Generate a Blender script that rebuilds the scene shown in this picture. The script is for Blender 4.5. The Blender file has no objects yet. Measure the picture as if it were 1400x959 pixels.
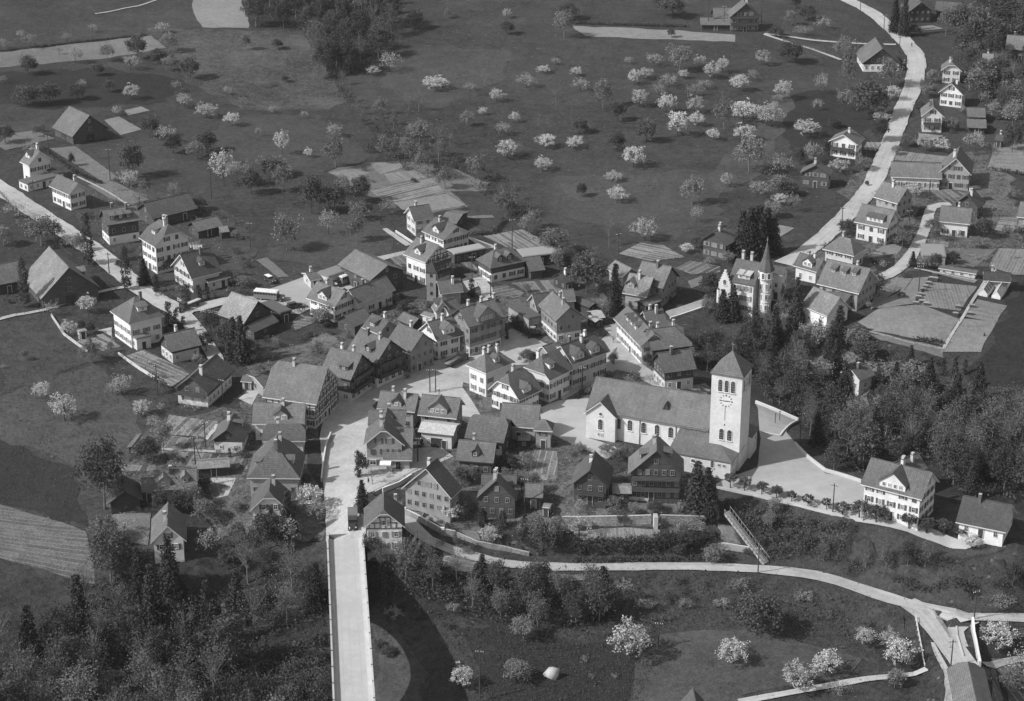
import bpy, math, random
import numpy as np
from mathutils import Vector, Matrix
from mathutils.geometry import delaunay_2d_cdt
random.seed(7); RNG=np.random.default_rng(7)
S=bpy.context.scene; COL=S.collection
R=math.radians
# ---------------------------------------------------------------- camera model
CH=227.0; PITCH=R(23.4); FP=3000.0
cF=Vector((0,math.cos(PITCH),-math.sin(PITCH))); cU=Vector((0,math.sin(PITCH),math.cos(PITCH)))
def ray(x,y):
    d=cF+Vector(((x-700)/FP,0,0))-cU*((y-479.5)/FP); return d
def at(x,y,z=0.0):
    d=ray(x,y); t=(z-CH)/d.z; return Vector((d.x*t,d.y*t,z))
def proj(p):
    q=Vector(p)-Vector((0,0,CH)); zc=q.dot(cF); return 700+FP*q.x/zc, 479.5-FP*q.dot(cU)/zc
# ---------------------------------------------------------------- terrain
CP=[(0,0,6),(350,0,5),(700,0,4),(1050,0,3),(1400,0,2),(-200,200,3),(0,200,2),(300,200,1),(450,110,-1.5),(520,190,-1.5),(600,250,0),
(700,260,-1.5),(780,350,-1.5),(900,200,1),(1100,200,0),(1250,200,0),(1400,200,0),(200,400,0),(0,400,1),(0,550,0),(150,550,0),(300,500,0),
(450,450,0),(600,450,0),(750,450,0),(900,480,0),(870,560,0),(470,560,0),(470,640,0),(470,735,0),(430,725,-1),(350,600,0),(300,650,-.5),(250,700,-2),
(150,680,-2),(0,700,-3),(120,760,-5),(0,820,-8),(150,850,-13),(300,760,-8),(400,720,-2),(430,765,-9),(300,850,-16),(200,950,-17),(0,950,-12),
(400,900,-18),(480,800,-10),(480,860,-15),(480,940,-17),(520,700,0),(535,752,-3),(590,700,-1),(600,750,-5),(560,722,-2),(650,763,-6),
(760,776,-8),(900,776,-8),(1050,780,-9),(1170,804,-11),(1260,832,-12.5),(1400,846,-13),(1315,900,-13.5),(650,650,0),(720,690,-1),(750,740,-4),
(900,735,-4),(850,690,-.5),(900,660,0),(960,660,0),(1000,600,0),(1060,640,0),(1100,690,0),(1190,710,0),(1300,720,0),(1400,700,0),(1250,640,0),
(1100,750,-6),(1300,770,-6),(600,850,-11),(650,900,-14),(650,959,-16),(560,930,-16),(750,850,-12),(900,850,-13),(900,950,-16),(1100,900,-15),
(1200,870,-14),(1250,950,-17),(1400,900,-17),(1400,959,-18),(1130,560,-9),(1180,600,-8),(1060,500,-6),(1000,460,-4),(1250,560,-6),(1330,620,-4),
(1150,500,-3),(1200,480,0),(1320,500,0),(1300,350,0),(1400,400,0),(960,420,-1),(1100,440,0),(1060,420,0),(1080,590,0),(1038,560,0),
(1262,915,-17.5),(1252,880,-15.5),(1295,905,-13.3),(1300,885,-13.2),(1180,722,0),(1240,738,-.3),(1300,744,-.3),(1345,752,-.6),(1385,758,-.8),(1230,690,0),(1150,745,-3.5),(1245,762,-4.5),(1350,775,-5),(500,748,-.6),(545,755,-1.2),(522,762,-2),(245,752,-3.2),(205,750,-3.2),(285,748,-3),(355,722,-1.5),(500,1200,-17),(100,1200,-15),(900,1200,-18),(1400,1200,-18)]
W=[]
for x,y,z in CP:
    p=at(x,y,z); W.append((p.x,p.y,z))
W+=[(-900,1500,25),(0,1700,20),(900,1500,15),(-500,500,2),(500,500,0),(-400,150,-10),(400,150,-14),(0,0,-15),(-600,900,8),(600,900,5)]
W=np.array(W); SC=200.0
def _U(r2): return np.where(r2>1e-12,.5*r2*np.log(np.maximum(r2,1e-12)),0.)
_n=len(W); _X=W[:,:2]/SC
_K=_U(((_X[:,None]-_X[None])**2).sum(-1))+np.eye(_n)*0.0008
_P=np.c_[np.ones(_n),_X]
_A=np.block([[_K,_P],[_P.T,np.zeros((3,3))]])
_w=np.linalg.solve(_A,np.r_[W[:,2],0,0,0])
BENCH=None
def tz_arr(X,Y):
    P=np.c_[np.asarray(X,float).ravel(),np.asarray(Y,float).ravel()]/SC
    out=np.empty(len(P))
    for i in range(0,len(P),20000):
        q=P[i:i+20000]; r2=((q[:,None]-_X[None])**2).sum(-1)
        out[i:i+20000]=_U(r2)@_w[:_n]+_w[_n]+q@_w[_n+1:]
    out=np.clip(out,-20,30)
    if BENCH is not None:
        q=np.c_[np.asarray(X,float).ravel(),np.asarray(Y,float).ravel()]; b0=BENCH[:,:2].min(0)-9; b1=BENCH[:,:2].max(0)+9
        idx=np.where(((q>b0)&(q<b1)).all(1))[0]
        for i in range(0,len(idx),8000):
            j=idx[i:i+8000]; d2=((q[j][:,None]-BENCH[None,:,:2])**2).sum(-1); k=d2.argmin(1); d=np.sqrt(d2[np.arange(len(j)),k]); w=np.clip((7.5-d)/4.2,0,1); w=w*w*(3-2*w); out[j]=out[j]*(1-w)+BENCH[k,2]*w
    return out
def tz(x,y): return float(tz_arr([x],[y])[0])
def gp(x,y):
    """point of the ground seen at a photo pixel"""
    z=0.0
    for _ in range(6):
        p=at(x,y,z); z=.5*z+.5*tz(p.x,p.y)
    p=at(x,y,z); p.z=tz(p.x,p.y); return p
REG={'A1':(0,0,4),'A2':(350,0,4),'A3':(700,0,4),'A4':(1050,0,4),'A5':(0,180,4),'A6':(350,220,4),'A7':(700,240,4),'A8':(1050,240,4),
'B1':(0,380,4.567),'B2':(200,460,5.48),'B3':(400,350,5.48),'B4':(600,370,5.48),'B5':(820,400,5.48),'B6':(780,520,4.667),'B7':(460,500,4.567),'B8':(130,560,4.567),
'C1':(0,700,3.703),'C2':(350,700,3.703),'C3':(700,700,3.703),'C4':(1050,700,3.703),'C5':(1050,460,3.688),'C6':(460,620,4.667),'C7':(730,620,4.375),'C8':(560,240,5.33),'P':(0,0,1),'D1':(240,390,8.72),'D2':(1230,820,6.9),'D3':(720,380,5.813),'D4':(960,320,8),'D5':(340,370,10),'D6':(1250,340,6.853),'D7':(430,540,4.36),'D8':(930,480,6.847)}
def px(reg,p):
    a,b,k=REG[reg]; return (a+p[0]/k,b+p[1]/k)
LANE=[(545,700),(566,724),(585,738),(613,751),(653,763),(696,772),(760,776),(850,776),(970,776),(1050,780),(1118,788),(1171,804),(1217,819),(1262,832),(1306,840),(1347,844),(1400,846),(1460,850)]
def _bench():
    P=[gp(*p) for p in LANE]; Q=[]
    for i in range(len(P)-1):
        n=max(1,int((P[i+1]-P[i]).length/1.0))
        for k in range(n): Q.append(P[i].lerp(P[i+1],k/n))
    Q=np.array([(p.x,p.y,tz(p.x,p.y)) for p in Q]); z=np.convolve(np.pad(Q[:,2],12,'edge'),np.ones(25)/25,'valid'); Q[:,2]=z
    for br in ([(1262,838),(1282,862),(1303,888),(1320,912),(1330,935)],[(1345,843),(1318,848),(1306,862),(1312,885)],[(1275,842),(1290,850),(1300,858)]):
        B=[at(*p,-12.9) for p in br]; k=((Q[:,:2]-np.array([B[0].x,B[0].y]))**2).sum(1).argmin(); z0=Q[k,2]; L=[]
        for i in range(len(B)-1):
            for j in range(12):
                p=B[i].lerp(B[i+1],j/12); L.append((p.x,p.y,0))
        L=np.array(L); L[:,2]=z0+(-13.0-z0)*np.clip(np.arange(len(L))/20,0,1); Q=np.r_[Q,L]
    return Q
BENCH=_bench()
# ---------------------------------------------------------------- materials
MATS={}
def nt(name,rough=.9,spec=.2):
    m=bpy.data.materials.new(name); m.use_nodes=True; t=m.node_tree; b=t.nodes['Principled BSDF']
    b.inputs['Roughness'].default_value=rough; b.inputs['Specular IOR Level'].default_value=spec
    return m,t,b
def noise(t,vec,scale,detail=4,rough=.6):
    n=t.nodes.new('ShaderNodeTexNoise'); n.inputs['Scale'].default_value=scale; n.inputs['Detail'].default_value=detail; n.inputs['Roughness'].default_value=rough
    if vec is not None: t.links.new(vec,n.inputs['Vector'])
    return n.outputs['Fac']
def math_(t,op,a,b=None,c=None):
    n=t.nodes.new('ShaderNodeMath'); n.operation=op
    for i,v in enumerate((a,b,c)):
        if v is None: continue
        if isinstance(v,(int,float)): n.inputs[i].default_value=v
        else: t.links.new(v,n.inputs[i])
    return n.outputs[0]
def mrange(t,v,lo,hi,a,b):
    n=t.nodes.new('ShaderNodeMapRange'); t.links.new(v,n.inputs[0])
    for i,x in zip((1,2,3,4),(lo,hi,a,b)): n.inputs[i].default_value=x
    return n.outputs[0]
def grey(name,base,amp=.25,scales=((.5,1.),(6,1.)),rough=.9,spec=.2,coord='Object',bump=0,bscale=3,stretch=None):
    if name in MATS: return MATS[name]
    m,t,b=nt(name,rough,spec)
    tc=t.nodes.new('ShaderNodeTexCoord'); vec=tc.outputs[coord]
    if stretch:
        mp=t.nodes.new('ShaderNodeMapping'); mp.inputs['Scale'].default_value=stretch; t.links.new(vec,mp.inputs['Vector']); vec=mp.outputs[0]
    acc=None
    for s,wt in scales:
        f=mrange(t,noise(t,vec,s),.3,.7,-amp*wt,amp*wt)
        acc=f if acc is None else math_(t,'ADD',acc,f)
    v=math_(t,'MULTIPLY',math_(t,'ADD',acc,1.),base)
    # neighbours differ a little
    oi=t.nodes.new('ShaderNodeObjectInfo')
    v=math_(t,'MULTIPLY',v,mrange(t,oi.outputs['Random'],0,1,.88,1.12))
    v=math_(t,'MAXIMUM',v,.004)
    t.links.new(v,b.inputs['Base Color'])
    if bump:
        bn=t.nodes.new('ShaderNodeBump'); bn.inputs['Strength'].default_value=bump; bn.inputs['Distance'].default_value=.3
        t.links.new(noise(t,vec,bscale),bn.inputs['Height']); t.links.new(bn.outputs[0],b.inputs['Normal'])
    MATS[name]=m; return m
M=lambda k:MATS[k]
grey('white_wall',.60,.09,((.25,1),(1.2,.9),(4,.6)),.85)
grey('cream_wall',.45,.12,((.35,1),(3,.7)),.85)
grey('mid_wall',.27,.15,((.35,1),(3,.7)))
grey('shingle_wall',.20,.2,((.5,1),(5,.8)))
grey('wood_wall',.075,.3,((.5,1),(5,.8)),stretch=(1,1,5))
grey('wood_dark',.05,.3)
grey('tower_wall',.56,.10,((.25,1),(1.2,.8),(4,.6)),.9)
grey('stone',.24,.4,((.6,.8),(2.5,1)),bump=.5)
grey('concrete',.42,.12,((.3,1),(3,.6)))
grey('deck_mat',.44,.09,((.08,1),(.5,.8),(3,.8)))
grey('frame_white',.6,.05); grey('frame_grey',.26,.15)
grey('timber',.06,.2)
grey('shutter',.09,.2)
grey('shutter_pale',.2,.2)
grey('metal',.3,.1,rough=.5)
grey('chimney_pale',.45,.15)
grey('chimney_dark',.12,.2)
grey('bark',.055,.3)
grey('bark_pale',.16,.3)
def roofmat(name,base,amp=.28):
    m,t,b=nt(name,.85,.25)
    tc=t.nodes.new('ShaderNodeTexCoord'); vec=tc.outputs['UV']   # u along ridge, v down the slope, metres
    a=mrange(t,noise(t,vec,.35,4),.3,.7,-amp*.45,amp*.45)
    c=mrange(t,noise(t,vec,2.2,3,.7),.3,.7,-amp*.6,amp*.6)
    mp=t.nodes.new('ShaderNodeMapping'); mp.inputs['Scale'].default_value=(1.6,.22,1); t.links.new(vec,mp.inputs['Vector'])
    s=mrange(t,noise(t,mp.outputs[0],1,4),.3,.7,-amp*.45,amp*.45)
    br=t.nodes.new('ShaderNodeTexBrick'); br.inputs['Scale'].default_value=1; br.inputs['Brick Width'].default_value=.5; br.inputs['Row Height'].default_value=.42
    br.inputs['Mortar Size'].default_value=.05; br.inputs['Color1'].default_value=(.85,.85,.85,1); br.inputs['Color2'].default_value=(1.12,1.12,1.12,1); br.inputs['Mortar'].default_value=(.62,.62,.62,1)
    t.links.new(vec,br.inputs['Vector'])
    v=math_(t,'ADD',math_(t,'ADD',a,c),math_(t,'ADD',s,1.))
    oi=t.nodes.new('ShaderNodeObjectInfo')
    v=math_(t,'MULTIPLY',v,mrange(t,oi.outputs['Random'],0,1,base*.72,base*1.28))
    v=math_(t,'MULTIPLY',v,br.outputs['Color'])
    b3=t.nodes.new('ShaderNodeTexBrick'); b3.inputs['Scale'].default_value=1; b3.inputs['Brick Width'].default_value=3.1; b3.inputs['Row Height'].default_value=2.3; b3.inputs['Mortar Size'].default_value=0
    b3.inputs['Color1'].default_value=(.9,.9,.9,1); b3.inputs['Color2'].default_value=(1.1,1.1,1.1,1); t.links.new(vec,b3.inputs['Vector']); v=math_(t,'MULTIPLY',v,b3.outputs['Color'])
    t.links.new(math_(t,'MAXIMUM',v,.01),b.inputs['Base Color'])
    bn=t.nodes.new('ShaderNodeBump'); bn.inputs['Strength'].default_value=.35; bn.inputs['Distance'].default_value=.06
    t.links.new(br.outputs['Color'],bn.inputs['Height']); t.links.new(bn.outputs[0],b.inputs['Normal'])
    MATS[name]=m
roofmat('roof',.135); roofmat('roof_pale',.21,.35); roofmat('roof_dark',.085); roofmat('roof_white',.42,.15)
grey('curtain',.16,.3)
def glassmat():
    m,t,b=nt('glass',.12,.5); b.inputs['Base Color'].default_value=(.025,.025,.025,1); MATS['glass']=m
glassmat()
def leaf(name,base,tr=.25):
    m=bpy.data.materials.new(name); m.use_nodes=True; t=m.node_tree; b=t.nodes['Principled BSDF']
    b.inputs['Roughness'].default_value=.8; b.inputs['Specular IOR Level'].default_value=.15
    g=t.nodes.new('ShaderNodeNewGeometry'); oi=t.nodes.new('ShaderNodeObjectInfo')
    v=mrange(t,g.outputs['Random Per Island'],0,1,.76,1.24)
    v=math_(t,'MULTIPLY',v,mrange(t,oi.outputs['Random'],0,1,base*.75,base*1.25))
    t.links.new(v,b.inputs['Base Color'])
    ts=t.nodes.new('ShaderNodeBsdfTranslucent'); t.links.new(v,ts.inputs[0])
    mx=t.nodes.new('ShaderNodeMixShader'); mx.inputs[0].default_value=tr
    o=t.nodes['Material Output']; t.links.new(b.outputs[0],mx.inputs[1]); t.links.new(ts.outputs[0],mx.inputs[2]); t.links.new(mx.outputs[0],o.inputs[0])
    MATS[name]=m
leaf('leaf_blossom',.46); leaf('leaf_pale',.30); leaf('leaf_mid',.19); leaf('leaf_dark',.095); leaf('leaf_conifer',.05,.1)
leaf('leaf_wood',.085); leaf('leaf_woodpale',.14); leaf('leaf_hedge',.07)
# ground
def groundmat(name,base,amp=1.0,scale=1.0,flowers=0.0,mow=0):
    m,t,b=nt(name,.95,.1)
    g=t.nodes.new('ShaderNodeNewGeometry'); vec=g.outputs['Position']
    fs=[(.012,.22),(.05,.16),(.22,.18),(.7,.30),(2.2,.34)]
    acc=None
    for s,a in fs:
        f=mrange(t,noise(t,vec,s*scale,5,.65),.3,.7,-a*amp,a*amp); acc=f if acc is None else math_(t,'ADD',acc,f)
    v=math_(t,'MULTIPLY',math_(t,'ADD',acc,1.),base)
    if flowers:
        vo=t.nodes.new('ShaderNodeTexVoronoi'); vo.inputs['Scale'].default_value=.35; t.links.new(vec,vo.inputs['Vector'])
        sp=math_(t,'LESS_THAN',vo.outputs['Distance'],.13)
        gate=math_(t,'GREATER_THAN',noise(t,vec,.03,3),.52)
        v=math_(t,'ADD',v,math_(t,'MULTIPLY',math_(t,'MULTIPLY',sp,gate),flowers))
    t.links.new(math_(t,'MAXIMUM',v,.006),b.inputs['Base Color'])
    bn=t.nodes.new('ShaderNodeBump'); bn.inputs['Strength'].default_value=.6; bn.inputs['Distance'].default_value=.5
    t.links.new(noise(t,vec,1.5,6,.75),bn.inputs['Height']); t.links.new(bn.outputs[0],b.inputs['Normal'])
    MATS[name]=m; return m
groundmat('grass',.049,1.15,1,.06)
groundmat('grass_light',.070,.9); groundmat('grass_dark',.031,.8); groundmat('grass_mown',.062,.9)
groundmat('earth',.15,.6); groundmat('earth_pale',.21,.5); groundmat('rough',.07,1.7,1.6,.06)
groundmat('yard',.095,1.7,1.3)
groundmat('shaded_wood_floor',.035,1.2)  # darkened floor colour, holds the shade of the ravine wood
def roadmat():
    m,t,b=nt('road',.9,.2); tc=t.nodes.new('ShaderNodeTexCoord'); g=t.nodes.new('ShaderNodeNewGeometry'); vec=g.outputs['Position']
    acc=None
    for s,a in ((.04,.14),(.2,.10),(.9,.09),(4,.12)):
        f=mrange(t,noise(t,vec,s,4),.3,.7,-a,a); acc=f if acc is None else math_(t,'ADD',acc,f)
    mp=t.nodes.new('ShaderNodeMapping'); mp.inputs['Scale'].default_value=(.02,1.1,1); t.links.new(tc.outputs['UV'],mp.inputs['Vector'])
    acc=math_(t,'ADD',acc,mrange(t,noise(t,mp.outputs[0],1,3),.3,.7,-.13,.13))
    t.links.new(math_(t,'MULTIPLY',math_(t,'ADD',acc,1.),.37),b.inputs['Base Color']); MATS['road']=m
roadmat()
grey('pavement',.36,.15,((.06,1),(.35,.8),(1.6,.9)))
grey('court',.36,.09,((.05,1),(.3,.9),(1.6,.7)))
def beds(name,b1,b2,per,amp=.35):
    m,t,b=nt(name,.95,.1); tc=t.nodes.new('ShaderNodeTexCoord'); vec=tc.outputs['UV']
    w=t.nodes.new('ShaderNodeTexWave'); w.wave_type='BANDS'; w.bands_direction='X'; w.inputs['Scale'].default_value=math.pi/(per*10)*1.0
    w.inputs['Distortion'].default_value=.5; w.inputs['Detail'].default_value=2; w.inputs['Detail Scale'].default_value=.5; t.links.new(vec,w.inputs['Vector'])
    mp=t.nodes.new('ShaderNodeMapping'); mp.inputs['Scale'].default_value=(1/per,.13,1); t.links.new(vec,mp.inputs['Vector'])
    vo=t.nodes.new('ShaderNodeTexWhiteNoise'); vo.noise_dimensions='2D'
    fl=t.nodes.new('ShaderNodeVectorMath'); fl.operation='FLOOR'; t.links.new(mp.outputs[0],fl.inputs[0]); t.links.new(fl.outputs[0],vo.inputs['Vector'])
    fr=math_(t,'FRACT',math_(t,'DIVIDE',_sep(t,vec),per))
    path=math_(t,'LESS_THAN',fr,.22)
    tone=mrange(t,vo.outputs['Value'],0,1,b1,b2)
    v=math_(t,'ADD',math_(t,'MULTIPLY',tone,math_(t,'SUBTRACT',1.,path)),math_(t,'MULTIPLY',path,(b2*1.15)))
    acc=None
    for s,a in ((.3,.5),(2,1.),(6,.8)):
        f=mrange(t,noise(t,vec,s,4,.7),.3,.7,-a*amp,a*amp); acc=f if acc is None else math_(t,'ADD',acc,f)
    t.links.new(math_(t,'MAXIMUM',math_(t,'MULTIPLY',v,math_(t,'ADD',acc,1.)),.01),b.inputs['Base Color']); MATS[name]=m
def _sep(t,vec):
    s=t.nodes.new('ShaderNodeSeparateXYZ'); t.links.new(vec,s.inputs[0]); return s.outputs[0]
beds('beds',.09,.22,1.5); beds('beds_fine',.14,.2,.9,.25); beds('beds_dark',.055,.17,2.0); beds('plough',.085,.125,1.2,.45)
# ---------------------------------------------------------------- mesh helpers
class MB:
    def __init__(s): s.v=[];s.f=[];s.mi=[];s.ms=[];s.uv=[]
    def slot(s,m):
        if m not in s.ms: s.ms.append(m)
        return s.ms.index(m)
    def face(s,pts,m,uv=None):
        i=len(s.v); s.v+= [tuple(p) for p in pts]; s.f.append(tuple(range(i,i+len(pts)))); s.mi.append(s.slot(m)); s.uv.append(uv)
    def box(s,c,d,m,rz=0):
        cx,cy,cz=c; a,b,h=d[0]/2,d[1]/2,d[2]/2; co,si=math.cos(rz),math.sin(rz)
        P=[(cx+x*a*co-y*b*si,cy+x*a*si+y*b*co,cz+z*h) for x,y,z in ((-1,-1,-1),(1,-1,-1),(1,1,-1),(-1,1,-1),(-1,-1,1),(1,-1,1),(1,1,1),(-1,1,1))]
        for q in ((0,3,2,1),(4,5,6,7),(0,1,5,4),(1,2,6,5),(2,3,7,6),(3,0,4,7)): s.face([P[k] for k in q],m)
    def bar(s,a,b,r,m,r2=None,n=6):
        a=Vector(a);b=Vector(b);r2=r if r2 is None else r2; d=(b-a)
        if d.length<1e-6: return
        d.normalize(); u=d.orthogonal().normalized(); w=d.cross(u)
        A=[a+(u*math.cos(2*math.pi*k/n)+w*math.sin(2*math.pi*k/n))*r for k in range(n)]
        B=[b+(u*math.cos(2*math.pi*k/n)+w*math.sin(2*math.pi*k/n))*r2 for k in range(n)]
        for k in range(n):
            j=(k+1)%n; s.face([A[k],A[j],B[j],B[k]],m)
        s.face(A[::-1],m); s.face(B,m)
    def prism(s,poly,z0,z1,m,mtop=None):
        """poly ccw list of xy"""
        n=len(poly)
        s.face([(p[0],p[1],z1) for p in poly],mtop or m); s.face([(p[0],p[1],z0) for p in poly][::-1],m)
        for k in range(n):
            a=poly[k];b=poly[(k+1)%n]; s.face([(a[0],a[1],z0),(b[0],b[1],z0),(b[0],b[1],z1),(a[0],a[1],z1)],m)
    def slab(s,tops,t,m,mside=None):
        """closed roof: list of top polygons, pushed down by t"""
        for P in tops:
            P=[Vector(p) for p in P]
            n=(P[1]-P[0]).cross(P[2]-P[0]).normalized()
            e=(P[1]-P[0]).normalized(); dn=n.cross(e)
            uv=[((p-P[0]).dot(e),(p-P[0]).dot(dn)) for p in P]
            s.face(P,m,uv); s.face([(p[0],p[1],p[2]-t) for p in P][::-1],mside or m)
        cnt={}
        key=lambda p:(round(p[0],4),round(p[1],4),round(p[2],4))
        for P in tops:
            for k in range(len(P)):
                a,b=key(P[k]),key(P[(k+1)%len(P)])
                if (b,a) in cnt: cnt[(b,a)]=None
                else: cnt[(a,b)]=(P[k],P[(k+1)%len(P)])
        for k,v in cnt.items():
            if v is None: continue
            a,b=v; s.face([(a[0],a[1],a[2]-t),(b[0],b[1],b[2]-t),b,a],mside or m)
    def data(s,name,smooth=False):
        me=bpy.data.meshes.new(name); me.from_pydata(s.v,[],s.f)
        for m in s.ms: me.materials.append(MATS[m])
        me.polygons.foreach_set('material_index',s.mi)
        if any(u is not None for u in s.uv):
            ul=me.uv_layers.new(name='UVMap'); 
            for fi,u in enumerate(s.uv):
                if u is None: continue
                p=me.polygons[fi]
                for k,li in enumerate(p.loop_indices): ul.data[li].uv=u[k]
        if smooth: me.polygons.foreach_set('use_smooth',[True]*len(me.polygons))
        me.update(); return me
    def build(s,name,parent=None,smooth=False):
        return link(name,s.data(name,smooth),parent)
def link(name,data,parent=None,loc=None,rz=None):
    o=bpy.data.objects.new(name,data); COL.objects.link(o)
    if parent: o.parent=parent
    if loc is not None: o.location=loc
    if rz is not None: o.rotation_euler=(0,0,rz)
    return o
def tag(o,label=None,cat=None,group=None,kind=None):
    if label: o['label']=label
    if cat: o['category']=cat
    if group: o['group']=group
    if kind: o['kind']=kind
    return o
def thing(name,loc,rz,label,cat,group=None):
    o=link(name,None,None,loc,rz); o.empty_display_size=.5; return tag(o,label,cat,group)
def np_mesh(name,V,F,mat,islands=False):
    me=bpy.data.meshes.new(name); V=np.asarray(V,np.float32); F=np.asarray(F,np.int32)
    me.vertices.add(len(V)); me.vertices.foreach_set('co',V.ravel()); k=F.shape[1]
    me.loops.add(F.size); me.loops.foreach_set('vertex_index',F.ravel())
    me.polygons.add(len(F)); me.polygons.foreach_set('loop_start',np.arange(0,F.size,k,dtype=np.int32)); me.polygons.foreach_set('loop_total',np.full(len(F),k,np.int32))
    me.update(calc_edges=True); me.materials.append(MATS[mat]); return me
# ---------------------------------------------------------------- terrain sheets
def terrain():
    def grid(x0,x1,y0,y1,st):
        xs=np.arange(x0,x1+.1,st); ys=np.arange(y0,y1+.1,st); X,Y=np.meshgrid(xs,ys); Z=tz_arr(X,Y)
        V=np.c_[X.ravel(),Y.ravel(),Z]; n,m=len(ys),len(xs)
        I=np.arange(n*m).reshape(n,m); F=np.stack([I[:-1,:-1],I[:-1,1:],I[1:,1:],I[1:,:-1]],-1).reshape(-1,4); return V,F
    xs=np.unique(np.r_[np.arange(-6000,-400,400),np.arange(-400,-240,16),np.arange(-240,260.1,2.5),np.arange(272,420,16),np.arange(420,6001,400)])
    ys=np.unique(np.r_[np.arange(-3000,0,300),np.arange(0,300,20),np.arange(300,600,2.5),np.arange(600,1000,5),np.arange(1000,1400,40),np.arange(1400,9001,500)])
    X,Y=np.meshgrid(xs,ys); Z=tz_arr(X,Y); far=np.clip((np.hypot(X,Y-500).ravel()-1300)/1500,0,1); Z=Z*(1-far)+far*20*np.where(Y.ravel()>500,1,-.6)
    n,m=len(ys),len(xs); I=np.arange(n*m).reshape(n,m); F=np.stack([I[:-1,:-1],I[:-1,1:],I[1:,1:],I[1:,:-1]],-1).reshape(-1,4)
    me=np_mesh('ground',np.c_[X.ravel(),Y.ravel(),Z],F,'grass'); me.polygons.foreach_set('use_smooth',[True]*len(me.polygons))
    tag(link('ground',me),kind='structure')
terrain()
PLOTS=[]; ROADP=[]; RSIDE=[]; SHEET=[0]; RJ=random.Random(4)
def drape(name,poly,mat,off=.10,step=4.0,uvdir=None,kind='structure',reg='P',uvrot=0,jit=None):
    """a sheet laid on the ground; poly = photo pixels (of the zoom given)"""
    W3=[gp(*px(reg,p)) for p in poly] if not isinstance(poly[0],Vector) else poly
    P=[Vector((p.x,p.y)) for p in W3]
    if jit is None: jit={'meadow':1.1,'yard_ground':1.6,'waste_ground':1.2,'quarry_ground':1.2,'field':.5,'ploughed_field':.4}.get(name,.12)
    area=sum(P[i].x*P[(i+1)%len(P)].y-P[(i+1)%len(P)].x*P[i].y for i in range(len(P)))
    if area<0: P=P[::-1]
    Q=[]
    for i in range(len(P)):
        a,b=P[i],P[(i+1)%len(P)]; n=max(1,int((b-a).length/step)); nn_=Vector((-(b-a).y,(b-a).x)).normalized() if (b-a).length>0 else Vector((0,0))
        for k in range(n): 
            q=a.lerp(b,k/n)
            if k and jit: q=q+nn_*(jit*(math.sin(q.x*.31+q.y*.17)+.6*math.sin(q.x*.9-q.y*.7)+.5*RJ.uniform(-1,1)))
            Q.append(q)
    nb=len(Q); xs=[p.x for p in Q]; ys=[p.y for p in Q]
    def inside(x,y):
        c=False; j=nb-1
        for i in range(nb):
            if (ys[i]>y)!=(ys[j]>y) and x<(xs[j]-xs[i])*(y-ys[i])/(ys[j]-ys[i])+xs[i]: c=not c
            j=i
        return c
    y=min(ys)+step*.5
    while y<max(ys):
        x=min(xs)+step*.5
        while x<max(xs):
            if inside(x,y): Q.append(Vector((x,y)))
            x+=step
        y+=step
    vs,_,fs,_,_,_=delaunay_2d_cdt(Q,[],[list(range(nb))],1,1e-4)
    Z=tz_arr([v.x for v in vs],[v.y for v in vs])
    PLOTS.append((name,mat,P)); SHEET[0]+=1; off=off+.004*(SHEET[0]%9)
    me=bpy.data.meshes.new(name); me.from_pydata([(v.x,v.y,z+off) for v,z in zip(vs,Z)],[],[tuple(f) for f in fs]); me.materials.append(MATS[mat])
    e=(Vector((W3[1].x,W3[1].y))-Vector((W3[0].x,W3[0].y))).normalized()
    if uvrot: e=Vector((-e.y,e.x))
    n=Vector((-e.y,e.x)); o=Vector((W3[0].x,W3[0].y))
    ul=me.uv_layers.new(name='UVMap')
    for l in me.loops:
        c=me.vertices[l.vertex_index].co; d=Vector((c.x,c.y))-o; ul.data[l.index].uv=(d.dot(e),d.dot(n))
    # faces up
    me.update()
    if len(me.polygons) and me.polygons[0].normal.z<0: me.flip_normals()
    return tag(link(name,me),kind=kind)
def smoothline(P,step=3.0):
    out=[]; n=len(P)
    for i in range(n-1):
        p0=P[max(i-1,0)];p1=P[i];p2=P[i+1];p3=P[min(i+2,n-1)]; k=max(1,int((p2-p1).length/step))
        for j in range(k):
            t=j/k; out.append(.5*((2*p1)+(p2-p0)*t+(2*p0-5*p1+4*p2-p3)*t*t+(3*p1-p0-3*p2+p3)*t**3))
    out.append(P[-1]); return out
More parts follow.
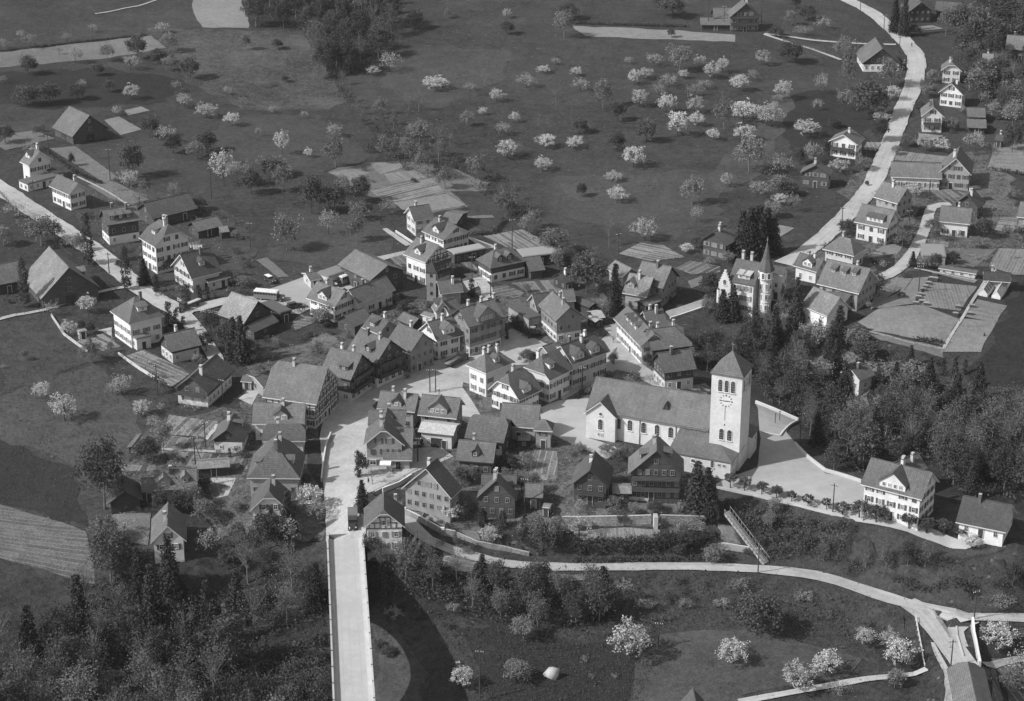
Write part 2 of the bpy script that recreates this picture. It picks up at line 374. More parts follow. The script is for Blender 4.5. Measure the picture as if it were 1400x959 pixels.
def road(name,pts,width,mat='road',off=.26,verge=0,reg='P'):
    P=smoothline([Vector((q.x,q.y)) for q in (gp(*px(reg,p)) for p in pts)])
    ws=width if isinstance(width,(list,tuple)) else None
    ROADP.extend((q.x,q.y) for q in P)
    V=[];F=[];UV=[]; L=0; nc=5; SHEET[0]+=1; off+=.004*(SHEET[0]%9)
    for i,p in enumerate(P):
        d=(P[min(i+1,len(P)-1)]-P[max(i-1,0)]).normalized(); nrm=Vector((-d.y,d.x))
        if i: L+=(P[i]-P[i-1]).length
        f=i/(len(P)-1); w=width if ws is None else np.interp(f,np.linspace(0,1,len(ws)),ws)
        w=w*(1+.05*math.sin(L*.35)+.04*math.sin(L*1.1))
        for k in range(nc):
            q=p+nrm*w*(k/(nc-1)-.5); (RSIDE.append((q.x,q.y,nrm.x*(1 if k else -1),nrm.y*(1 if k else -1))) if k in (0,nc-1) else None); V.append([q.x,q.y]); UV.append((L,w*(k/(nc-1)-.5)))
    V=np.array(V); Z=tz_arr(V[:,0],V[:,1]).reshape(-1,nc); Zm=Z.mean(1,keepdims=True)*.0+Z
    V=np.c_[V,Zm.ravel()+off]
    for i in range(len(P)-1):
        for k in range(nc-1):
            a=i*nc+k; F.append((a+nc,a+nc+1,a+1,a)) 
    me=bpy.data.meshes.new(name); me.from_pydata(V.tolist(),[],F); me.materials.append(MATS[mat]); ul=me.uv_layers.new(name='UVMap')
    for l in me.loops: ul.data[l.index].uv=UV[l.vertex_index]
    me.update()
    if me.polygons[0].normal.z<0: me.flip_normals()
    return tag(link(name,me),kind='structure')
# ---------------------------------------------------------------- shared small parts
def window_data(w,h,kind='w',var=0):
    b=MB(); gl='curtain' if var else 'glass'; fm={'w':'frame_white','d':'wood_dark','s':'frame_grey'}[kind]; t=.10
    # lies in XZ, faces -Y, origin at centre; frame stands out, glass lies back
    b.box((-w/2+t/2,-.04,0),(t,.12,h),fm); b.box((w/2-t/2,-.04,0),(t,.12,h),fm)
    b.box((0,-.045,-h/2+t/2),(w-2*t,.15,t),fm)
    b.box((0,-.04,h/2-t/2),(w-2*t,.12,t),fm)
    b.box((0,-.03,0),(w-2*t,.05,h-2*t),gl)
    b.box((0,-.062,0),(.06,.03,h-2*t),fm); b.box((0,-.06,h*.12),(w-2*t,.025,.05),fm)
    return b.data('window')
WD={}
WRND=random.Random(8)
def wdata(w,h,kind):
    k=(round(w,2),round(h,2),kind,int(WRND.random()<.3))
    if k not in WD: WD[k]=window_data(*k)
    return WD[k]
def shutter_data(w,h,m):
    k=('sh',w,h,m)
    if k not in WD:
        b=MB(); b.box((0,0,0),(w,.07,h),m)
        for i in range(4): b.box((0,-.045,-h/2+h*(i+.5)/4),(w*.8,.03,h*.12),m)
        WD[k]=b.data('shutter')
    return WD[k]
def door_data():
    if 'door' not in WD:
        b=MB(); b.box((0,-.05,0),(1.1,.1,2.1),'wood_dark'); b.box((-.6,-.06,0),(.1,.14,2.2),'frame_white'); b.box((.6,-.06,0),(.1,.14,2.2),'frame_white'); b.box((0,-.06,1.1),(1.3,.14,.1),'frame_white'); WD['door']=b.data('door')
    return WD['door']
def gate_data():
    if 'gate' not in WD:
        b=MB(); b.box((0,-.04,0),(2.6,.1,2.5),'wood_dark')
        for x in (-1.3,0,1.3): b.box((x,-.1,0),(.12,.06,2.5),'timber')
        WD['gate']=b.data('barn_door')
    return WD['gate']
BLD=[]
def frame_of(typ,P1,P2,R1,R2,hw,hr,k=1.0,quiet=False,nm=''):
    zg=0.0; hr0=hr
    for _ in range(5):
        A=at(*P1,zg+hw);B=at(*P2,zg+hw); A2=Vector((A.x,A.y));B2=Vector((B.x,B.y)); d=(B2-A2); per=Vector((-d.y,d.x)).normalized()
        mid=(A2+B2)/2
        if typ=='e':
            SL=.85 if hr0>=3 else (.62 if hr0>=2 else .32)
            lo,hi=.2,12.
            for _i in range(24):
                h_=(lo+hi)/2; C=at(*R1,zg+hw+h_);D=at(*R2,zg+hw+h_); vv=per if k!=1 else per
                hf=((Vector((C.x,C.y))+Vector((D.x,D.y)))/2-mid).dot(vv)
                if hf*SL>h_: lo=h_
                else: hi=h_
            hr=max(.4,lo)
        if typ in 'ef':
            zr=zg+hw+(hr if typ=='e' else 0); C=at(*R1,zr);D=at(*R2,zr); C2=Vector((C.x,C.y));D2=Vector((D.x,D.y))
            u=(d+(D2-C2)*(1 if k==1 else .0)); 
            if typ=='e' and k==1: Lu=(d.length+(D2-C2).length)/2
            else: Lu=d.length; u=d
            u=u.normalized(); v=Vector((-u.y,u.x)); 
            rm=(C2+D2)/2; half=(rm-mid).dot(v)
            if typ=='f': Sp=max(1.5,half); cen=mid+v*Sp/2
            else: half=max(1.4,half); Sp=2*half; cen=mid+v*half
            if typ=='e' and k==1:
                sh=(rm-mid).dot(u)/2; cen+=u*sh
        else:
            if hr is None:
                lo,hi=.3,14
                for _i in range(30):
                    m_=(lo+hi)/2; y=proj((mid.x,mid.y,zg+hw+m_))[1]
                    if y>R1[1]: lo=m_
                    else: hi=m_
                hr_=max(1.0,lo)
            else: hr_=hr
            C=at(*R1,zg+hw+hr_);D=at(*R2,zg+hw+hr_); rd=Vector((D.x-C.x,D.y-C.y))
            rl=rd.length
            if rd.dot(per)<0: rd=per
            u=(per*d.length*1.2+rd).normalized(); Sp=d.length*abs(per.dot(u)); Sp=max(Sp,2.5)
            Lu=max(2.5,rl)+(0 if k==1 else (1-k)*Sp*.45)
            cen=mid+u*Lu/2
        zn=tz(cen.x,cen.y); zg=.5*zg+.5*zn if _<4 else zg
    if typ=='g': hr=hr_
    BLD.append((nm,typ,round(Sp,1),round(Lu,1),round(hr or 0,1),round((hr or 0)/(Sp/2),2),round(zg,1)))
    return cen,u,Sp,Lu,zg,hr
def gable_planes(L,Sp,he,hr,k=1.0,k2=None):
    """roof over u in +-L/2, v in +-S/2; k: share of the gable left upright (1 gable, 0 hip) at each end"""
    k2=k if k2 is None else k2; l=L/2; s=Sp/2
    def end(kk): 
        a=(1-kk)*s*.85; a=min(a,l-.05); return a
    a1,a2=end(k),end(k2); hz=he+hr
    T=[]
    def side(sg):
        P=[(-l,-s*sg,he),(l,-s*sg,he)]
        if k2<1 and k2>0: P.append((l,-s*sg*(1-k2),he+hr*k2))
        P.append((l-a2,0,hz))
        if a1+a2<L-.11: P.append((-l+a1,0,hz))
        if k<1 and k>0: P.append((-l,-s*sg*(1-k),he+hr*k))
        return P if sg>0 else P[::-1]
    T.append(side(1));T.append(side(-1))
    if k2<1: T.append([(l,-s*(1-k2),he+hr*k2),(l,s*(1-k2),he+hr*k2),(l-a2,0,hz)])
    if k<1: T.append([(-l,s*(1-k),he+hr*k),(-l,-s*(1-k),he+hr*k),(-l+a1,0,hz)])
    return T
def place_window(root,x,y,z,rz,w=.95,h=1.25,kind='w',sh=None,parent=None):
    o=link('window',wdata(w,h,kind),parent or root,(x,y,z),rz)
    if sh:
        cl=WRND.random()<.1
        for sg in (-1,1):
            q=link('shutter',shutter_data(.5,h,sh),o,(sg*(w/2+.27),-.06,0) if not cl else (sg*.25,-.13,0))
    return o
def chimney(parent,x,y,z0,z1,m='chimney_pale',s=.6):
    b=MB(); b.box((x,y,(z0+z1)/2),(s,s*1.25,z1-z0),m); b.box((x,y,z1+.06),(s+.22,s*1.25+.22,.12),'chimney_dark'); b.box((x,y,z1+.3),(s*.7,s*.8,.3),m); b.box((x,y,z1+.5),(s+.1,s*1.2,.07),'concrete')
    return b.build('chimney',parent)
def dormer(roof,root,Sp,he,hr,fu,sg,kind='g',wd=2.0,fv=.68,wh=1.35,wall='white_wall',rm='roof',win=True):
    """fu: place along u (m); sg: which side of the ridge; fv: front face place (share of half span from ridge)"""
    s=Sp/2; sl=hr/s; y0=fv*s; zb=he+hr-y0*sl; zt=zb+wh
    tfy=lambda x,y,z:(fu+x*sg*-1,-sg*-1*y,z)  # placeholder
    f=lambda x,y,z:(fu+(x if sg<0 else -x),(-y if sg<0 else y),z)   # local: y outwards
    b=MB(); yb=max(0.05,(he+hr-zt)/sl) 
    h2=wd/2
    # walls
    pk=wd*.42 if kind=='g' else 0
    front=[(-h2,y0,zb-.3),(h2,y0,zb-.3),(h2,y0,zt)]+([(0,y0,zt+pk)] if kind=='g' else [])+[(-h2,y0,zt)]
    b.face([f(*p) for p in front],wall)
    for x in (-h2,h2):
        P=[(x,y0,zb-.3),(x,y0,zt),(x,yb,zt),(x,yb,zt-.3)]; 
        b.face([f(*p) for p in P],wall)
    d=b.build('dormer',roof)
    r=MB(); o=.32; yf=y0+.45
    if kind=='g':
        zr=zt+pk+.12; yr=max(0.02,(he+hr-zr)/sl)-.15; ye=max(0.02,(he+hr-(zt-.12))/sl)-.1
        for sx in (-1,1):
            P=[(sx*(h2+o),yf,zt-.14),(0,yf,zr),(0,yr,zr),(sx*(h2+o),ye,zt-.14)]
            P=[f(*p) for p in P]
            n=(Vector(P[1])-Vector(P[0])).cross(Vector(P[2])-Vector(P[0]))
            if n.z<0: P=P[::-1]
            r.slab([P],.14,rm)
    else:
        zr=min(zt+.55,he+hr-.1); yr=max(0.02,(he+hr-zr)/sl)-.1
        P=[f(*p) for p in [(-h2-o,yf,zt+.02),(h2+o,yf,zt+.02),(h2+o,yr,zr),(-h2-o,yr,zr)]]
        n=(Vector(P[1])-Vector(P[0])).cross(Vector(P[2])-Vector(P[0]))
        if n.z<0: P=P[::-1]
        r.slab([P],.12,rm)
    r.build('dormer_roof',d)
    if win:
        n=max(1,int(wd/1.5)); rz=0 if sg<0 else math.pi
        for i in range(n):
            x=(i-(n-1)/2)*1.3; p=f(x,y0+.02,zb+wh*.52); o_=link('dormer_window',wdata(.8,.95,'w'),d,p,rz)
    return d
WALLS={'w':'white_wall','c':'cream_wall','m':'mid_wall','s':'shingle_wall','d':'wood_wall','k':'wood_dark','g':'concrete'}
ROOFS={'r':'roof','p':'roof_pale','k':'roof_dark','w':'roof_white'}
def H(reg,typ,P1,P2,R1,R2,hw,hr,wall,rf,name,label,cat='house',k=1.0,dm=(),ch=None,sh=None,bal=0,gf=None,tim=0,win=1,floors=None,group=None,oh=.7,gate=0,k2=None,wk='w',shop=0):
    Z=lambda p:px(reg,p)
    cen,u,Sp,Lu,zg,hr=frame_of(typ,Z(P1),Z(P2),Z(R1),Z(R2),hw,hr,k,nm=reg+' '+name)
    ang=math.atan2(u.y,u.x); root=thing(name,(cen.x,cen.y,zg),ang,label,cat,group)
    wm=WALLS[wall]; rm=ROOFS[rf]
    if wall in 'dksm' and wk=='w': wk='s'
    gk='w' if gf in ('w','c') else wk; t=.22; low=min(-.8,min(tz(cen.x+u.x*a*Lu/2-u.y*c*Sp/2,cen.y+u.y*a*Lu/2+u.x*c*Sp/2) for a in(-1,1) for c in (-1,1))-zg-.5)
    # direction to the camera in local frame
    cx,cy=-cen.x,-cen.y; lc=Vector((cx*u.x+cy*u.y, -cx*u.y+cy*u.x)).normalized()
    if typ=='f':
        b=MB(); b.box((0,0,(hw+low)/2-.1),(Lu-.4,Sp-.4,hw-low-.2),wm); b.build('wall',root)
        b=MB(); b.box((0,0,hw),(Lu,Sp,.3),rm); b.box((0,0,hw+.2),(Lu-.6,Sp-.6,.1),rm); roof=b.build('roof',root); m_=0
        wu,wv,zt=Lu/2-.2,Sp/2-.2,hw-.2
    else:
        l=Lu/2;s=Sp/2; oh=min(oh,s*.3,l*.25); m_=hr/s; wu,wv=l-oh,s-oh; zt=hw+m_*oh-t
        b=MB(); 
        kk=[k,k if k2 is None else k2]
        for e,(sgn,q) in enumerate(((-1,kk[0]),(1,kk[1]))):
            zc=hw+hr*q-t+(.0 if q==1 else m_*oh*.6); zc=min(max(zc,zt),hw+hr-t); c=max(0,(hw+hr-t-zc)/m_)
            P=[(-wv,low),(wv,low),(wv,zt)]
            if q>0: P+= [(c,zc),(-c,zc)] if c>.05 else [(0,hw+hr-t)]
            P+=[(-wv,zt)]
            P=[(sgn*wu,y*sgn,z) for y,z in P]; b.face(P,wm)
        for sg in (-1,1):
            P=[(-wu,sg*wv,low),(wu,sg*wv,low),(wu,sg*wv,zt),(-wu,sg*wv,zt)]; b.face(P if sg<0 else P[::-1],wm)
        b.build('wall',root)
        if gf:
            b=MB(); h=min(2.7,zt-.3); 
            b.box((0,0,(h+low)/2+.02),(2*wu+.08,2*wv+.08,h-low),WALLS[gf]); b.build('ground_floor',root)
        b=MB(); b.slab(gable_planes(Lu,Sp,hw,hr,k,k2),t,rm,'wood_dark' if wall in 'dks' else 'frame_white')
        if k==1 and rf!='w':
            b.bar((-l,0,hw+hr+.02),(l,0,hw+hr+.02),.14,rm,n=5)
        roof=b.build('roof',root)
        # chimneys
        nch=ch if ch is not None else (1 if Sp>6 and gate==0 and cat not in('barn','shed') else 0)
        rr=random.Random(int(Lu*1000)+int(Sp*77))
        for i in range(nch):
            x=(l-1.8)*(rr.uniform(-.75,.75) if nch==1 else (-.7+1.4*i/(nch-1))*.8); y=rr.choice((-1,1))*rr.uniform(.3,1.0)
            chimney(roof,x,y,hw+hr-abs(y)*m_-.5,hw+hr+rr.uniform(.7,1.2),rr.choice(('chimney_pale','chimney_pale','chimney_dark','white_wall')))
        for (fu,sg,kd,wd,fv) in dm:
            dormer(roof,root,Sp,hw,hr,fu*l,sg,kd,wd,fv,1.35 if wd<3 else 1.5,wm if wall in 'wcm' else wm,rm)
    # windows on the sides one can see from the air
    rr=random.Random(int(Lu*1000)+int(Sp*131))
    fl=floors or max(1,int((zt+.5)/2.75)); fh=min(2.75,(zt)/fl) if fl else 2.7
    if win:
        W_,Hh=(.95,1.3) if wall!='k' else (.8,.9)
        if fh<2.4: Hh=1.0
        # long sides: v=-wv (rz 0) and v=+wv (rz pi)
        for sg in (-1,1):
            if lc.y*sg<-.15 or Sp<2: pass
            if lc.y*sg>.05 if True else 0:
                n=max(1,int((2*wu-1.0)/(2.1/win)))
                for f in range(fl):
                    z=fh*f+fh*.56
                    if z+Hh/2>zt-.05: continue
                    for i in range(n):
                        x=(i+.5)/n*2*wu-wu
                        if rr.random()<.07: continue
                        if f==0 and i==n//2 and rr.random()<.8:
                            link('door',door_data(),root,(x,sg*(wv+.03+(.02 if gf else 0)),1.1),0 if sg<0 else math.pi); continue
                        place_window(root,x,sg*(wv+.02+(.04 if gf and f==0 else 0)),z,0 if sg<0 else math.pi,W_ if not(shop and f==0) else 1.5,Hh,wk if f else gk,sh if n*2.3<2*wu+2 else None)
        for sg in (-1,1):
            if lc.x*sg<=.05: continue
            rz=math.pi/2 if sg>0 else -math.pi/2; q=kk[1 if sg>0 else 0] if typ!='f' else 1
            f=0
            while True:
                z=fh*f+fh*.56
                if typ=='f': hv=wv; top=zt
                else: hv=wv if z+Hh/2<zt else (hw+hr-t-(z+Hh/2))/m_-.35; top=hw+hr*(q if q>0 else 0)-t
                if z+Hh/2>top-.1 or (z+Hh/2>=zt and q==0): break
                n=int((2*hv-.6)/(2.0/win)); 
                if n<1:
                    if hv>.55 and z+Hh/2<top-.2: n=1
                    else: break
                for i in range(n):
                    y=(i+.5)/n*2*hv-hv; 
                    if f==0 and i==n//2 and n>2 and gf is None and rr.random()<.4:
                        link('door',door_data(),root,(sg*(wu+.03),y,1.1),rz); continue
                    place_window(root,sg*(wu+.02+(.04 if gf and f==0 else 0)),y,z,rz,W_ if not(shop and f==0) else 1.5,Hh,wk if f else gk,sh if n*2.3<2*hv+1.5 else None)
                f+=1
                if f>7: break
    if gate:
        sg=-1 if lc.y<0 else 1
        if abs(lc.y)>.35:
            for i in range(gate): 
                link('barn_door',gate_data(),root,((i+.5)/gate*2*wu-wu,sg*(wv+.04),1.3),0 if sg<0 else math.pi)
        sg=1 if lc.x>0 else -1
        if abs(lc.x)>.3: link('barn_door',gate_data(),root,(sg*(wu+.04),0,1.3),math.pi/2*sg)
    if bal and typ!='f':
        sg=1 if lc.x>0 else -1
        for i in range(bal):
            z=2.75*(i+1)-.05
            if z>zt+1: break
            b=MB(); L=2*wv-.6; x=sg*(wu+.6); b.box((x,0,z),(1.1,L,.15),'wood_wall'); b.box((sg*(wu+1.1),0,z+.55),(.08,L,.95),'timber' if i%2==0 else 'wood_wall')
            for y in np.linspace(-L/2,L/2,5): b.box((sg*(wu+1.05),y,z+1.0),(.12,.12,1.9),'timber')
            b.build('balcony',root)
    if tim and typ!='f':
        b=MB(); sgs=[1 if lc.x>0 else -1]
        for sg in sgs:
            x=sg*(wu+.06)
            zz=[z0 for z0 in np.arange(2.8 if tim==1 else zt-.9,hw+hr-1,1.35)]
            for z0 in zz:
                hv=wv if z0<zt else (hw+hr-t-z0)/m_-.1
                if hv<.3: continue
                b.box((x,0,z0),(.12,2*hv,.2),'timber')
                if z0+1.35<hw+hr-.8:
                    for y in np.arange(-wv+.1,wv,1.15):
                        hv2=wv if z0+1.35<zt else (hw+hr-t-z0-1.35)/m_
                        if abs(y)<hv2: b.box((x,y,z0+.67),(.1,.16,1.16),'timber')
        for sg in (-1,1):
            if lc.y*sg<=0 or tim==2: continue
            y=sg*(wv+.06)
            for z0 in np.arange(2.8,zt,1.35): b.box((0,y,z0),(2*wu,.1,.18),'timber')
            for x in np.arange(-wu+.1,wu,1.6): b.box((x,y,(2.8+zt)/2),(.16,.09,max(.3,zt-2.8)),'timber')
        b.build('timber_frame',root)
    root['_e']=1; del root['_e']
    return root,(cen,u,Sp,Lu,zg,hr)
B=H
# --- upper left, along the road
B('A5','g',(155,188),(292,155),(200,108),(150,86),6.2,None,'w','r','house','white three storey house with a wide front terrace, farthest along the left road',sh='shutter',dm=((.2,1,'g',2.2,.6),))
B('A5','f',(150,290),(330,242),(110,262),(285,222),2.6,0,'w','p','terrace_annex','flat roofed white terrace in front of the farthest white house on the left','annex')
B('A5','f',(312,235),(350,225),(290,195),(332,186),3.2,0,'w','k','side_annex','small cube shaped white annex beside the farthest white house on the left','annex')
B('A5','e',(255,292),(375,347),(325,240),(430,283),5.4,3.0,'w','r','house','white two storey house with plain tiled roof, second along the left road',sh='shutter')
B('A5','e',(600,517),(775,480),(540,428),(740,405),6.5,3.6,'d','r','chalet','dark timber inn with three shed dormers and white arcade on the left road',gf='w',dm=((-.55,-1,'s',1.5,.7),(-.1,-1,'s',1.5,.7),(.35,-1,'s',1.5,.7)),ch=2,tim=0)
B('A5','e',(850,478),(1085,418),(770,395),(1025,338),3,2.4,'d','k','long_shed','long dark low shed behind the timber inn on the left','shed',win=.4,ch=0)
B('A5','e',(757,580),(845,632),(845,470),(925,500),8.6,4.4,'w','r','house','tall white apartment house with half-hipped roof, beside two poplars',k=.55,sh='shutter',dm=((0,-1,'s',1.8,.6),),ch=3)
B('A5','e',(1075,552),(1218,515),(1050,492),(1190,462),2.6,2.2,'d','r','shed','small dark shed behind the tall white apartment house','shed',win=.4)
B('A5','e',(1045,808),(1218,765),(985,672),(1150,635),4.6,4.8,'c','k','chalet','steep dark-roofed chalet with one dormer, among cypresses left of the bus yard',dm=((0,-1,'g',1.6,.6),),sh='shutter')
B('A5','e',(1140,826),(1265,795),(1110,800),(1235,768),2.8,.9,'w','k','annex','low white-posted annex on the right of the steep dark chalet','annex',ch=0)
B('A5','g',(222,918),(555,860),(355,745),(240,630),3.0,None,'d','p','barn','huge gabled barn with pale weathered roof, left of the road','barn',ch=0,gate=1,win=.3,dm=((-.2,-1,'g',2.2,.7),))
B('A5','e',(-70,852),(115,818),(-50,735),(140,698),3.2,4,'d','r','barn','dark barn at the left edge, beside the huge pale-roofed barn','barn',gate=2,win=.3)
B('A1','e',(285,700),(390,750),(375,580),(495,635),3,4.6,'d','r','barn','lone barn with steep lit roof in the upper left meadow','barn',gate=1,win=.3)
B('B1','e',(805,292),(1028,237),(830,118),(872,113),7.2,4.8,'w','r','villa','white villa with pyramid roof, terrace and dormers on the left slope','villa',k=0,sh='shutter_pale',dm=((0,-1,'s',2.6,.62),),ch=1)
B('B1','f',(850,385),(945,362),(815,352),(905,330),3.3,0,'w','p','veranda_annex','white veranda annex in front of the pyramid-roofed villa','annex',wk='w')
B('B1','e',(1068,462),(1252,425),(1020,360),(1225,305),3.6,3.2,'d','r','chalet','low dark chalet below the road junction, right of the white villa',gf='c')
B('B1','f',(493,342),(545,330),(490,325),(535,318),2.3,0,'c','w','garden_hut','tiny flat roofed garden hut left of the white villa','hut',win=.5)
B('B2','g',(205,395),(468,430),(330,305),(535,132),4,None,'d','r','farmhouse','dark timber farmhouse with broad gable and white flower balcony, left side',bal=1,gf='c')
B('B2','g',(480,792),(735,788),(610,700),(690,575),3.2,None,'k','r','cottage','cottage with dark gable above a white ground floor, beside the striped garden',gf='w',dm=((.3,-1,'s',1.6,.65),))
B('B2','e',(868,455),(1275,512),(965,170),(1343,235),7,6.6,'c','r','half_timbered_house','very large half timbered house with one vast tiled roof, left of the main street',k=.8,k2=1,tim=1,sh='shutter',ch=1)
B('B2','e',(790,658),(1185,662),(825,497),(1145,502),4.6,3.8,'w','r','house','white house with gabled dormer right below the vast half timbered house',dm=((.1,-1,'g',3.0,.8),),k=.9)
B('B2','e',(868,788),(1192,786),(900,652),(1140,655),4,3,'c','r','house','plain pale house, second below the vast half timbered house',k=.6,ch=1)
B('B8','g',(945,428),(1280,432),(1120,232),(1140,150),4.6,6.2,'m','r','house','steep hip-roofed house with pale ridge lines, left of the main street',k=.0,k2=.5,dm=((-.45,1,'g',1.6,.7),(-.3,-1,'g',1.6,.7)),ch=2)
B('B8','g',(965,638),(1215,628),(1100,522),(1128,425),3.7,None,'w','r','house','white gabled house above the bridge head, left of the road',k=.7,sh='shutter')
B('B8','g',(345,836),(570,822),(482,728),(486,578),3.0,None,'w','r','house','white gabled house standing above the lower left wood',sh='shutter',ch=1)
B('B8','g',(80,600),(300,560),(225,510),(250,402),2.6,None,'k','k','barn','low weathered dark barn beside the big tree at the lower left','barn',gate=1,ch=0,win=.3)
B('B8','e',(385,508),(650,482),(350,378),(620,372),3.2,3.2,'m','p','cottage','cottage with mottled pale roof and two gabled dormers, lower left',dm=((-.55,-1,'g',2.8,.85),(.45,-1,'g',1.5,.7)),ch=1)
B('B8','e',(290,520),(390,512),(285,430),(375,425),2.6,2,'d','r','shed','small dark lean shed left of the mottled-roof cottage','shed',ch=0)
B('B8','e',(630,374),(850,360),(640,322),(832,308),2.4,1.4,'d','p','open_shed','long open-fronted shed in the yard left of the steep hip-roofed house','shed',gate=3,win=.2)
B('B8','e',(262,246),(335,160),(280,235),(338,150),1.6,1.0,'k','p','lean_shed','narrow little shed on the meadow edge above the mottled-roof cottage','shed',win=.1)
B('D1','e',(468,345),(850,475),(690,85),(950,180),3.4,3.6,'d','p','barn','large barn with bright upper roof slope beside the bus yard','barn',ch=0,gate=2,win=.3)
B('D1','e',(925,572),(1238,432),(870,482),(1160,350),2.6,2,'d','r','shed','dark low shed in front of the large bright-roofed barn','shed',ch=0,win=.3)
B('D1','f',(1250,340),(1390,300),(1080,195),(1200,165),3.0,0,'k','p','lean_roof','flat pale carport roof on posts right of the large bright-roofed barn','shed',win=0.01)
B('B2','e',(835,395),(880,372),(850,290),(905,288),3,1.5,'m','r','lean_to','narrow lean-to against the left side of the vast half timbered house','shed',win=.3)
B('B2','e',(712,338),(800,345),(715,292),(800,300),2.4,1.2,'c','p','hut','small pale garden hut behind the dark timber farmhouse','hut',win=.5)
B('A5','e',(1200,555),(1255,548),(1200,520),(1245,515),2.2,1,'k','p','hut','tiny pale-roofed hut at the far end of the small dark shed','hut',win=.3)
B('A6','e',(1125,500),(1250,478),(1060,475),(1180,455),2.6,.8,'d','w','open_shed','open shed under the terrace of the house with the tall chimney','shed',win=.3) if 0 else None
B('B3','e',(965,440),(1055,470),(975,415),(1060,440),2.2,.8,'w','p','hut','low white outbuilding in the yard left of the white back house','hut',win=.4)
B('B7','e',(1130,470),(1210,470),(1130,455),(1210,455),2,.6,'d','p','hut','low plank shelter on the terrace below the broad mottled barn','hut',win=.2)
B('C6','e',(1320,350),(1372,360),(1310,320),(1360,325),2,.8,'k','p','hut','little tool hut right of the dark shed near the topiary cones','hut',win=.3)
B('A4','e',(1150,340),(1215,345),(1190,295),(1250,298),2.4,1.,'k','p','hut','small hut in the upper right grove, above the two low sheds','hut',win=.3)
B('A4','e',(1240,770),(1290,775),(1245,735),(1290,740),2.4,1.,'k','r','hut','small hut at the top of the sown plot on the right edge','hut',win=.3)
# --- upper centre
B('A6','e',(868,325),(985,318),(834,260),(936,233),5,3.4,'w','r','house','white gabled house nearest the terraced allotments',sh='shutter_pale')
B('C8','g',(252,478),(445,412),(348,372),(213,298),5,None,'w','r','house','white gabled house with tall pale chimney above the flat terrace',sh='shutter',dm=((.0,1,'g',2.8,.75),),ch=1)
B('C8','e',(262,335),(400,372),(230,270),(320,262),2.6,1.8,'d','r','shed','grey pitched shed tucked behind the white house with the tall chimney','shed',win=.2)
B('C8','f',(325,578),(558,532),(300,540),(500,495),3.0,0,'d','w','garage_terrace','flat pale-roofed garage terrace in front of a white gabled house','garage')
B('A6','g',(928,558),(1075,505),(1003,462),(885,415),7.4,None,'w','r','house','tall white house with half timbered gable behind the slender tower',tim=2,bal=2,sh='shutter',dm=((0,1,'g',2.4,.75),),ch=1)
B('C8','e',(588,682),(862,624),(602,537),(705,530),4.6,4.6,'d','r','house','broad hip-roofed house with dark upper floor over a white ground floor',k=0,gf='w',dm=((-.35,-1,'g',1.8,.7),(.15,-1,'g',1.8,.7)),sh='shutter')
B('C8','e',(880,702),(1008,688),(830,600),(935,584),2.6,2.4,'d','r','shed','pitched shed attached right of the broad hip-roofed house','shed',win=.4)
B('C8','f',(830,598),(1088,568),(745,550),(1035,506),3.2,0,'k','w','flat_shed','flat bright-roofed shed behind the broad hip-roofed house','shed',win=.4)
B('C8','e',(1138,790),(1190,772),(1092,712),(1162,697),2.8,2,'k','k','hut','tiny dark hut with white chimney beside the big dark tree','hut',ch=1)
B('B3','e',(1110,285),(1300,268),(1075,190),(1240,168),3.8,3.0,'m','r','hall','low hall with smooth roof at the foot of the slender tower','hall',win=.5)
B('A6','g',(618,655),(828,603),(714,572),(517,490),5,None,'d','r','depot','big dark-gabled depot building behind the white works building','depot',gate=1,ch=0,win=.5)
B('A6','f',(395,638),(505,600),(345,605),(447,573),3.4,0,'c','w','garage','flat white-roofed garage beside the parked bus','garage')
B('A6','e',(292,655),(362,645),(272,616),(332,604),2.6,1.4,'c','r','hut','small hut at the left end of the white-roofed garage','hut',win=.6)
B('A6','e',(572,778),(772,703),(492,713),(706,632),4.2,3.2,'w','r','workshop','long white works building with a row of dark doors','workshop',win=.8,sh='shutter')
B('A6','e',(275,745),(435,812),(332,664),(482,703),4.8,3.6,'w','r','workshop','white front wing of the works building with gabled dormer, beside the bus yard','workshop',dm=((.0,-1,'g',3.2,.8),),sh='shutter')
B('B3','e',(455,542),(592,478),(395,435),(545,385),2.8,2.8,'d','r','shed','dark shed right below the white works building','shed',win=.5)
B('B3','g',(655,592),(795,525),(735,485),(630,425),4.2,None,'m','r','house','small gabled house between the dark shed and the square front row',dm=((.1,1,'s',1.8,.7),))
B('B3','e',(800,490),(905,530),(808,408),(935,470),3.6,2.6,'k','r','barn','small barn with black open gable behind the front row of the square','barn',ch=0,win=.2)
B('B3','g',(628,808),(850,712),(745,632),(518,545),7.2,None,'d','r','chalet','tall dark chalet front with rows of small windows and white shop floor',gf='w',bal=2,dm=((-.2,1,'g',2.2,.7),),shop=1,ch=2)
B('B3','g',(430,932),(622,815),(515,738),(270,690),6.6,None,'d','r','chalet','dark chalet front with shingled gable at the lower end of the square row',bal=2,dm=((-.35,1,'s',2.6,.7),),shop=1,ch=2,gf='c')
B('B3','g',(880,725),(1085,652),(985,580),(795,505),6.4,None,'s','r','house','grey shingled gabled house in the middle of the square front row',win=1.15,ch=1)
B('B3','e',(1085,655),(1270,590),(1010,488),(1215,450),5.4,3.6,'w','r','house','white house with broad gabled dormer in the square front row',dm=((.1,-1,'g',3.4,.75),),sh='shutter')
B('B3','g',(1075,440),(1180,400),(1110,330),(1180,290),4.2,3.0,'w','r','house','white back house with gabled dormer right below the slender tower',dm=((0,1,'g',2.2,.7),))
B('B3','e',(1160,440),(1262,400),(1120,345),(1230,310),4.0,3.0,'w','r','annex','tile-roofed back annex between the slender tower and the hotel','annex',win=.5)
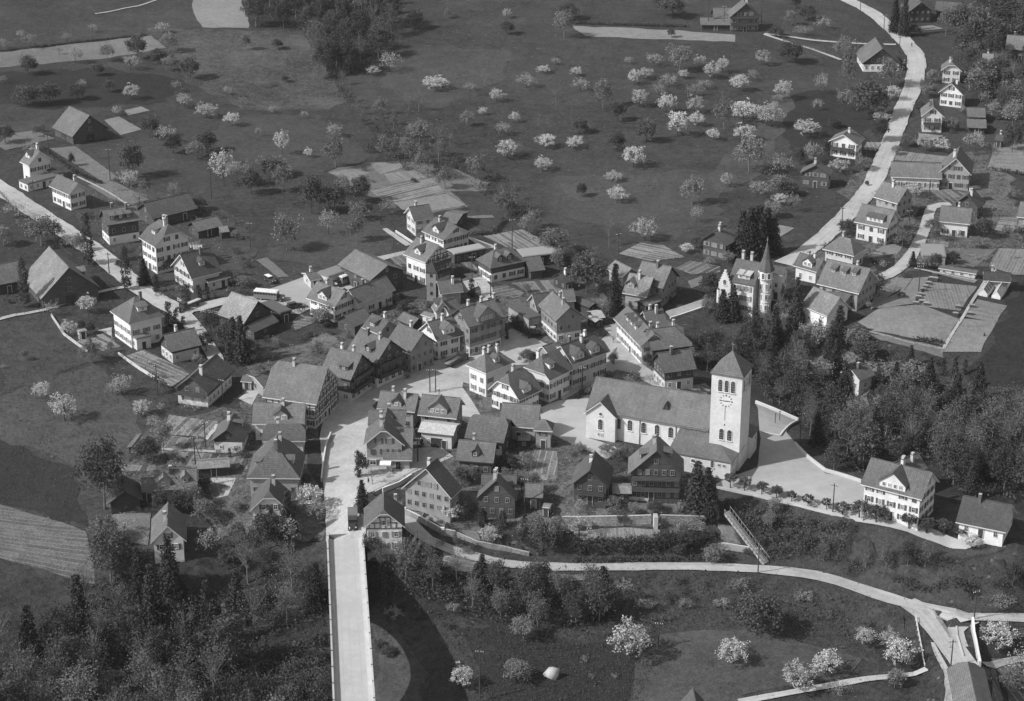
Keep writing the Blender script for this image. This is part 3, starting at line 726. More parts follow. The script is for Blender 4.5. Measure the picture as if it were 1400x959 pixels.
B('B4','e',(232,430),(502,345),(142,288),(402,215),8.6,4.2,'s','r','hotel','long three storey inn with central cross gable facing the square','hotel',dm=((.05,-1,'g',5.6,.9),),ch=2,win=1.2,sh='shutter',gf='c')
B('B4','e',(455,350),(520,335),(345,215),(430,195),6,3.4,'m','r','rear_wing','rear wing of the long inn on the square, behind its right end','annex',win=.3)
B('B4','f',(672,366),(775,342),(545,258),(655,236),4,0,'m','p','flat_annex','flat roofed annex above the dark hedge, left of the gabled shop house','annex',win=.6)
B('B4','g',(875,385),(1090,348),(978,277),(852,155),6.6,None,'s','r','shop_house','gabled shop house with shingled front and white side wall, upper end of the square',gf='w',shop=1,ch=2,win=1.2)
B('B4','e',(740,300),(845,285),(690,180),(855,158),4.4,3.6,'m','r','barn_wing','rear wing of the gabled shop house','annex',ch=0,win=.3)
B('B4','e',(985,225),(1060,230),(880,150),(975,135),3.8,3.0,'m','r','rear_barn','pitched barn right behind the gabled shop house','barn',win=.3,ch=0)
B('B4','e',(1178,365),(1252,352),(1128,312),(1215,300),2.4,.9,'k','w','hut','small pale-roofed hut beside the conifer, right of the shop house','hut',win=.3)
B('B4','e',(1100,352),(1178,395),(1115,340),(1180,370),2.2,.8,'k','w','hut','narrow pale-roofed hut pressed against the shop house','hut',win=.3)
B('B4','e',(352,772),(575,685),(372,600),(472,592),7,3.2,'w','r','house','white hip-roofed house standing free in the square',k=0,dm=((0,-1,'g',1.6,.65),),sh='shutter_pale',ch=3)
B('B7','g',(948,148),(1138,222),(1042,62),(1150,5),4.8,None,'w','r','house','white house with curved mansard gable below the free-standing hip-roofed house',k=.6,sh='shutter',dm=((-.1,-1,'g',2.8,.85),),bal=0)
B('B4','e',(830,828),(1008,742),(705,668),(880,590),6.4,4.0,'w','r','house','white corner house at the left end of the row facing the church',k=.3,k2=1,dm=((-.3,-1,'s',1.8,.6),),sh='shutter',ch=1)
B('B4','e',(1012,715),(1300,590),(900,560),(1180,475),6.8,4,'c','r','row_house','long pale row building with two gabled dormers facing the church',dm=((-.55,-1,'g',3.4,.85),(.3,-1,'g',3.0,.85)),sh='shutter',ch=3,k=1,k2=.5)
B('B4','e',(790,635),(880,600),(800,560),(870,535),5.6,2.4,'m','r','annex','small gabled back wing of the white corner house','annex',win=.5)
# --- right of the square
B('D3','e',(700,325),(930,585),(790,220),(988,405),5.6,5.2,'w','r','inn','white inn with three pointed dormers on its long left roof slope','inn',dm=((-.45,-1,'g',1.4,.55),(-.15,-1,'g',1.4,.55),(.15,-1,'g',1.4,.55)),sh='shutter_pale',ch=1)
B('D3','e',(935,590),(1378,532),(1000,403),(1215,380),5.6,5.0,'k','r','inn_wing','broad hipped wing with two tall dark chimneys, right of the three-dormer inn','annex',k=1,k2=.15,ch=2)
B('B5','e',(420,270),(540,245),(270,148),(450,125),5,4,'m','r','rear_wing','rear roof wing with two white chimneys behind the three-dormer inn','annex',ch=2,win=.2)
B('B5','e',(485,605),(737,575),(425,458),(672,420),5.2,4.4,'d','r','chalet','dark chalet with ribbon windows and white left gable, left of the church tower',gf='c',ch=1,win=1.2)
B('A7','e',(602,640),(742,670),(642,537),(768,553),4.4,4,'m','p','house','house with mottled roof and two-window dormer behind the spruce',dm=((-.55,-1,'g',2.6,.7),),ch=1)
B('A7','e',(690,592),(825,620),(683,462),(875,500),5.6,4.6,'s','r','house','tall shingled house with many-windowed right gable behind the mottled-roof house',ch=1,win=1.2)
B('A7','e',(735,718),(830,682),(700,690),(790,660),2.8,.8,'k','p','lean_to','low lean-to below the tall shingled house','shed',win=.2)
B('A7','e',(515,512),(602,556),(562,462),(655,510),3.2,2.4,'m','p','shed','small pale-roofed shed left of the mottled-roof house','shed',win=.4)
B('A7','e',(340,690),(435,730),(330,655),(440,695),2.6,1.6,'k','k','shed','dark low shed behind the gabled shop house','shed',win=.3)
B('A7','g',(1030,352),(1172,388),(1105,310),(1170,268),5,None,'d','r','chalet','dark shingled chalet with white triangular gable left of the dark conifers',sh='shutter_pale',ch=2,win=1.1)
# --- upper right
B('A8','e',(585,122),(728,160),(622,28),(742,66),5.2,4.2,'m','r','house','grey house by the road bend, above the white house with the shed dormer',ch=1,win=1.1)
B('A8','e',(475,255),(655,290),(507,152),(695,192),5.8,4,'w','r','house','white house with broad white shed dormer beside the right road',dm=((.15,-1,'s',5.0,.8),),sh='shutter',ch=0)
B('A8','e',(297,402),(470,442),(405,338),(480,350),4.8,3.6,'c','r','house','pale hip-roofed house with arched ground floor beside the right road',k=0,ch=1,sh='shutter')
B('A8','e',(140,492),(262,530),(168,422),(310,458),4,3.2,'w','r','house','small house with ornate white gable at the foot of the right road',dm=((.1,-1,'g',3.0,.8),),ch=2)
B('A8','e',(262,588),(495,652),(332,462),(562,508),5.4,5,'m','r','farmhouse','large tiled farmhouse roof with small dormers above the pale-roofed barn',dm=((-.5,-1,'s',1.2,.45),(0,-1,'s',1.2,.45),(.45,-1,'s',1.2,.4)),ch=1)
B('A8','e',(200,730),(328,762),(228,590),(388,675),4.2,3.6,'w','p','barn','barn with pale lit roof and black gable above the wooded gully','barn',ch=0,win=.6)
B('A8','e',(330,655),(425,690),(300,590),(452,652),3.6,2,'m','r','annex','middle roof between the pale-roofed barn and the large farmhouse','annex',ch=0,win=.4)
B('A4','g',(515,350),(728,348),(628,268),(590,205),3.2,None,'d','r','barn','big gabled barn at the bend of the upper right road','barn',gf='w',ch=0)
B('A4','g',(330,772),(490,795),(410,738),(445,700),5.2,None,'w','r','chalet','white balconied chalet on the meadow side of the right road',sh='shutter',bal=1,ch=1)
B('A4','g',(172,950),(345,960),(262,905),(300,880),4.6,None,'d','r','chalet','dark shingled house below the white balconied chalet',sh='shutter_pale',ch=1)
B('A4','g',(770,72),(902,62),(835,14),(812,-25),4.6,None,'k','r','farmhouse','dark timber farmhouse at the top right beside the poplars',ch=1)
B('A4','e',(930,60),(1060,70),(900,5),(1050,15),3.4,2.4,'k','r','barn','low barn at the top right edge behind the dark farmhouse','barn',win=.3)
B('A4','g',(945,388),(1062,392),(1005,345),(1018,318),4.8,None,'w','r','house','uppermost white house of the three right of the road',sh='shutter',ch=1,k=.7)
B('A4','g',(932,505),(1068,525),(1005,458),(1018,430),4.8,None,'w','r','house','middle white house of the three right of the road',sh='shutter',ch=1)
B('A4','g',(838,640),(965,640),(912,588),(930,545),5.6,None,'w','r','house','lowest white house of the three right of the road, with arched porch',sh='shutter',bal=1,ch=1)
B('A4','e',(1085,640),(1190,645),(1090,590),(1190,592),2.4,1.0,'k','r','shed','upper of two low sheds right of the three white houses','shed',win=.4)
B('A4','e',(1085,698),(1195,703),(1090,652),(1195,655),2.4,1.0,'k','r','shed','lower of two low sheds right of the three white houses','shed',win=.4)
B('A4','e',(658,968),(930,978),(685,885),(975,897),4,2.8,'c','r','long_house','long low building with dark window row, right of the road',ch=0,sh='shutter')
B('A4','g',(932,948),(1113,956),(1038,868),(1082,805),5.4,None,'m','r','house','grey gabled house at the right end of the long low building',sh='shutter',ch=1,win=1.1)
B('A8','g',(1012,158),(1155,182),(1100,108),(1135,72),3.8,None,'d','r','chalet','dark gabled chalet right behind the plain white house',ch=1)
B('A8','e',(935,252),(1105,268),(946,165),(1118,182),4.6,3.6,'w','r','house','plain white house with white front wall at the garden track',sh='shutter',ch=1)
B('A8','f',(1125,80),(1170,75),(1120,60),(1160,55),4.2,0,'w','r','stair_tower','small white stair tower behind the dark gabled chalet','annex')
B('A8','f',(845,440),(975,445),(868,372),(990,385),2.8,0,'m','w','potting_shed','pale flat-roofed potting shed beside the nursery beds','shed',win=.8)
B('A8','e',(930,507),(1140,540),(938,490),(1145,520),1.6,.7,'c','r','cold_frame_house','long low propagation house beside the nursery beds','greenhouse',win=1)
B('A8','e',(1180,578),(1330,583),(1176,522),(1325,535),3,2,'m','k','shed','nursery shed behind the two greenhouses','shed',ch=1)
B('A4','e',(1292,268),(1420,280),(1312,192),(1425,200),4.2,3.4,'d','r','house','dark timber house at the right edge among tall trees',ch=1,sh='shutter_pale')
B('A8','e',(1355,225),(1460,240),(1385,145),(1480,155),3.2,2.6,'m','r','house','grey house cut by the right edge beside the striped beds',ch=0)
B('A3','g',(1192,98),(1362,92),(1270,22),(1265,-5),6,None,'d','r','farmhouse','big dark timber farmhouse with balconies at the top of the photo',bal=2,ch=1,sh='shutter_pale')
B('A3','e',(1105,100),(1200,98),(1095,45),(1215,42),4,3.6,'d','r','barn','barn wing attached left of the big dark farmhouse','barn',ch=0,win=.3)
B('A3','e',(1018,138),(1200,138),(1040,98),(1195,100),2.4,1.8,'k','r','shed','low lean shed in front of the barn wing at the top','shed',ch=0,win=.2)
# --- lower centre
B('B7','e',(243,268),(482,290),(282,157),(520,182),5,4,'m','r','house','house with pointed dormer, uppermost of the block right of the main street',dm=((.0,-1,'g',2.4,.8),),ch=2)
B('B7','e',(180,383),(440,376),(215,272),(430,282),5,3.6,'m','r','house','house squeezed behind the gabled shop, second in the block by the main street',dm=((.0,-1,'g',2.6,.7),),ch=1)
B('B7','e',(320,592),(472,592),(270,385),(482,388),2.8,5,'m','r','house_wing','cross wing right of the gabled shop house on the main street','annex',ch=0,win=.6)
B('B7','g',(168,497),(425,500),(300,395),(310,300),6.2,None,'m','r','shop_house','gabled shop with awning and three window rows facing the bridge',k=.85,gf='c',shop=1,sh='shutter',ch=2)
B('B7','e',(500,308),(745,332),(538,178),(782,205),5,4,'m','r','house','house with big pointed cross gable and two white-framed windows behind the garage',dm=((.0,-1,'g',4.6,.85),),ch=1)
B('B7','e',(500,410),(722,432),(538,350),(762,375),4.2,.6,'w','w','garage','white garage with pale sheet roof between two dark-roofed houses','garage',gate=1,win=.9)
B('B7','e',(798,452),(1045,485),(838,305),(1045,320),4.2,5,'d','r','barn','barn with rippled half-hipped roof below the square','barn',k=.75,win=.2)
B('B7','e',(740,592),(978,610),(766,462),(1003,480),3.6,3.6,'d','r','cottage','dark cottage with single dormer right below the rippled-roof barn',dm=((.0,-1,'g',1.6,.75),),ch=1)
B('B7','e',(1050,378),(1245,392),(1000,228),(1285,248),3.8,4,'m','r','barn','barn with broad mottled roof and dark veranda, below the mansard house','barn',ch=0,win=.5)
B('B7','e',(1228,405),(1350,412),(1280,334),(1302,334),4.8,3.4,'m','r','garden_pavilion','narrow hip-roofed house right of the broad mottled barn',k=0,ch=0,sh='shutter')
B('C6','g',(415,222),(732,292),(545,98),(610,28),4.8,None,'m','r','farmhouse','pale farmhouse with broad gable and dark right roof slope above the lower road',ch=1,win=1.25,sh='shutter_pale')
B('C6','g',(172,477),(438,474),(300,368),(290,252),6.2,None,'w','r','half_timbered_house','white house with half timbered gable at the bridge head',k=.8,tim=2,sh='shutter_pale',ch=0)
B('C6','e',(355,382),(432,375),(330,312),(415,308),5.8,2,'m','r','side_wing','small right wing with white chimney on the half timbered bridge house','annex',ch=1,win=.5)
B('C6','g',(893,288),(1150,300),(1025,172),(1045,125),4.6,None,'d','r','chalet','dark chalet with gabled front above the topiary cones',ch=1,gf='d',win=1.1)
B('C6','e',(918,205),(1152,208),(928,132),(1150,138),5.0,3,'d','r','chalet_wing','rear cross wing of the chalet above the topiary cones','annex',ch=1,win=.4)
B('C6','e',(1195,282),(1318,284),(1200,190),(1322,196),3,3,'k','r','shed','dark shed right of the chalet above the topiary cones','shed',win=.4)
B('B6','g',(0,668),(245,688),(130,575),(155,450),4.8,None,'d','r','chalet','smaller dark chalet with open timber porch, left of the large chalet',bal=1,ch=1)
B('B6','g',(365,605),(725,612),(560,452),(570,345),6.6,None,'d','r','chalet','large dark chalet with many small dormers in front of the church',bal=2,dm=((-.2,1,'s',2.2,.55),(-.1,-1,'s',2.4,.5)),ch=1,win=1.2)
B('B6','e',(260,724),(392,724),(272,668),(388,670),2.6,1.2,'k','p','link_shed','small link shed between the two dark chalets below the church','shed',win=.2)
# --- right side, lower
B('C5','e',(470,745),(770,826),(515,612),(835,688),7.2,4.6,'w','r','schoolhouse','long white schoolhouse with broad gabled dormer at the right forecourt','school',floors=3,dm=((.0,-1,'g',6.0,.88),),ch=1,sh='shutter')
B('C5','e',(650,720),(820,660),(640,640),(742,588),6.4,3.2,'m','r','school_wing','rear wing with two chimneys behind the white schoolhouse','annex',ch=2,win=.2)
B('C5','e',(920,928),(1190,992),(1010,810),(1245,850),2.9,3,'w','k','hall','low white hall with dark mottled roof at the right edge','hall',ch=1,win=.9)
B('C5','e',(462,224),(548,190),(415,163),(492,137),3.8,2.6,'w','r','cottage','white cottage hidden in the wooded gully',ch=1)
B('C3','g',(845,1060),(1010,1060),(930,968),(908,890),3.2,None,'d','r','barn','roof tip of a barn cut by the bottom edge of the meadow','barn',ch=0,win=.3)
if __name__ and 0: pass

# ---------------------------------------------------------------- church
def arch_data(w,h,fr='frame_white'):
    key=('arch',w,h,fr)
    if key in WD: return WD[key]
    b=MB(); n=8; r=w/2; zb=-h/2; zs=h/2-r
    def outline(e): return [(-r-e,zb-e),(r+e,zb-e)]+[((r+e)*math.cos(math.pi*k/n),zs+(r+e)*math.sin(math.pi*k/n)) for k in range(n+1)]
    O=outline(.14);I=outline(0)
    for k in range(len(O)):
        j=(k+1)%len(O)
        b.face([(O[k][0],-.06,O[k][1]),(O[j][0],-.06,O[j][1]),(I[j][0],-.06,I[j][1]),(I[k][0],-.06,I[k][1])],fr)
        b.face([(O[k][0],.05,O[k][1]),(O[j][0],.05,O[j][1]),(O[j][0],-.06,O[j][1]),(O[k][0],-.06,O[k][1])],fr)
        b.face([(I[k][0],-.06,I[k][1]),(I[j][0],-.06,I[j][1]),(I[j][0],-.02,I[j][1]),(I[k][0],-.02,I[k][1])],fr)
    b.face([(p[0],-.02,p[1]) for p in I],'glass')
    for x in (-r/3,r/3): b.box((x,-.035,0),(.05,.03,h-.3),'metal')
    for z in np.arange(zb+.5,zs,.6): b.box((0,-.036,z),(w-.05,.028,.05),'metal')
    b.box((0,-.1,zb-.1),(w+.4,.24,.12),fr)
    WD[key]=b.data('arched_window'); return WD[key]
def awin(parent,x,y,z,w,h,rz=0,name='arched_window'): return link(name,arch_data(w,h),parent,(x,y,z),rz)
def church():
    hw=7.2
    Z=lambda p,r='B6':px(r,p)
    cen,u,Sp,Lu,zg,hr=frame_of('e',Z((92,186)),Z((905,325)),Z((168,-23)),Z((906,100)),hw,4,1.0,nm='church')
    ang=math.atan2(u.y,u.x); v=Vector((-u.y,u.x)); root=thing('church',(cen.x,cen.y,zg),ang,'white church with long tiled nave and square clock tower at the right end','church')
    loc=lambda p:((Vector((p.x,p.y))-cen).dot(u),(Vector((p.x,p.y))-cen).dot(v))
    l,s=Lu/2,Sp/2; m_=hr/s; oh=.6; wu,wv=l-oh,s-oh; zt=hw+m_*oh-.3
    b=MB()
    for sg in (-1,1):
        P=[(sg*wu,y*sg,z) for y,z in [(-wv,-1.5),(wv,-1.5),(wv,zt),(0,hw+hr-.3),(-wv,zt)]]; b.face(P,'white_wall')
        P=[(-wu,sg*wv,-1.5),(wu,sg*wv,-1.5),(wu,sg*wv,zt),(-wu,sg*wv,zt)]; b.face(P if sg<0 else P[::-1],'white_wall')
    b.build('nave_wall',root)
    b=MB(); b.slab(gable_planes(Lu,Sp,hw,hr,1),.3,'roof','frame_white'); b.bar((-l,0,hw+hr+.03),(l,0,hw+hr+.03),.16,'roof',n=5); roof=b.build('nave_roof',root)
    # small roof vent
    x=at(*Z((600,180)),zg+hw+3); q=loc(x); b=MB(); yy=-s*.5; zz=hw+hr*.5
    b.face([(q[0]-.7,yy-.9,zz-.6),(q[0]+.7,yy-.9,zz-.6),(q[0]+.5,yy-.9,zz+.2),(q[0],yy-.9,zz+1.1),(q[0]-.5,yy-.9,zz+.2)],'wood_dark')
    b.slab([[(q[0],yy-1.0,zz+1.2),(q[0],yy+.5,zz+1.2),(q[0]-.8,yy+.5,zz-.2),(q[0]-.8,yy-1.0,zz-.6)]],.08,'roof'); b.slab([[(q[0]+.8,yy-1.0,zz-.6),(q[0]+.8,yy+.5,zz-.2),(q[0],yy+.5,zz+1.2),(q[0],yy-1.0,zz+1.2)]],.08,'roof')
    b.build('roof_vent',roof)
    # nave windows
    for k,x in enumerate((332,405,491,577,663,751,837)):
        p=at(*Z((x,270+(x-490)*.18)),zg+4.9); q=loc(p); awin(root,q[0],-wv-.03,4.75,1.15,2.7)
    b=MB()
    for x in (447,708):
        p=at(*Z((x,300)),zg+4.5); q=loc(p); b.bar((q[0],-wv-.12,-1),(q[0],-wv-.12,zt-.3),.09,'chimney_dark')
    b.box((0,-s-.05,hw-.02),(Lu,.2,.18),'chimney_dark')
    b.build('gutter',root)
    # cross gable chapel at the left end
    a=loc(at(*Z((96,192)),zg+hw)); c=loc(at(*Z((300,226)),zg+hw)); cx0,cx1=a[0]+.1,c[0]; wd=cx1-cx0; cxm=(cx0+cx1)/2; pr=1.7; gh=wd/2*.8
    cx0=max(cx0,-l-.3)
    yf=-wv-pr; b=MB(); w2=wd/2-.3
    P=[(cxm-w2,yf,-1.5),(cxm+w2,yf,-1.5),(cxm+w2,yf,hw+.05),(cxm,yf,hw+gh-.2),(cxm-w2,yf,hw+.05)]
    b.face(P,'white_wall')
    for sx in (-1,1):
        P=[(cxm+sx*w2,yf,-1.5),(cxm+sx*w2,-wv+.2,-1.5),(cxm+sx*w2,-wv+.2,hw),(cxm+sx*w2,yf,hw+.05)]; b.face(P if sx>0 else P[::-1],'white_wall')
    b.build('chapel_wall',root)
    b=MB(); zr=hw+gh+.12; yb=-s+(zr-hw)/m_+.3
    for sx in (-1,1):
        P=[(cxm+sx*(w2+.5),yf-.5,hw-.3),(cxm,yf-.5,zr),(cxm,yb,zr),(cxm+sx*(w2+.5),-s+.3,hw-.3)]
        if (Vector(P[1])-Vector(P[0])).cross(Vector(P[2])-Vector(P[0])).z<0: P=P[::-1]
        b.slab([P],.25,'roof','frame_white')
    b.build('chapel_roof',root)
    awin(root,cxm,yf-.03,4.5,1.15,2.7)
    o=awin(root,cxm,yf-.03,7.2,.7,.75,name='round_window'); 
    for d in (-.4,.4): place_window(root,cxm+d,yf-.02,1.9,0,.6,.9)
    # left end windows
    for y in (-2.2,2.2): awin(root,-wu-.03,y,4.5,1.1,2.6,-math.pi/2)
    # tower
    T=23.5
    A=at(849*1/5.48+820,400+603/5.48,zg+T); N=at(820+1070/5.48,400+635/5.48,zg+T); E=at(820+1168/5.48,400+545/5.48,zg+T)
    a,n,e=loc(A),loc(N),loc(E); w=((n[0]-a[0])+(e[1]-n[1]))/2; print('tower',a,n,e,w,'nave',l,s,wv)
    tx=n[0]-w/2; ty=n[1]+w/2
    tw=MB(); tw.box((tx,ty,T/2-1),(w,w,T+2),'tower_wall'); tower=tw.build('tower',root)
    b=MB(); h2=w/2+.35; ap=(tx,ty,T+4.6)
    tops=[[(tx-h2,ty-h2,T),(tx+h2,ty-h2,T),ap],[(tx+h2,ty-h2,T),(tx+h2,ty+h2,T),ap],[(tx+h2,ty+h2,T),(tx-h2,ty+h2,T),ap],[(tx-h2,ty+h2,T),(tx-h2,ty-h2,T),ap]]
    b.slab(tops,.28,'roof','chimney_dark'); tr=b.build('tower_roof',tower)
    b=MB(); b.bar((tx,ty,T+4.4),(tx,ty,T+6.6),.06,'metal'); b.box((tx,ty,T+6.1),(.7,.07,.07),'metal'); b.build('cross',tr)
    faces=[(tx,ty-h2+.35,0,(1,0)),(tx+h2-.35,ty,math.pi/2,(0,1)),(tx-h2+.35,ty,-math.pi/2,(0,-1))]
    for fi,(fx,fy,rz,d) in enumerate(faces):
        ox,oy=(math.sin(rz),-math.cos(rz))
        for k in (-1,0,1):
            if fi and k==0: continue
            awin(tower,fx+d[0]*k*1.5*(1 if fi==0 else 1.5)+ox*.03,fy+d[1]*k*1.5*(1 if fi==0 else 1.5)+oy*.03,T-2.9,.95,2.9,rz)
        c=MB(); zc=T-6.6 if fi==0 else T-3.3; R_=1.5
        for h in range(12):
            th=h*math.pi/6; 
            # bars set round the dial
            r0,r1=R_*.8,R_*1.04; x0,z0,x1,z1=r0*math.sin(th),r0*math.cos(th),r1*math.sin(th),r1*math.cos(th)
            wv_=.13 if h%3 else .2; nx,nz=math.cos(th)*wv_/2*1.3,-math.sin(th)*wv_/2*1.3
            c.face([(x0-nx,-.03,z0-nz),(x1-nx,-.03,z1-nz),(x1+nx,-.03,z1+nz),(x0+nx,-.03,z0+nz)][::-1] ,'timber')
            c.face([(x0-nx,-.03,z0-nz),(x1-nx,-.03,z1-nz),(x1+nx,-.03,z1+nz),(x0+nx,-.03,z0+nz)],'timber')
        dial=c.build('clock_dial',tower); dial.location=(fx+ox*.03,fy+oy*.03,zc); dial.rotation_euler=(0,0,rz)
        for L_,th,wd_ in ((1.45,R(270),.16),(1.0,R(84),.22)):
            c=MB(); nx,nz=math.cos(th)*wd_/2,-math.sin(th)*wd_/2; x1,z1=L_*math.sin(th),L_*math.cos(th); x0,z0=-x1*.12,-z1*.12
            Q=[(x0-nx,-.07,z0-nz),(x1-nx*.6,-.07,z1-nz*.6),(x1+nx*.6,-.07,z1+nz*.6),(x0+nx,-.07,z0+nz)]
            c.face(Q,'timber'); c.face([(p[0],-.05,p[2]) for p in Q][::-1],'timber'); c.build('clock_hand',dial)
    for k in (-1,1): awin(tower,tx+.2+k*.95,ty-w/2-.03,8.4,1.05,2.7)
    b=MB(); b.box((tx-.15,ty-w/2-.03,T-9.9),(.14,.05,3.2),'mid_wall'); b.box((tx-.15,ty-w/2-.05,T-12.6),(.2,.12,.35),'timber'); b.build('pendulum_slot',tower)
    # sacristy / aisle in front of the tower
    g=loc(at(*Z((735,478)),zg+4.4)); r=loc(at(*Z((1030,528)),zg+4.4)); rr_=loc(at(*Z((1082,462)),zg+4.4))
    x0,x1=g[0]-4.5,r[0]; y0=r[1]; yb=-wv
    b=MB(); b.box(((x0+x1)/2,(y0+yb)/2+.3,1.2),(x1-x0-.8,yb-y0-.2,7.2-1.0),'white_wall'); b.build('sacristy_wall',root)
    zl,zh=4.4,6.5; xr=x1-(yb-y0)*.85; b=MB(); tops=[[(x0,y0,zl),(x1,y0,zl),(xr,yb+.2,zh),(x0,yb+.2,zh)],[(x1,y0,zl),(x1,yb+1.0,zl),(xr,yb+.2,zh)]]
    b.slab(tops,.2,'roof','chimney_dark'); b.build('sacristy_roof',root)
    for p,(ww,hh) in (((790,500),(.9,.9)),((902,535),(.7,1.7))):
        q=loc(at(*Z(p),zg+3.2)); awin(root,q[0],y0+.38,3.0,ww,hh)
    q=loc(at(*Z((965,540)),zg+3.2))
    for d in (-.6,.6): place_window(root,q[0]+d,y0+.38,3.1,0,.8,.8)
    for d in (1.2,2.6): place_window(root,x1-.38,y0+d+.5,3.1,math.pi/2,.8,.8); 
    for d in (1.2,2.6): place_window(root,x1-.38,y0+d+.5,.9,math.pi/2,.6,.6)
    # low vestry behind the tower
    b=MB(); vx0=tx-w/2; vx1=tx+w/2+.6; vy0=ty+w/2; b.box(((vx0+vx1)/2,vy0+2.6,2.2),(vx1-vx0,5.2,6.4),'white_wall'); b.build('vestry_wall',root)
    b=MB(); b.slab([[(vx1+.4,vy0-.3,5.4),(vx1+.4,vy0+5.6,5.4),(vx0,vy0+5.6,7.6),(vx0,vy0-.3,7.6)]],.2,'roof','chimney_dark'); b.build('vestry_roof',root)
    for k in range(4): place_window(root,tx+w/2+.02,ty-w/2+1+k*1.6,1.2,math.pi/2,.55,.8)
    place_window(root,vx1+.02,vy0+1.6,1.4,math.pi/2,.6,.8); place_window(root,vx1+.02,vy0+3.4,3.6,math.pi/2,1.2,1.2)
church()
# ---------------------------------------------------------------- villa with stepped gable and round turret
def castle():
    Z=lambda p:px('D4',p); hw=8.6
    cen,u,Sp,Lu,zg,hr=frame_of('e',Z((300,505)),Z((590,585)),Z((362,275)),Z((640,300)),hw,4,1.0,nm='castle')
    ang=math.atan2(u.y,u.x); v=Vector((-u.y,u.x)); root=thing('turreted_villa',(cen.x,cen.y,zg),ang,'white villa with stepped gable and round turret under a pointed spire','villa')
    loc=lambda p:((Vector((p.x,p.y))-cen).dot(u),(Vector((p.x,p.y))-cen).dot(v))
    l,s=Lu/2,Sp/2; m_=hr/s; wu,wv=l-.4,s-.4; zt=hw+m_*.4-.2
    b=MB()
    for sg in (-1,1):
        b.face([(sg*wu,y*sg,z) for y,z in [(-wv,-2),(wv,-2),(wv,zt),(0,hw+hr-.2),(-wv,zt)]],'white_wall')
        P=[(-wu,sg*wv,-2),(wu,sg*wv,-2),(wu,sg*wv,zt),(-wu,sg*wv,zt)]; b.face(P if sg<0 else P[::-1],'white_wall')
    b.build('wall',root)
    b=MB(); b.slab(gable_planes(Lu,Sp,hw,hr,1),.2,'roof'); roof=b.build('roof',root)
    for x in (-l*.55,l*.1): chimney(roof,x,.6,hw+hr-1,hw+hr+1.8,'chimney_pale',.7)
    for x in (-l*.15,l*.3): dormer(roof,root,Sp,hw,hr,x,-1,'s',1.7,.8,1.3,'white_wall','roof_white')
    # stepped gable
    g0=loc(at(*Z((230,560)),zg+6)); gx=-wu-1.0; W_=3.5; b=MB(); y=-wv-.7
    steps=5
    for i in range(steps+1):
        hw_=W_/2*(1-i/(steps+1)); z0=(-2 if i==0 else 7.9+(i-1)*.75); z1=7.9+i*.75
        b.box((gx,y,(z0+z1)/2),(hw_*2,.5,z1-z0),'white_wall'); b.box((gx,y,z1+.06),(hw_*2+.12,.6,.12),'frame_white')
    b.build('stepped_gable',root)
    b=MB(); b.box((gx,y+2.4,2.8),(W_-.3,4.4,9.6),'white_wall'); b.slab([[(gx-W_/2,y+.25,7.8),(gx,y+.25,10.2),(gx,y+4.9,10.2),(gx-W_/2,y+4.9,7.8)][::-1],[(gx,y+.25,10.2),(gx+W_/2,y+.25,7.8),(gx+W_/2,y+4.9,7.8),(gx,y+4.9,10.2)][::-1]],.2,'roof'); b.build('gable_bay',root)
    for z in (2.0,5.0,8.3): awin(root,gx,y-.28,z,.9,1.5)
    b=MB(); b.bar((gx-W_/2,y+.1,2),(gx-W_/2,y+.1,5.8),.6,'white_wall',n=8); b.bar((gx-W_/2,y+.1,5.8),(gx-W_/2,y+.1,7),.65,'roof',.05,8); b.build('bay_window',root)
    for f in range(3):
        for x in np.linspace(-wu+1.6,wu-1.4,4): place_window(root,x,-wv-.02,1.5+f*2.8,0,.95,1.5,sh='shutter_pale')
    for f in range(3):
        for yy in (-1.8,1.2): place_window(root,wu+.02,yy,1.5+f*2.8,math.pi/2,.95,1.5)
    # turret
    q=loc(at(*Z((678,850)),zg)); tx,ty=q; r=1.75; H_=12.4; b=MB()
    b.bar((tx,ty,-3),(tx,ty,9.4),r,'white_wall',n=16); b.bar((tx,ty,9.4),(tx,ty,9.9),r,'white_wall',r+.3,16); b.bar((tx,ty,9.9),(tx,ty,H_),r+.3,'white_wall',n=16)
    for z in (3.2,6.2,9.4): b.bar((tx,ty,z),(tx,ty,z+.15),r+.1,'frame_white',n=16)
    tur=b.build('turret',root)
    b=MB(); n=8; rb=r+.55; P=[(tx+rb*math.cos(2*math.pi*k/n+.2),ty+rb*math.sin(2*math.pi*k/n+.2),H_-.1) for k in range(n)]; Pm=[(tx+.5*rb*math.cos(2*math.pi*k/n+.2),ty+.5*rb*math.sin(2*math.pi*k/n+.2),H_+3.1) for k in range(n)]
    tops=[]
    for k in range(n): tops.append([P[k],P[(k+1)%n],Pm[(k+1)%n],Pm[k]]); tops.append([Pm[k],Pm[(k+1)%n],(tx,ty,H_+8.3)])
    b.slab(tops,.12,'roof'); sp=b.build('spire',tur); b=MB(); b.bar((tx,ty,H_+8.2),(tx,ty,H_+9.4),.06,'metal'); b.bar((tx,ty,H_+8.2),(tx,ty,H_+8.6),.16,'metal'); b.build('finial',sp)
    for th in np.arange(0,2*math.pi,math.pi/4):
        awin(tur,tx+(r+.33)*math.sin(th),ty-(r+.33)*math.cos(th),H_-1.4,.7,1.6,th)
    for z in (1.8,4.9,7.9):
        for th in (-.35,.55,1.2): place_window(tur,tx+(r+.04)*math.sin(th),ty-(r+.04)*math.cos(th),z,th,.75,1.5)
castle()
B('D4','e',(770,430),(890,470),(760,350),(900,352),7.5,2.4,'w','r','villa_wing','rear right wing of the turreted villa','annex',ch=0)
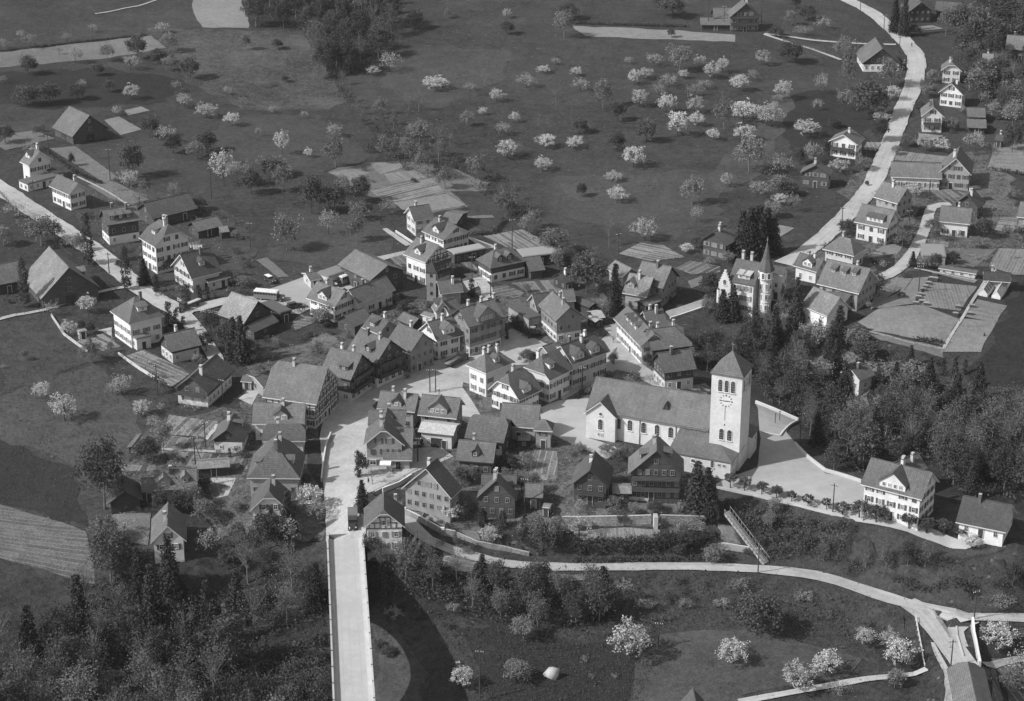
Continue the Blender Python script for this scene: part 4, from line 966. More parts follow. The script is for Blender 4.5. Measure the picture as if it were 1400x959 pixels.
# ---------------------------------------------------------------- slender hose tower
def slender():
    p=gp(*px('C8',(165,905))); w=2.6; root=thing('hose_tower',p,R(-8),'slender square tower with pyramid cap among the houses above the square','tower')
    Ht=8.6; b=MB(); b.box((0,0,Ht/2-.5),(w,w,Ht+1),'mid_wall'); b.build('wall',root)
    h=w/2+.25; ap=(0,0,Ht+3.0); b=MB(); C=[(-h,-h,Ht),(h,-h,Ht),(h,h,Ht),(-h,h,Ht)]; b.slab([[C[k],C[(k+1)%4],ap] for k in range(4)],.15,'roof_dark'); r=b.build('roof',root)
    for z in (7.6,5.0,2.4):
        place_window(root,0,-w/2-.02,z,0,.6,.9,'d'); place_window(root,-w/2-.02,0,z,-math.pi/2,.6,.9,'d')
    b=MB(); b.bar((0,0,Ht+2.9),(0,0,Ht+3.9),.05,'metal'); b.build('spike',r)
slender()
# ---------------------------------------------------------------- road bridge (left) with arches
def roadbridge():
    L0,L1=at(447,740),at(456,959); R0,R1=at(497,740),at(512,959)
    mid0=(L0+R0)/2; mid1=(L1+R1)/2; d=(mid1-mid0); d.z=0; d.normalize(); w=((R0-L0).length+(R1-L1).length)/2*.995
    mid0=mid0-d*1.0; ang=math.atan2(d.y,d.x); root=thing('road_bridge',(mid0.x,mid0.y,0),ang,'long straight pale road bridge on arches, leading to the bottom edge','bridge')
    Ln=150; hw=w/2
    b=MB(); b.box((Ln/2,0,-.45),(Ln,w-.02,.9),'deck_mat'); b.build('deck',root)
    for sg in (-1,1):
        b=MB(); ys=sg*(hw-.65); b.box((Ln/2,ys+sg*.05,.07),(Ln,.95,.14),'concrete'); b.build('pavement',root)
        b=MB(); y=sg*(hw-.08); b.box((Ln/2,y,.5),(Ln,.22,1.0),'concrete'); b.box((Ln/2,y,1.03),(Ln,.36,.08),'concrete')
        for x in np.arange(0,Ln,6): b.box((x,y,.52),(.35,.38,1.1),'concrete')
        b.build('parapet',root)
    b=MB()
    for y in (-1.9,-.2,1.9): b.box((Ln/2,y*.9,.006),(Ln,.07,.006),'pavement')
    b.build('road_marks',root)
    # arches: centres along the bridge
    Yc=[abs((at(512,925,-13)-mid0).dot(d)),]
    c0=(gp(508,935)-mid0).dot(d); 
    b=MB(); a=19; bh=14.9; spring=-16.; c0=30.5; c1=c0+41; z0=-.9
    for y,fl in ((-hw+.35,1),(hw-.35,0)):
        pass
    xs=np.arange(-4,Ln,1.0)
    def under(x):
        best=-26.
        for c in (c0,c1,c1+41):
            aa,hh=a,bh; sp=spring
            t=(x-c)/aa
            if abs(t)<1: best=max(best,sp+hh*math.sqrt(1-t*t))
        return best
    ht=hw-.4
    for i in range(len(xs)-1):
        x0,x1=xs[i],xs[i+1]; u0,u1=under(x0),under(x1)
        for y,f in ((-ht,0),(ht,1)):
            P=[(x0,y,u0),(x1,y,u1),(x1,y,z0),(x0,y,z0)]; b.face(P if not f else P[::-1],'stone')
        b.face([(x0,-ht,u0),(x0,ht,u0),(x1,ht,u1),(x1,-ht,u1)],'stone')
    b.face([(xs[0],-ht,-26),(xs[0],-ht,z0),(xs[0],ht,z0),(xs[0],ht,-26)],'stone')
    b.build('arches',root)
roadbridge()
# ---------------------------------------------------------------- covered bridge (lower right)
def coveredbridge():
    Z=lambda p:px('D2',p); zd=-13.2
    a=at(*Z((635,560)),zd+6.6); e=at(*Z((735,1010)),zd+6.6); d=(e-a); d.z=0; d.normalize(); n=Vector((-d.y,d.x,0))
    l0=at(*Z((452,700)),zd+4.0); r0=at(*Z((812,700)),zd+4.0); w=abs((r0-l0).dot(n))
    print('covered bridge width',w)
    w=min(w,8.5); Ln=42; ang=math.atan2(d.y,d.x)
    root=thing('covered_bridge',(a.x,a.y,zd),ang,'wooden covered bridge with long tiled roof at the lower right corner','bridge')
    # local: x along, ridge y=0 ; gable_planes wants centre
    b=MB(); T=[[(x+Ln/2-.3,y,z) for x,y,z in P] for P in gable_planes(Ln,w,4.0,2.7,.55)]; b.slab(T,.2,'roof','wood_dark'); b.build('roof',root)
    for sg in (-1,1):
        b=MB(); b.box((Ln/2+.6,sg*(w/2-1.0),1.6),(Ln-2,.16,3.4),'wood_dark')
        for x in np.arange(1.8,Ln-1,3): b.box((x,sg*(w/2-.9),1.9),(.3,.12,4.2),'wood_wall')
        b.build('side_wall',root)
    b=MB(); b.box((Ln/2+.6,0,-.2),(Ln-2,w-1.9,.4),'wood_wall'); b.build('deck',root)
    b=MB(); b.box((Ln-3,0,-5),(3,w-1.5,9),'stone'); b.box((3,0,-4),(3,w-1.6,7.4),'stone'); b.build('pier',root)
    # stone abutment with small vaulted opening
    top=[(172,182),(240,300),(330,470),(440,672),(470,800),(490,958)]; bot=[(158,205),(195,380),(222,520),(258,690),(300,840),(350,1000)]
    A=[at(*Z(p),-13.0) for p in top]; Bq=[at(*Z(p),z) for p,z in zip(bot,(-13.6,-15.2,-16.4,-17.8,-18.4,-18.8))]
    b=MB()
    for i in range(len(A)-1):
        b.face([A[i],Bq[i],Bq[i+1],A[i+1]],'stone')
        t=[Vector((p.x+.7,p.y+.25,p.z)) for p in (A[i],A[i+1])]; b.face([A[i],A[i+1],t[1],t[0]],'concrete')
        b.face([t[0],t[1],Vector((t[1].x,t[1].y,-20)),Vector((t[0].x,t[0].y,-20))],'stone')
        b.face([Bq[i],Vector((Bq[i].x,Bq[i].y,-20)),Vector((Bq[i+1].x,Bq[i+1].y,-20)),Bq[i+1]],'stone')
    ab=b.build('stone_abutment'); tag(ab,'rough stone ramp wall with a small arched opening beside the covered bridge','wall')
    # flat dark face on the wall, the vault's shade put into its colour
    c=MB(); M0=(A[2]*.35+Bq[2]*.65); fd=(Bq[3]-Bq[1]).normalized(); up=((A[2]-Bq[2])).normalized(); nn=fd.cross(up).normalized()
    if nn.x>0: nn=-nn
    P=[M0-fd*.9-up*1.6,M0+fd*.9-up*1.6]+[M0+fd*.9*math.cos(t)+up*(.6+1.2*math.sin(t)) for t in np.linspace(0,math.pi,9)]
    c.face([p+nn*.12 for p in P],'glass'); c.face([p+nn*.1 for p in P][::-1],'glass')
    for i in range(2,len(P)-1): c.bar(P[i]+nn*.1,P[i+1]+nn*.1,.16,'concrete')
    c.build('arched_opening',ab)
coveredbridge()
# ---------------------------------------------------------------- greenhouses, walls, hedges
def greenhouse(reg,p1,p2,q1,label):
    A,Bb,Q=[gp(*px(reg,p)) for p in (p1,p2,q1)]; d=(Q-A); d.z=0; L=d.length; d.normalize(); n=Vector((-d.y,d.x,0)); w=abs((Bb-A).dot(n)); sgn=-1
    c=(A+Q)/2+n*(w/2)*(1 if (Bb-A).dot(n)>0 else -1); root=thing('greenhouse',(c.x,c.y,c.z),math.atan2(d.y,d.x),label,'greenhouse')
    b=MB(); 
    for s_ in (-1,1): b.box((0,s_*w/2,.5),(L,.15,1.4),'white_wall'); b.box((s_*L/2,0,.5),(.15,w,1.4),'white_wall')
    for s_ in (-1,1): b.face([(s_*L/2,-w/2,1.2),(s_*L/2,w/2,1.2),(s_*L/2,0,2.6)],'white_wall')
    b.build('base_wall',root)
    b=MB(); b.slab([[(-L/2,-w/2,1.2),(L/2,-w/2,1.2),(L/2,0,2.6),(-L/2,0,2.6)],[(L/2,w/2,1.2),(-L/2,w/2,1.2),(-L/2,0,2.6),(L/2,0,2.6)]],.05,'green_glass'); b.build('glass_roof',root)
    b=MB()
    for x in np.linspace(-L/2,L/2,9):
        for s_ in (-1,1): b.bar((x,s_*w/2,1.25),(x,0,2.66),.06,'frame_white',n=4)
    b.bar((-L/2,0,2.68),(L/2,0,2.68),.09,'frame_white'); b.build('glazing_bars',root)
grey('green_glass',.2,.2,rough=.2,spec=.5)
greenhouse('D6',(600,440),(690,450),(715,290),'left one of the two small greenhouses beside the nursery beds')
greenhouse('D6',(725,465),(805,480),(825,320),'right one of the two small greenhouses beside the nursery beds')
def wallrun(reg,pts,h,t,mat,name,label,cat='wall',sink=.6,cap=None,flat=False,pil=0):
    P=[gp(*px(reg,p)) for p in pts]; b=MB(); acc=0
    zt=max(p.z for p in P)+h
    for i in range(len(P)-1):
        a,c=P[i],P[i+1]; L=(c-a).length; n=max(1,int(L/3))
        for k in range(n):
            s=a.lerp(c,k/n); e=a.lerp(c,(k+1)/n); z0=tz(s.x,s.y);z1=tz(e.x,e.y); d=Vector((e.x-s.x,e.y-s.y)).normalized(); nn=Vector((-d.y,d.x))*t/2
            ts,te=(zt,zt) if flat else (z0+h,z1+h); lo=min(z0,z1)-sink
            Q=[(s.x-nn.x,s.y-nn.y),(e.x-nn.x,e.y-nn.y),(e.x+nn.x,e.y+nn.y),(s.x+nn.x,s.y+nn.y)]; Z_=[ts,te,te,ts]
            b.face([(q[0],q[1],z) for q,z in zip(Q,Z_)],cap or mat)
            b.face([(Q[0][0],Q[0][1],lo),(Q[1][0],Q[1][1],lo),(Q[1][0],Q[1][1],te),(Q[0][0],Q[0][1],ts)],mat)
            b.face([(Q[2][0],Q[2][1],lo),(Q[3][0],Q[3][1],lo),(Q[3][0],Q[3][1],ts),(Q[2][0],Q[2][1],te)],mat)
            if k==0: b.face([(Q[3][0],Q[3][1],lo),(Q[0][0],Q[0][1],lo),(Q[0][0],Q[0][1],ts),(Q[3][0],Q[3][1],ts)],mat)
            if k==n-1: b.face([(Q[1][0],Q[1][1],lo),(Q[2][0],Q[2][1],lo),(Q[2][0],Q[2][1],te),(Q[1][0],Q[1][1],te)],mat)
            if pil and k%pil==0: b.box((s.x,s.y,ts),(t+.25,t+.25,.5),cap or mat)
    return tag(b.build(name),label,cat)
def fence(reg,pts,label,h=1.1,mat='wood_wall',st=2.4,group=None):
    P=[gp(*px(reg,p)) for p in pts]; c=P[0]; root=thing('fence',c,0,label,'fence',group); posts=MB(); rails=MB()
    for i in range(len(P)-1):
        a,e=P[i],P[i+1]; n=max(1,int((e-a).length/st)); pr=None
        for k in range(n+1):
            s=a.lerp(e,k/n); z=tz(s.x,s.y); q=Vector((s.x-c.x,s.y-c.y,z-c.z))
            if k or i==0: posts.box((q.x,q.y,q.z+h/2-.2),(.16,.16,h+.4),mat)
            if pr is not None:
                for f in (.45,.92): rails.bar(pr+Vector((0,0,h*f)),q+Vector((0,0,h*f)),.055,mat,n=4)
            pr=q
    posts.build('posts',root); rails.build('rails',root)
wallrun('D8',[(705,485),(870,550),(1105,650)],.9,.4,'concrete','parapet_wall','white parapet wall along the far edge of the church court',cap='frame_white')
wallrun('D8',[(1105,650),(935,800)],.5,.4,'concrete','step_wall','pale step wall between upper and lower church court',cap='frame_white')
wallrun('D8',[(775,770),(935,800)],.35,.4,'concrete','low_kerb_wall','low kerb wall at the foot of the church court steps',cap='frame_white')
wallrun('C5',[(135,548),(205,620),(290,685),(470,740)],.9,.35,'concrete','parapet_wall','curving parapet wall from the pole to the white schoolhouse',cap='concrete')
wallrun('P',[(979,667),(1030,678),(1082,690),(1130,702),(1180,712)],.5,.4,'concrete','kerb_wall','long low kerb wall in front of the forecourt trees',cap='concrete')
wallrun('C7',[(165,430),(370,428),(600,424),(700,420)],2.2,.45,'stone','terrace_wall','left half of the high terrace garden wall below the two chalets',cap='concrete',sink=1.5)
wallrun('C7',[(755,420),(900,424),(1025,428)],2.2,.45,'stone','terrace_wall','right half of the high terrace garden wall, overgrown, below the large chalet',cap='concrete',sink=1.5)
b_=wallrun('C7',[(714,440),(738,440)],2.9,1.8,'cream_wall','garden_gatehouse','white gate pillar in the middle of the terrace garden wall','gate',cap='concrete')
wallrun('C7',[(1060,578),(1140,575),(1230,588),(1335,606)],1.6,.4,'concrete','retaining_wall','curved retaining wall at the foot of the long stairs',cap='frame_white',sink=1.2)
wallrun('C6',[(435,395),(580,465),(680,520),(760,535)],1.6,.4,'stone','roadside_wall','garden wall with white posts above the lower road, near the pale farmhouse',pil=2,cap='white_wall',sink=1)
wallrun('C6',[(740,520),(900,590),(1060,620),(1230,660)],1.2,.4,'stone','roadside_wall','long stone wall above the lower road, below the topiary cones',cap='concrete',sink=1)
wallrun('C6',[(295,250),(400,210),(480,160)],1.2,.35,'concrete','street_wall','slanting street wall behind the half timbered bridge house',cap='frame_white')
wallrun('C6',[(432,640),(432,590)],2.2,.3,'white_wall','yard_wall','short white wall at the right corner of the bridge house')
wallrun('C6',[(495,680),(535,580)],1.4,.3,'concrete','yard_wall','slanting pale wall beside the washing near the bridge house')
wallrun('D7',[(42,520),(55,400),(70,310),(98,245)],1.1,.35,'concrete','street_wall','curved pale wall along the left side of the main street',cap='frame_white')
wallrun('A7',[(865,785),(960,755),(1056,722)],.5,.4,'concrete','terrace_wall','wall under the bright terrace left of the turreted villa',cap='frame_white',sink=4)
wallrun('B1',[(320,240),(400,360),(480,420),(550,470)],.8,.3,'concrete','garden_wall','garden wall between the meadow and the white pyramid-roofed villa',cap='concrete')
wallrun('B1',[(740,482),(880,580),(1070,695)],.8,.3,'concrete','garden_wall','slanting wall between vegetable beds and meadow, left side',cap='concrete')
wallrun('D2',[(685,225),(715,420),(755,630)],1.4,.5,'concrete','bridge_wall','pale wall along the right verge near the covered bridge',cap='frame_white',sink=2)
wallrun('D2',[(585,200),(535,260),(540,340),(600,540)],.5,.35,'concrete','kerb_wall','curved kerb right of the road fork near the covered bridge',cap='concrete')
fence('D2',[(150,190),(175,330),(205,480),(235,640)],'white post fence at the foot of the stone ramp wall',mat='frame_white',st=1.2)
wallrun('P',[(1030,338),(1000,330)],.8,.3,'concrete','garden_wall','short garden wall near the dark conifers')
wallrun('P',[(541,318),(583,345),(604,338)],.7,.3,'concrete','garden_wall','pale wall around the garden left of the uppermost white gabled house',cap='frame_white')
wallrun('P',[(1180,452),(1240,468),(1290,478)],.3,.5,'stone','border_wall','low border along the lower edge of the sown field, right')
fence('A4',[(0,193),(130,205),(260,222),(520,242)],'long rail fence along the field path, top right')
fence('A4',[(60,215),(230,270),(400,325)],'slanting rail fence beside the field path, top right')
fence('P',[(0,265),(30,300),(60,325),(100,352)],'rail fence along the lower side of the left road')
fence('P',[(243,412),(262,425),(300,432)],'white garden fence at the left road junction',mat='frame_white',st=1.4)
def stairs():
    a=at(994,700,-.2); e=at(1048,770,-8.6); d=e-a; n=70; root=thing('stairway',a,0,'long straight stairway with handrails down the bank beside the church court','stairs')
    h=Vector((d.x,d.y,0)).normalized(); ang=math.atan2(h.y,h.x); s=MB()
    for i in range(n):
        c=d*((i+.5)/n); s.box((c.x,c.y,c.z-.3),(Vector((d.x,d.y)).length/n*.98,1.7,.7),'stone' if i%2 else 'concrete',ang)
    s.build('steps',root)
    for sg in (-1,1):
        r=MB(); nn=Vector((-h.y,h.x,0))*sg*1.0; r.bar(nn+Vector((0,0,1)),nn+d+Vector((0,0,1)),.06,'metal')
        for i in range(0,n,5): c=d*((i+.5)/n)+nn; r.bar(c-Vector((0,0,.5)),c+Vector((0,0,1)),.05,'metal')
        r.build('handrail',root)
stairs()

wallrun('C7',[(280,270),(440,272)],.9,.25,'frame_white','garden_fence','white board fence in front of the smaller dark chalet','fence')
wallrun('C7',[(455,274),(600,280),(690,288)],.9,.25,'frame_white','garden_fence','white board fence in front of the large dark chalet','fence')
# ---------------------------------------------------------------- ground sheets
D=drape
# meadows and fields (photo tone differences between mowings; one patch is painted sunlight)
D('field',[(262,-10),(264,15),(277,38),(340,39),(328,-10)],'earth_pale')
D('field',[(-20,75),(0,72),(207,49),(228,66),(150,80),(0,93),(-20,95)],'earth')
D('field',[(783,36),(870,39),(960,45),(1005,48),(1005,58),(960,56),(880,54),(800,50)],'earth_pale')
D('meadow',[(-60,545),(0,543),(60,520),(128,498),(170,545),(195,590),(180,625),(150,655),(110,640),(0,600),(-60,598)],'grass_light',.06)
D('meadow',[(-80,600),(0,603),(110,642),(120,720),(60,700),(0,690),(-80,680)],'grass_dark',.05)
D('ploughed_field',[(-60,682),(0,690),(60,708),(118,728),(130,800),(90,790),(0,764),(-60,748)],'plough',.09,uvrot=1)
D('meadow',[(868,905),(902,868),(960,862),(1030,860),(1100,880),(1180,900),(1160,925),(1015,950),(1010,985),(866,985)],'grass_light',.07,jit=.25)
D('meadow',[(510,862),(545,868),(572,905),(578,959),(570,1000),(510,1000)],'grass_light',.07)  # paler grass shaped like the sun through the bridge arch, light painted in
D('meadow',[(1400,470),(1440,470),(1440,540),(1325,520),(1350,480),(1400,382),(1440,382)],'grass_dark',.07)
D('meadow',[(940,262),(1010,200),(1060,130),(1075,110),(1085,140),(1060,200),(1040,240),(1000,262)],'grass_light',.06)
D('meadow',[(200,38),(330,42),(440,50),(450,110),(480,140),(450,150),(330,150),(250,110),(230,70)],'rough',.05)
D('meadow',[(0,170),(60,160),(60,185),(20,200),(-20,205),(-20,175)],'grass_mown',.06)
D('waste_ground',[(835,795),(1000,790),(1150,818),(1235,842),(1250,905),(1180,898),(1100,878),(1030,858),(900,866),(860,850)],'grass',.05)
D('mown_strip',[(560,60),(700,70),(690,110),(600,150),(520,120),(540,80)],'grass_mown',.045,jit=1.5)
D('mown_strip',[(330,160),(430,155),(520,215),(440,240),(340,225),(260,190)],'grass_mown',.045,jit=1.8)
D('mown_strip',[(760,240),(960,235),(1000,300),(900,330),(780,300)],'grass_mown',.045,jit=2)
D('mown_strip',[(380,285),(520,300),(540,350),(450,370),(370,350)],'grass_mown',.045,jit=1.5)
D('mown_strip',[(0,100),(150,92),(250,110),(230,140),(60,150),(-30,140)],'grass_dark',.045,jit=1.5)
D('mown_strip',[(1060,130),(1180,120),(1200,160),(1160,230),(1080,220)],'grass_dark',.045,jit=1.5)
D('mown_strip',[(620,860),(760,870),(860,900),(850,985),(680,985)],'grass_dark',.05,jit=1.5)
D('mown_strip',[(0,440),(120,430),(200,500),(120,495),(0,540)],'grass_mown',.045,jit=1.2)
# yards: the trodden ground between the houses
D('yard_ground',[(420,470),(520,420),(640,400),(760,400),(850,410),(900,430),(960,480),(900,540),(820,640),(700,690),(600,690),(520,660),(430,560),(400,520)],'yard',.05)
D('yard_ground',[(340,480),(420,470),(440,560),(420,640),(440,740),(330,730),(250,690),(150,700),(160,650),(230,570),(330,560)],'yard',.05)
D('yard_ground',[(1160,240),(1360,200),(1400,300),(1400,360),(1260,370),(1200,400),(1080,370),(1150,300)],'yard',.05)
D('yard_ground',[(560,680),(740,650),(960,650),(985,700),(975,745),(760,750),(640,735)],'yard',.05)
D('yard_ground',[(70,240),(150,235),(330,300),(350,350),(300,420),(230,410),(120,330)],'grass_mown',.05)
D('quarry_ground',[(1080,478),(1150,478),(1200,500),(1190,560),(1250,600),(1240,640),(1150,560),(1090,510)],'earth',.06)
D('field',[(448,236),(475,222),(545,222),(600,225),(668,250),(665,262),(615,262),(640,283),(590,292),(545,280),(500,268),(470,250)],'earth',.05)
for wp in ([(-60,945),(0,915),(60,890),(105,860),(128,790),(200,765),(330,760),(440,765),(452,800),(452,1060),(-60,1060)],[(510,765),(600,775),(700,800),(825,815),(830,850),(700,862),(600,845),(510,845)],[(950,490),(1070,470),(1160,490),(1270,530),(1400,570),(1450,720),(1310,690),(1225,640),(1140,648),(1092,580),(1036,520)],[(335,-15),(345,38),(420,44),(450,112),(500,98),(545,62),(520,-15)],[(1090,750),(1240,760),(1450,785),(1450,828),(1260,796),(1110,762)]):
    D('forest_floor',wp,'shaded_wood_floor',.02,jit=1.5)  # dark sheets under the trees, woodland shade put into their colour
# gardens with beds
G=lambda reg,p,m='beds',rot=0,off=.12: D('garden_plot',p,m,off,2.5,reg=reg,uvrot=rot)
G('A5',[(270,95),(410,82),(650,258),(565,282)],'earth'); G('A5',[(480,295),(620,272),(815,375),(720,402),(600,370)],'earth')
G('A1',[(570,660),(650,640),(775,710),(660,742)],'earth_pale'); G('A1',[(680,605),(770,585),(820,608),(700,635)],'earth_pale'); G('A1',[(60,735),(190,715),(300,760),(30,825),(-20,800)],'earth')
G('A6',[(405,68),(520,42),(625,70),(520,110)],'earth_pale'); G('A6',[(620,15),(780,5),(830,35),(680,78)],'earth_pale'); G('A6',[(700,75),(860,50),(930,95),(740,130)],'beds_fine')
G('A6',[(620,165),(740,135),(960,100),(1040,180),(760,225),(690,220)],'beds',1); G('A6',[(755,232),(1040,182),(1148,247),(980,275),(800,272)],'earth_pale'); G('A6',[(960,60),(1090,45),(1220,110),(1260,155),(1150,165),(1040,140)],'earth')
G('A6',[(600,85),(690,100),(740,130),(640,160)],'earth'); G('A6',[(0,545),(60,530),(180,635),(120,640)],'earth'); G('A6',[(1200,400),(1250,395),(1160,330),(1060,330)],'grass_light')
G('C8',[(540,445),(820,395),(1040,508),(740,548)],'beds'); G('C8',[(330,425),(420,445),(640,520),(560,540),(440,470)],'pavement'); G('C8',[(500,840),(700,800),(840,860),(780,900),(620,880)],'beds_dark',1)
G('C8',[(380,760),(510,710),(590,770),(430,840)],'pavement'); G('C8',[(340,625),(430,620),(510,690),(470,700)],'beds_dark'); G('C8',[(330,650),(470,720),(380,750),(330,740)],'grass_dark')
G('C8',[(400,300),(600,290),(620,310),(400,318)],'earth'); G('A6',[(720,520),(820,505),(830,590),(760,570)],'beds_dark'); G('A6',[(640,530),(820,493),(826,507),(700,545)],'pavement'); G('A6',[(690,375),(715,370),(850,460),(820,468)],'pavement')
G('A7',[(585,430),(700,370),(830,385),(945,450),(760,472)],'beds'); G('A7',[(890,510),(975,468),(1140,500),(1140,532),(985,545)],'beds_dark',1); G('A7',[(960,580),(1040,550),(1060,590),(980,620)],'earth')
G('A7',[(835,745),(1050,680),(1056,722),(868,785)],'pavement',0,.2); G('A7',[(0,590),(330,560),(340,640),(100,650)],'beds_dark')
G('D6',[(170,320),(590,360),(430,590),(0,540)],'beds_fine'); G('A8',[(490,805),(600,733),(800,712),(870,722),(1050,790),(960,935),(570,852)],'earth_pale'); G('A8',[(560,725),(720,640),(760,568),(885,558),(798,705),(620,728)],'earth_pale'); G('A8',[(1060,785),(1248,806),(1165,968),(945,968)],'earth_pale')
G('D6',[(590,480),(870,540),(770,700),(460,640)],'beds_fine',1); G('D6',[(700,170),(790,0),(1060,10),(1060,250),(940,250)],'beds_fine',1); G('D6',[(560,180),(770,10),(300,0),(420,140)],'earth')
G('D6',[(-60,180),(560,330),(600,300),(520,290),(60,200)],'earth_pale'); G('A8',[(560,740),(700,640),(820,570),(700,560),(600,620)],'earth_pale'); G('A8',[(560,870),(950,940),(960,1000),(600,900)],'earth')
G('A8',[(560,430),(660,370),(740,380),(690,450),(640,440)],'earth_pale'); G('A8',[(555,450),(700,430),(690,520),(600,530)],'grass_dark'); G('A8',[(830,170),(900,170),(850,250),(800,240)],'grass_dark')
G('A8',[(1240,300),(1270,230),(1370,235),(1340,320)],'beds'); G('A8',[(890,85),(1000,75),(1100,110),(1040,155),(900,140)],'beds_dark'); G('A8',[(15,265),(145,290),(50,350),(0,330)],'earth_pale'); G('A8',[(870,350),(1030,370),(1000,400),(880,380)],'beds_dark')
G('A4',[(715,828),(1005,862),(985,893),(680,880)],'beds_fine'); G('A4',[(1240,780),(1400,790),(1440,960),(1200,930)],'beds_fine',1); G('A4',[(1240,430),(1380,440),(1380,490),(1250,480)],'beds'); G('A4',[(1245,520),(1300,530),(1290,570),(1240,565)],'earth_pale')
G('A4',[(540,780),(620,780),(590,830),(520,820)],'beds'); G('A4',[(820,150),(900,140),(960,160),(830,170)],'earth_pale'); G('A4',[(820,730),(960,745),(900,770),(830,765)],'earth_pale'); G('A4',[(1160,340),(1200,290),(1290,290),(1220,340)],'earth')
G('B1',[(480,400),(640,350),(760,430),(640,462)],'beds'); G('B1',[(790,490),(900,450),(1190,600),(1065,690),(880,580)],'beds'); G('B1',[(610,330),(700,310),(700,370),(660,350)],'pavement')
G('B2',[(170,590),(540,640),(470,760),(130,735)],'beds'); G('B2',[(140,745),(430,775),(400,850),(110,840)],'beds_dark'); G('B2',[(460,780),(560,665),(520,660),(440,770)],'pavement'); G('B2',[(110,840),(540,860),(540,875),(110,855)],'pavement'); G('B2',[(690,470),(760,410),(850,410),(790,520)],'pavement')
G('B2',[(120,860),(760,900),(760,1000),(380,1000),(100,960)],'beds_dark'); G('B8',[(100,660),(350,650),(330,850),(130,830)],'earth'); G('B8',[(160,385),(380,390),(380,350),(180,345)],'beds_dark'); G('B8',[(690,430),(880,430),(830,540),(740,560)],'pavement'); G('B8',[(700,470),(870,440),(810,540),(740,550)],'beds_dark')
G('D5',[(600,700),(720,610),(900,680),(640,780)],'beds'); G('B3',[(130,620),(260,580),(380,640),(270,680)],'earth'); G('B3',[(0,520),(60,450),(150,460),(170,500),(20,560)],'beds_dark')
G('C6',[(560,420),(610,380),(715,400),(690,475)],'beds'); G('C6',[(440,370),(560,380),(540,420),(450,400)],'beds_dark'); G('C6',[(690,630),(900,680),(870,770),(690,700)],'beds',1); G('C6',[(1150,420),(1300,420),(1310,490),(1160,490)],'beds_dark'); G('C6',[(1230,775),(1400,770),(1400,830),(1250,810)],'beds',1)
G('C6',[(780,490),(900,500),(920,560),(800,530)],'earth'); G('C6',[(535,590),(640,610),(670,670),(500,680)],'grass_dark'); G('C7',[(240,470),(560,445),(755,460),(755,520),(600,528),(230,535)],'beds_fine'); G('C7',[(370,300),(960,310),(960,370),(370,380)],'earth'); G('C7',[(1100,420),(1190,440),(1240,550),(1100,545)],'earth')
G('B7',[(1200,680),(1240,530),(1380,540),(1380,730),(1200,710)],'beds',1); G('C3',[(90,322),(430,318),(420,335),(340,350),(100,355)],'beds',1)
G('C2',[(945,205),(1130,250),(1100,310),(945,275)],'beds',1); G('B6',[(730,50),(860,20),(900,60),(870,90)],'beds'); G('D8',[(60,360),(180,335),(290,400),(200,390)],'grass_mown')
G('C4',[(1130,740),(1400,720),(1400,900),(1300,959),(1130,959)],'beds_dark')
# paved ground
D('village_square',[(455,545),(500,528),(560,503),(610,490),(660,480),(695,462),(735,466),(748,478),(735,494),(690,492),(640,500),(632,530),(652,560),(660,575),(640,580),(610,562),(560,540),(520,545),(490,575),(470,600),(440,590)],'pavement',.10,3)
D('village_square',[(600,490),(640,478),(700,450),(745,470),(780,480),(800,510),(740,500),(700,500),(655,530),(620,520)],'pavement',.13,3)
D('main_street',[(446,560),(470,548),(500,545),(512,560),(503,600),(503,650),(500,742),(446,742),(446,700),(441,650),(437,600)],'pavement',.16,3)
D('street_apron',[(500,640),(560,615),(600,610),(620,625),(560,650),(510,675)],'pavement',.12,3)
D('bus_yard',[(350,402),(400,385),(440,370),(480,370),(470,395),(430,420),(410,430),(345,428)],'court',.12,3)
D('bus_yard',[(455,385),(490,365),(530,380),(480,400)],'court',.14,3)
D('church_square',[(735,560),(765,548),(805,545),(805,600),(850,615),(830,628),(790,612),(745,590)],'court',.12,3)
D('church_court',[(975,664),(1035,640),(1040,600),(1033,551),(1060,560),(1092,574),(1075,592),(1088,607),(1128,648),(1182,662),(1200,714),(1130,704),(1080,691),(1030,679)],'court',.14,3)
D('inn_court',[(825,447),(850,440),(880,500),(925,530),(945,545),(930,552),(905,535),(860,510),(838,505),(845,470)],'pavement',.12,3)
D('school_court',[(1140,690),(1200,700),(1300,735),(1340,745),(1320,752),(1240,728),(1170,714)],'court',.15,3)
D('path',[(770,500),(815,470),(850,445),(860,460),(830,490),(845,505),(770,548),(762,540)],'pavement',.09,3)
# roads
road('road',[(-30,240),(0,258),(40,285),(90,318),(140,352),(180,386),(215,410),(240,424),(265,428)],[7,7,7,6.5,6])
road('road',[(225,415),(250,432),(266,450),(285,475),(300,500)],[6,5,4,3.5])
road('road',[(240,424),(275,421),(310,412),(345,412),(370,420)],[6,5,5,6])
road('road',[(1090,-30),(1130,-14),(1157,0),(1190,17),(1215,37),(1237,58),(1252,78),(1252,100),(1246,125),(1235,150),(1222,185),(1211,212),(1200,237),(1190,258),(1170,282),(1145,308),(1115,335),(1090,352),(1070,362)],[6,6,6.5,7,6.5,6,6,6.2,6,6])
road('lane',[(1300,280),(1275,284),(1266,310),(1252,340),(1236,362),(1212,378),(1190,385)],[3,3.5,3.5,4,4])
road('lane',LANE,[3.6,3.4,3.4,3.4,3.4,3.6,4,4.2,3.6,3.6])
road('lane',[(1240,824),(1262,838),(1282,862),(1303,888),(1320,912)],[5,5.5,5.5,5.5])
road('lane',[(1345,843),(1318,848),(1306,862),(1312,885)],[3.5,3.5,4])
road('field_path',[(1010,960),(1050,953),(1100,944),(1145,936),(1200,927),(1268,915)],1.7)
road('field_path',[(1345,908),(1390,902),(1440,900)],1.6)
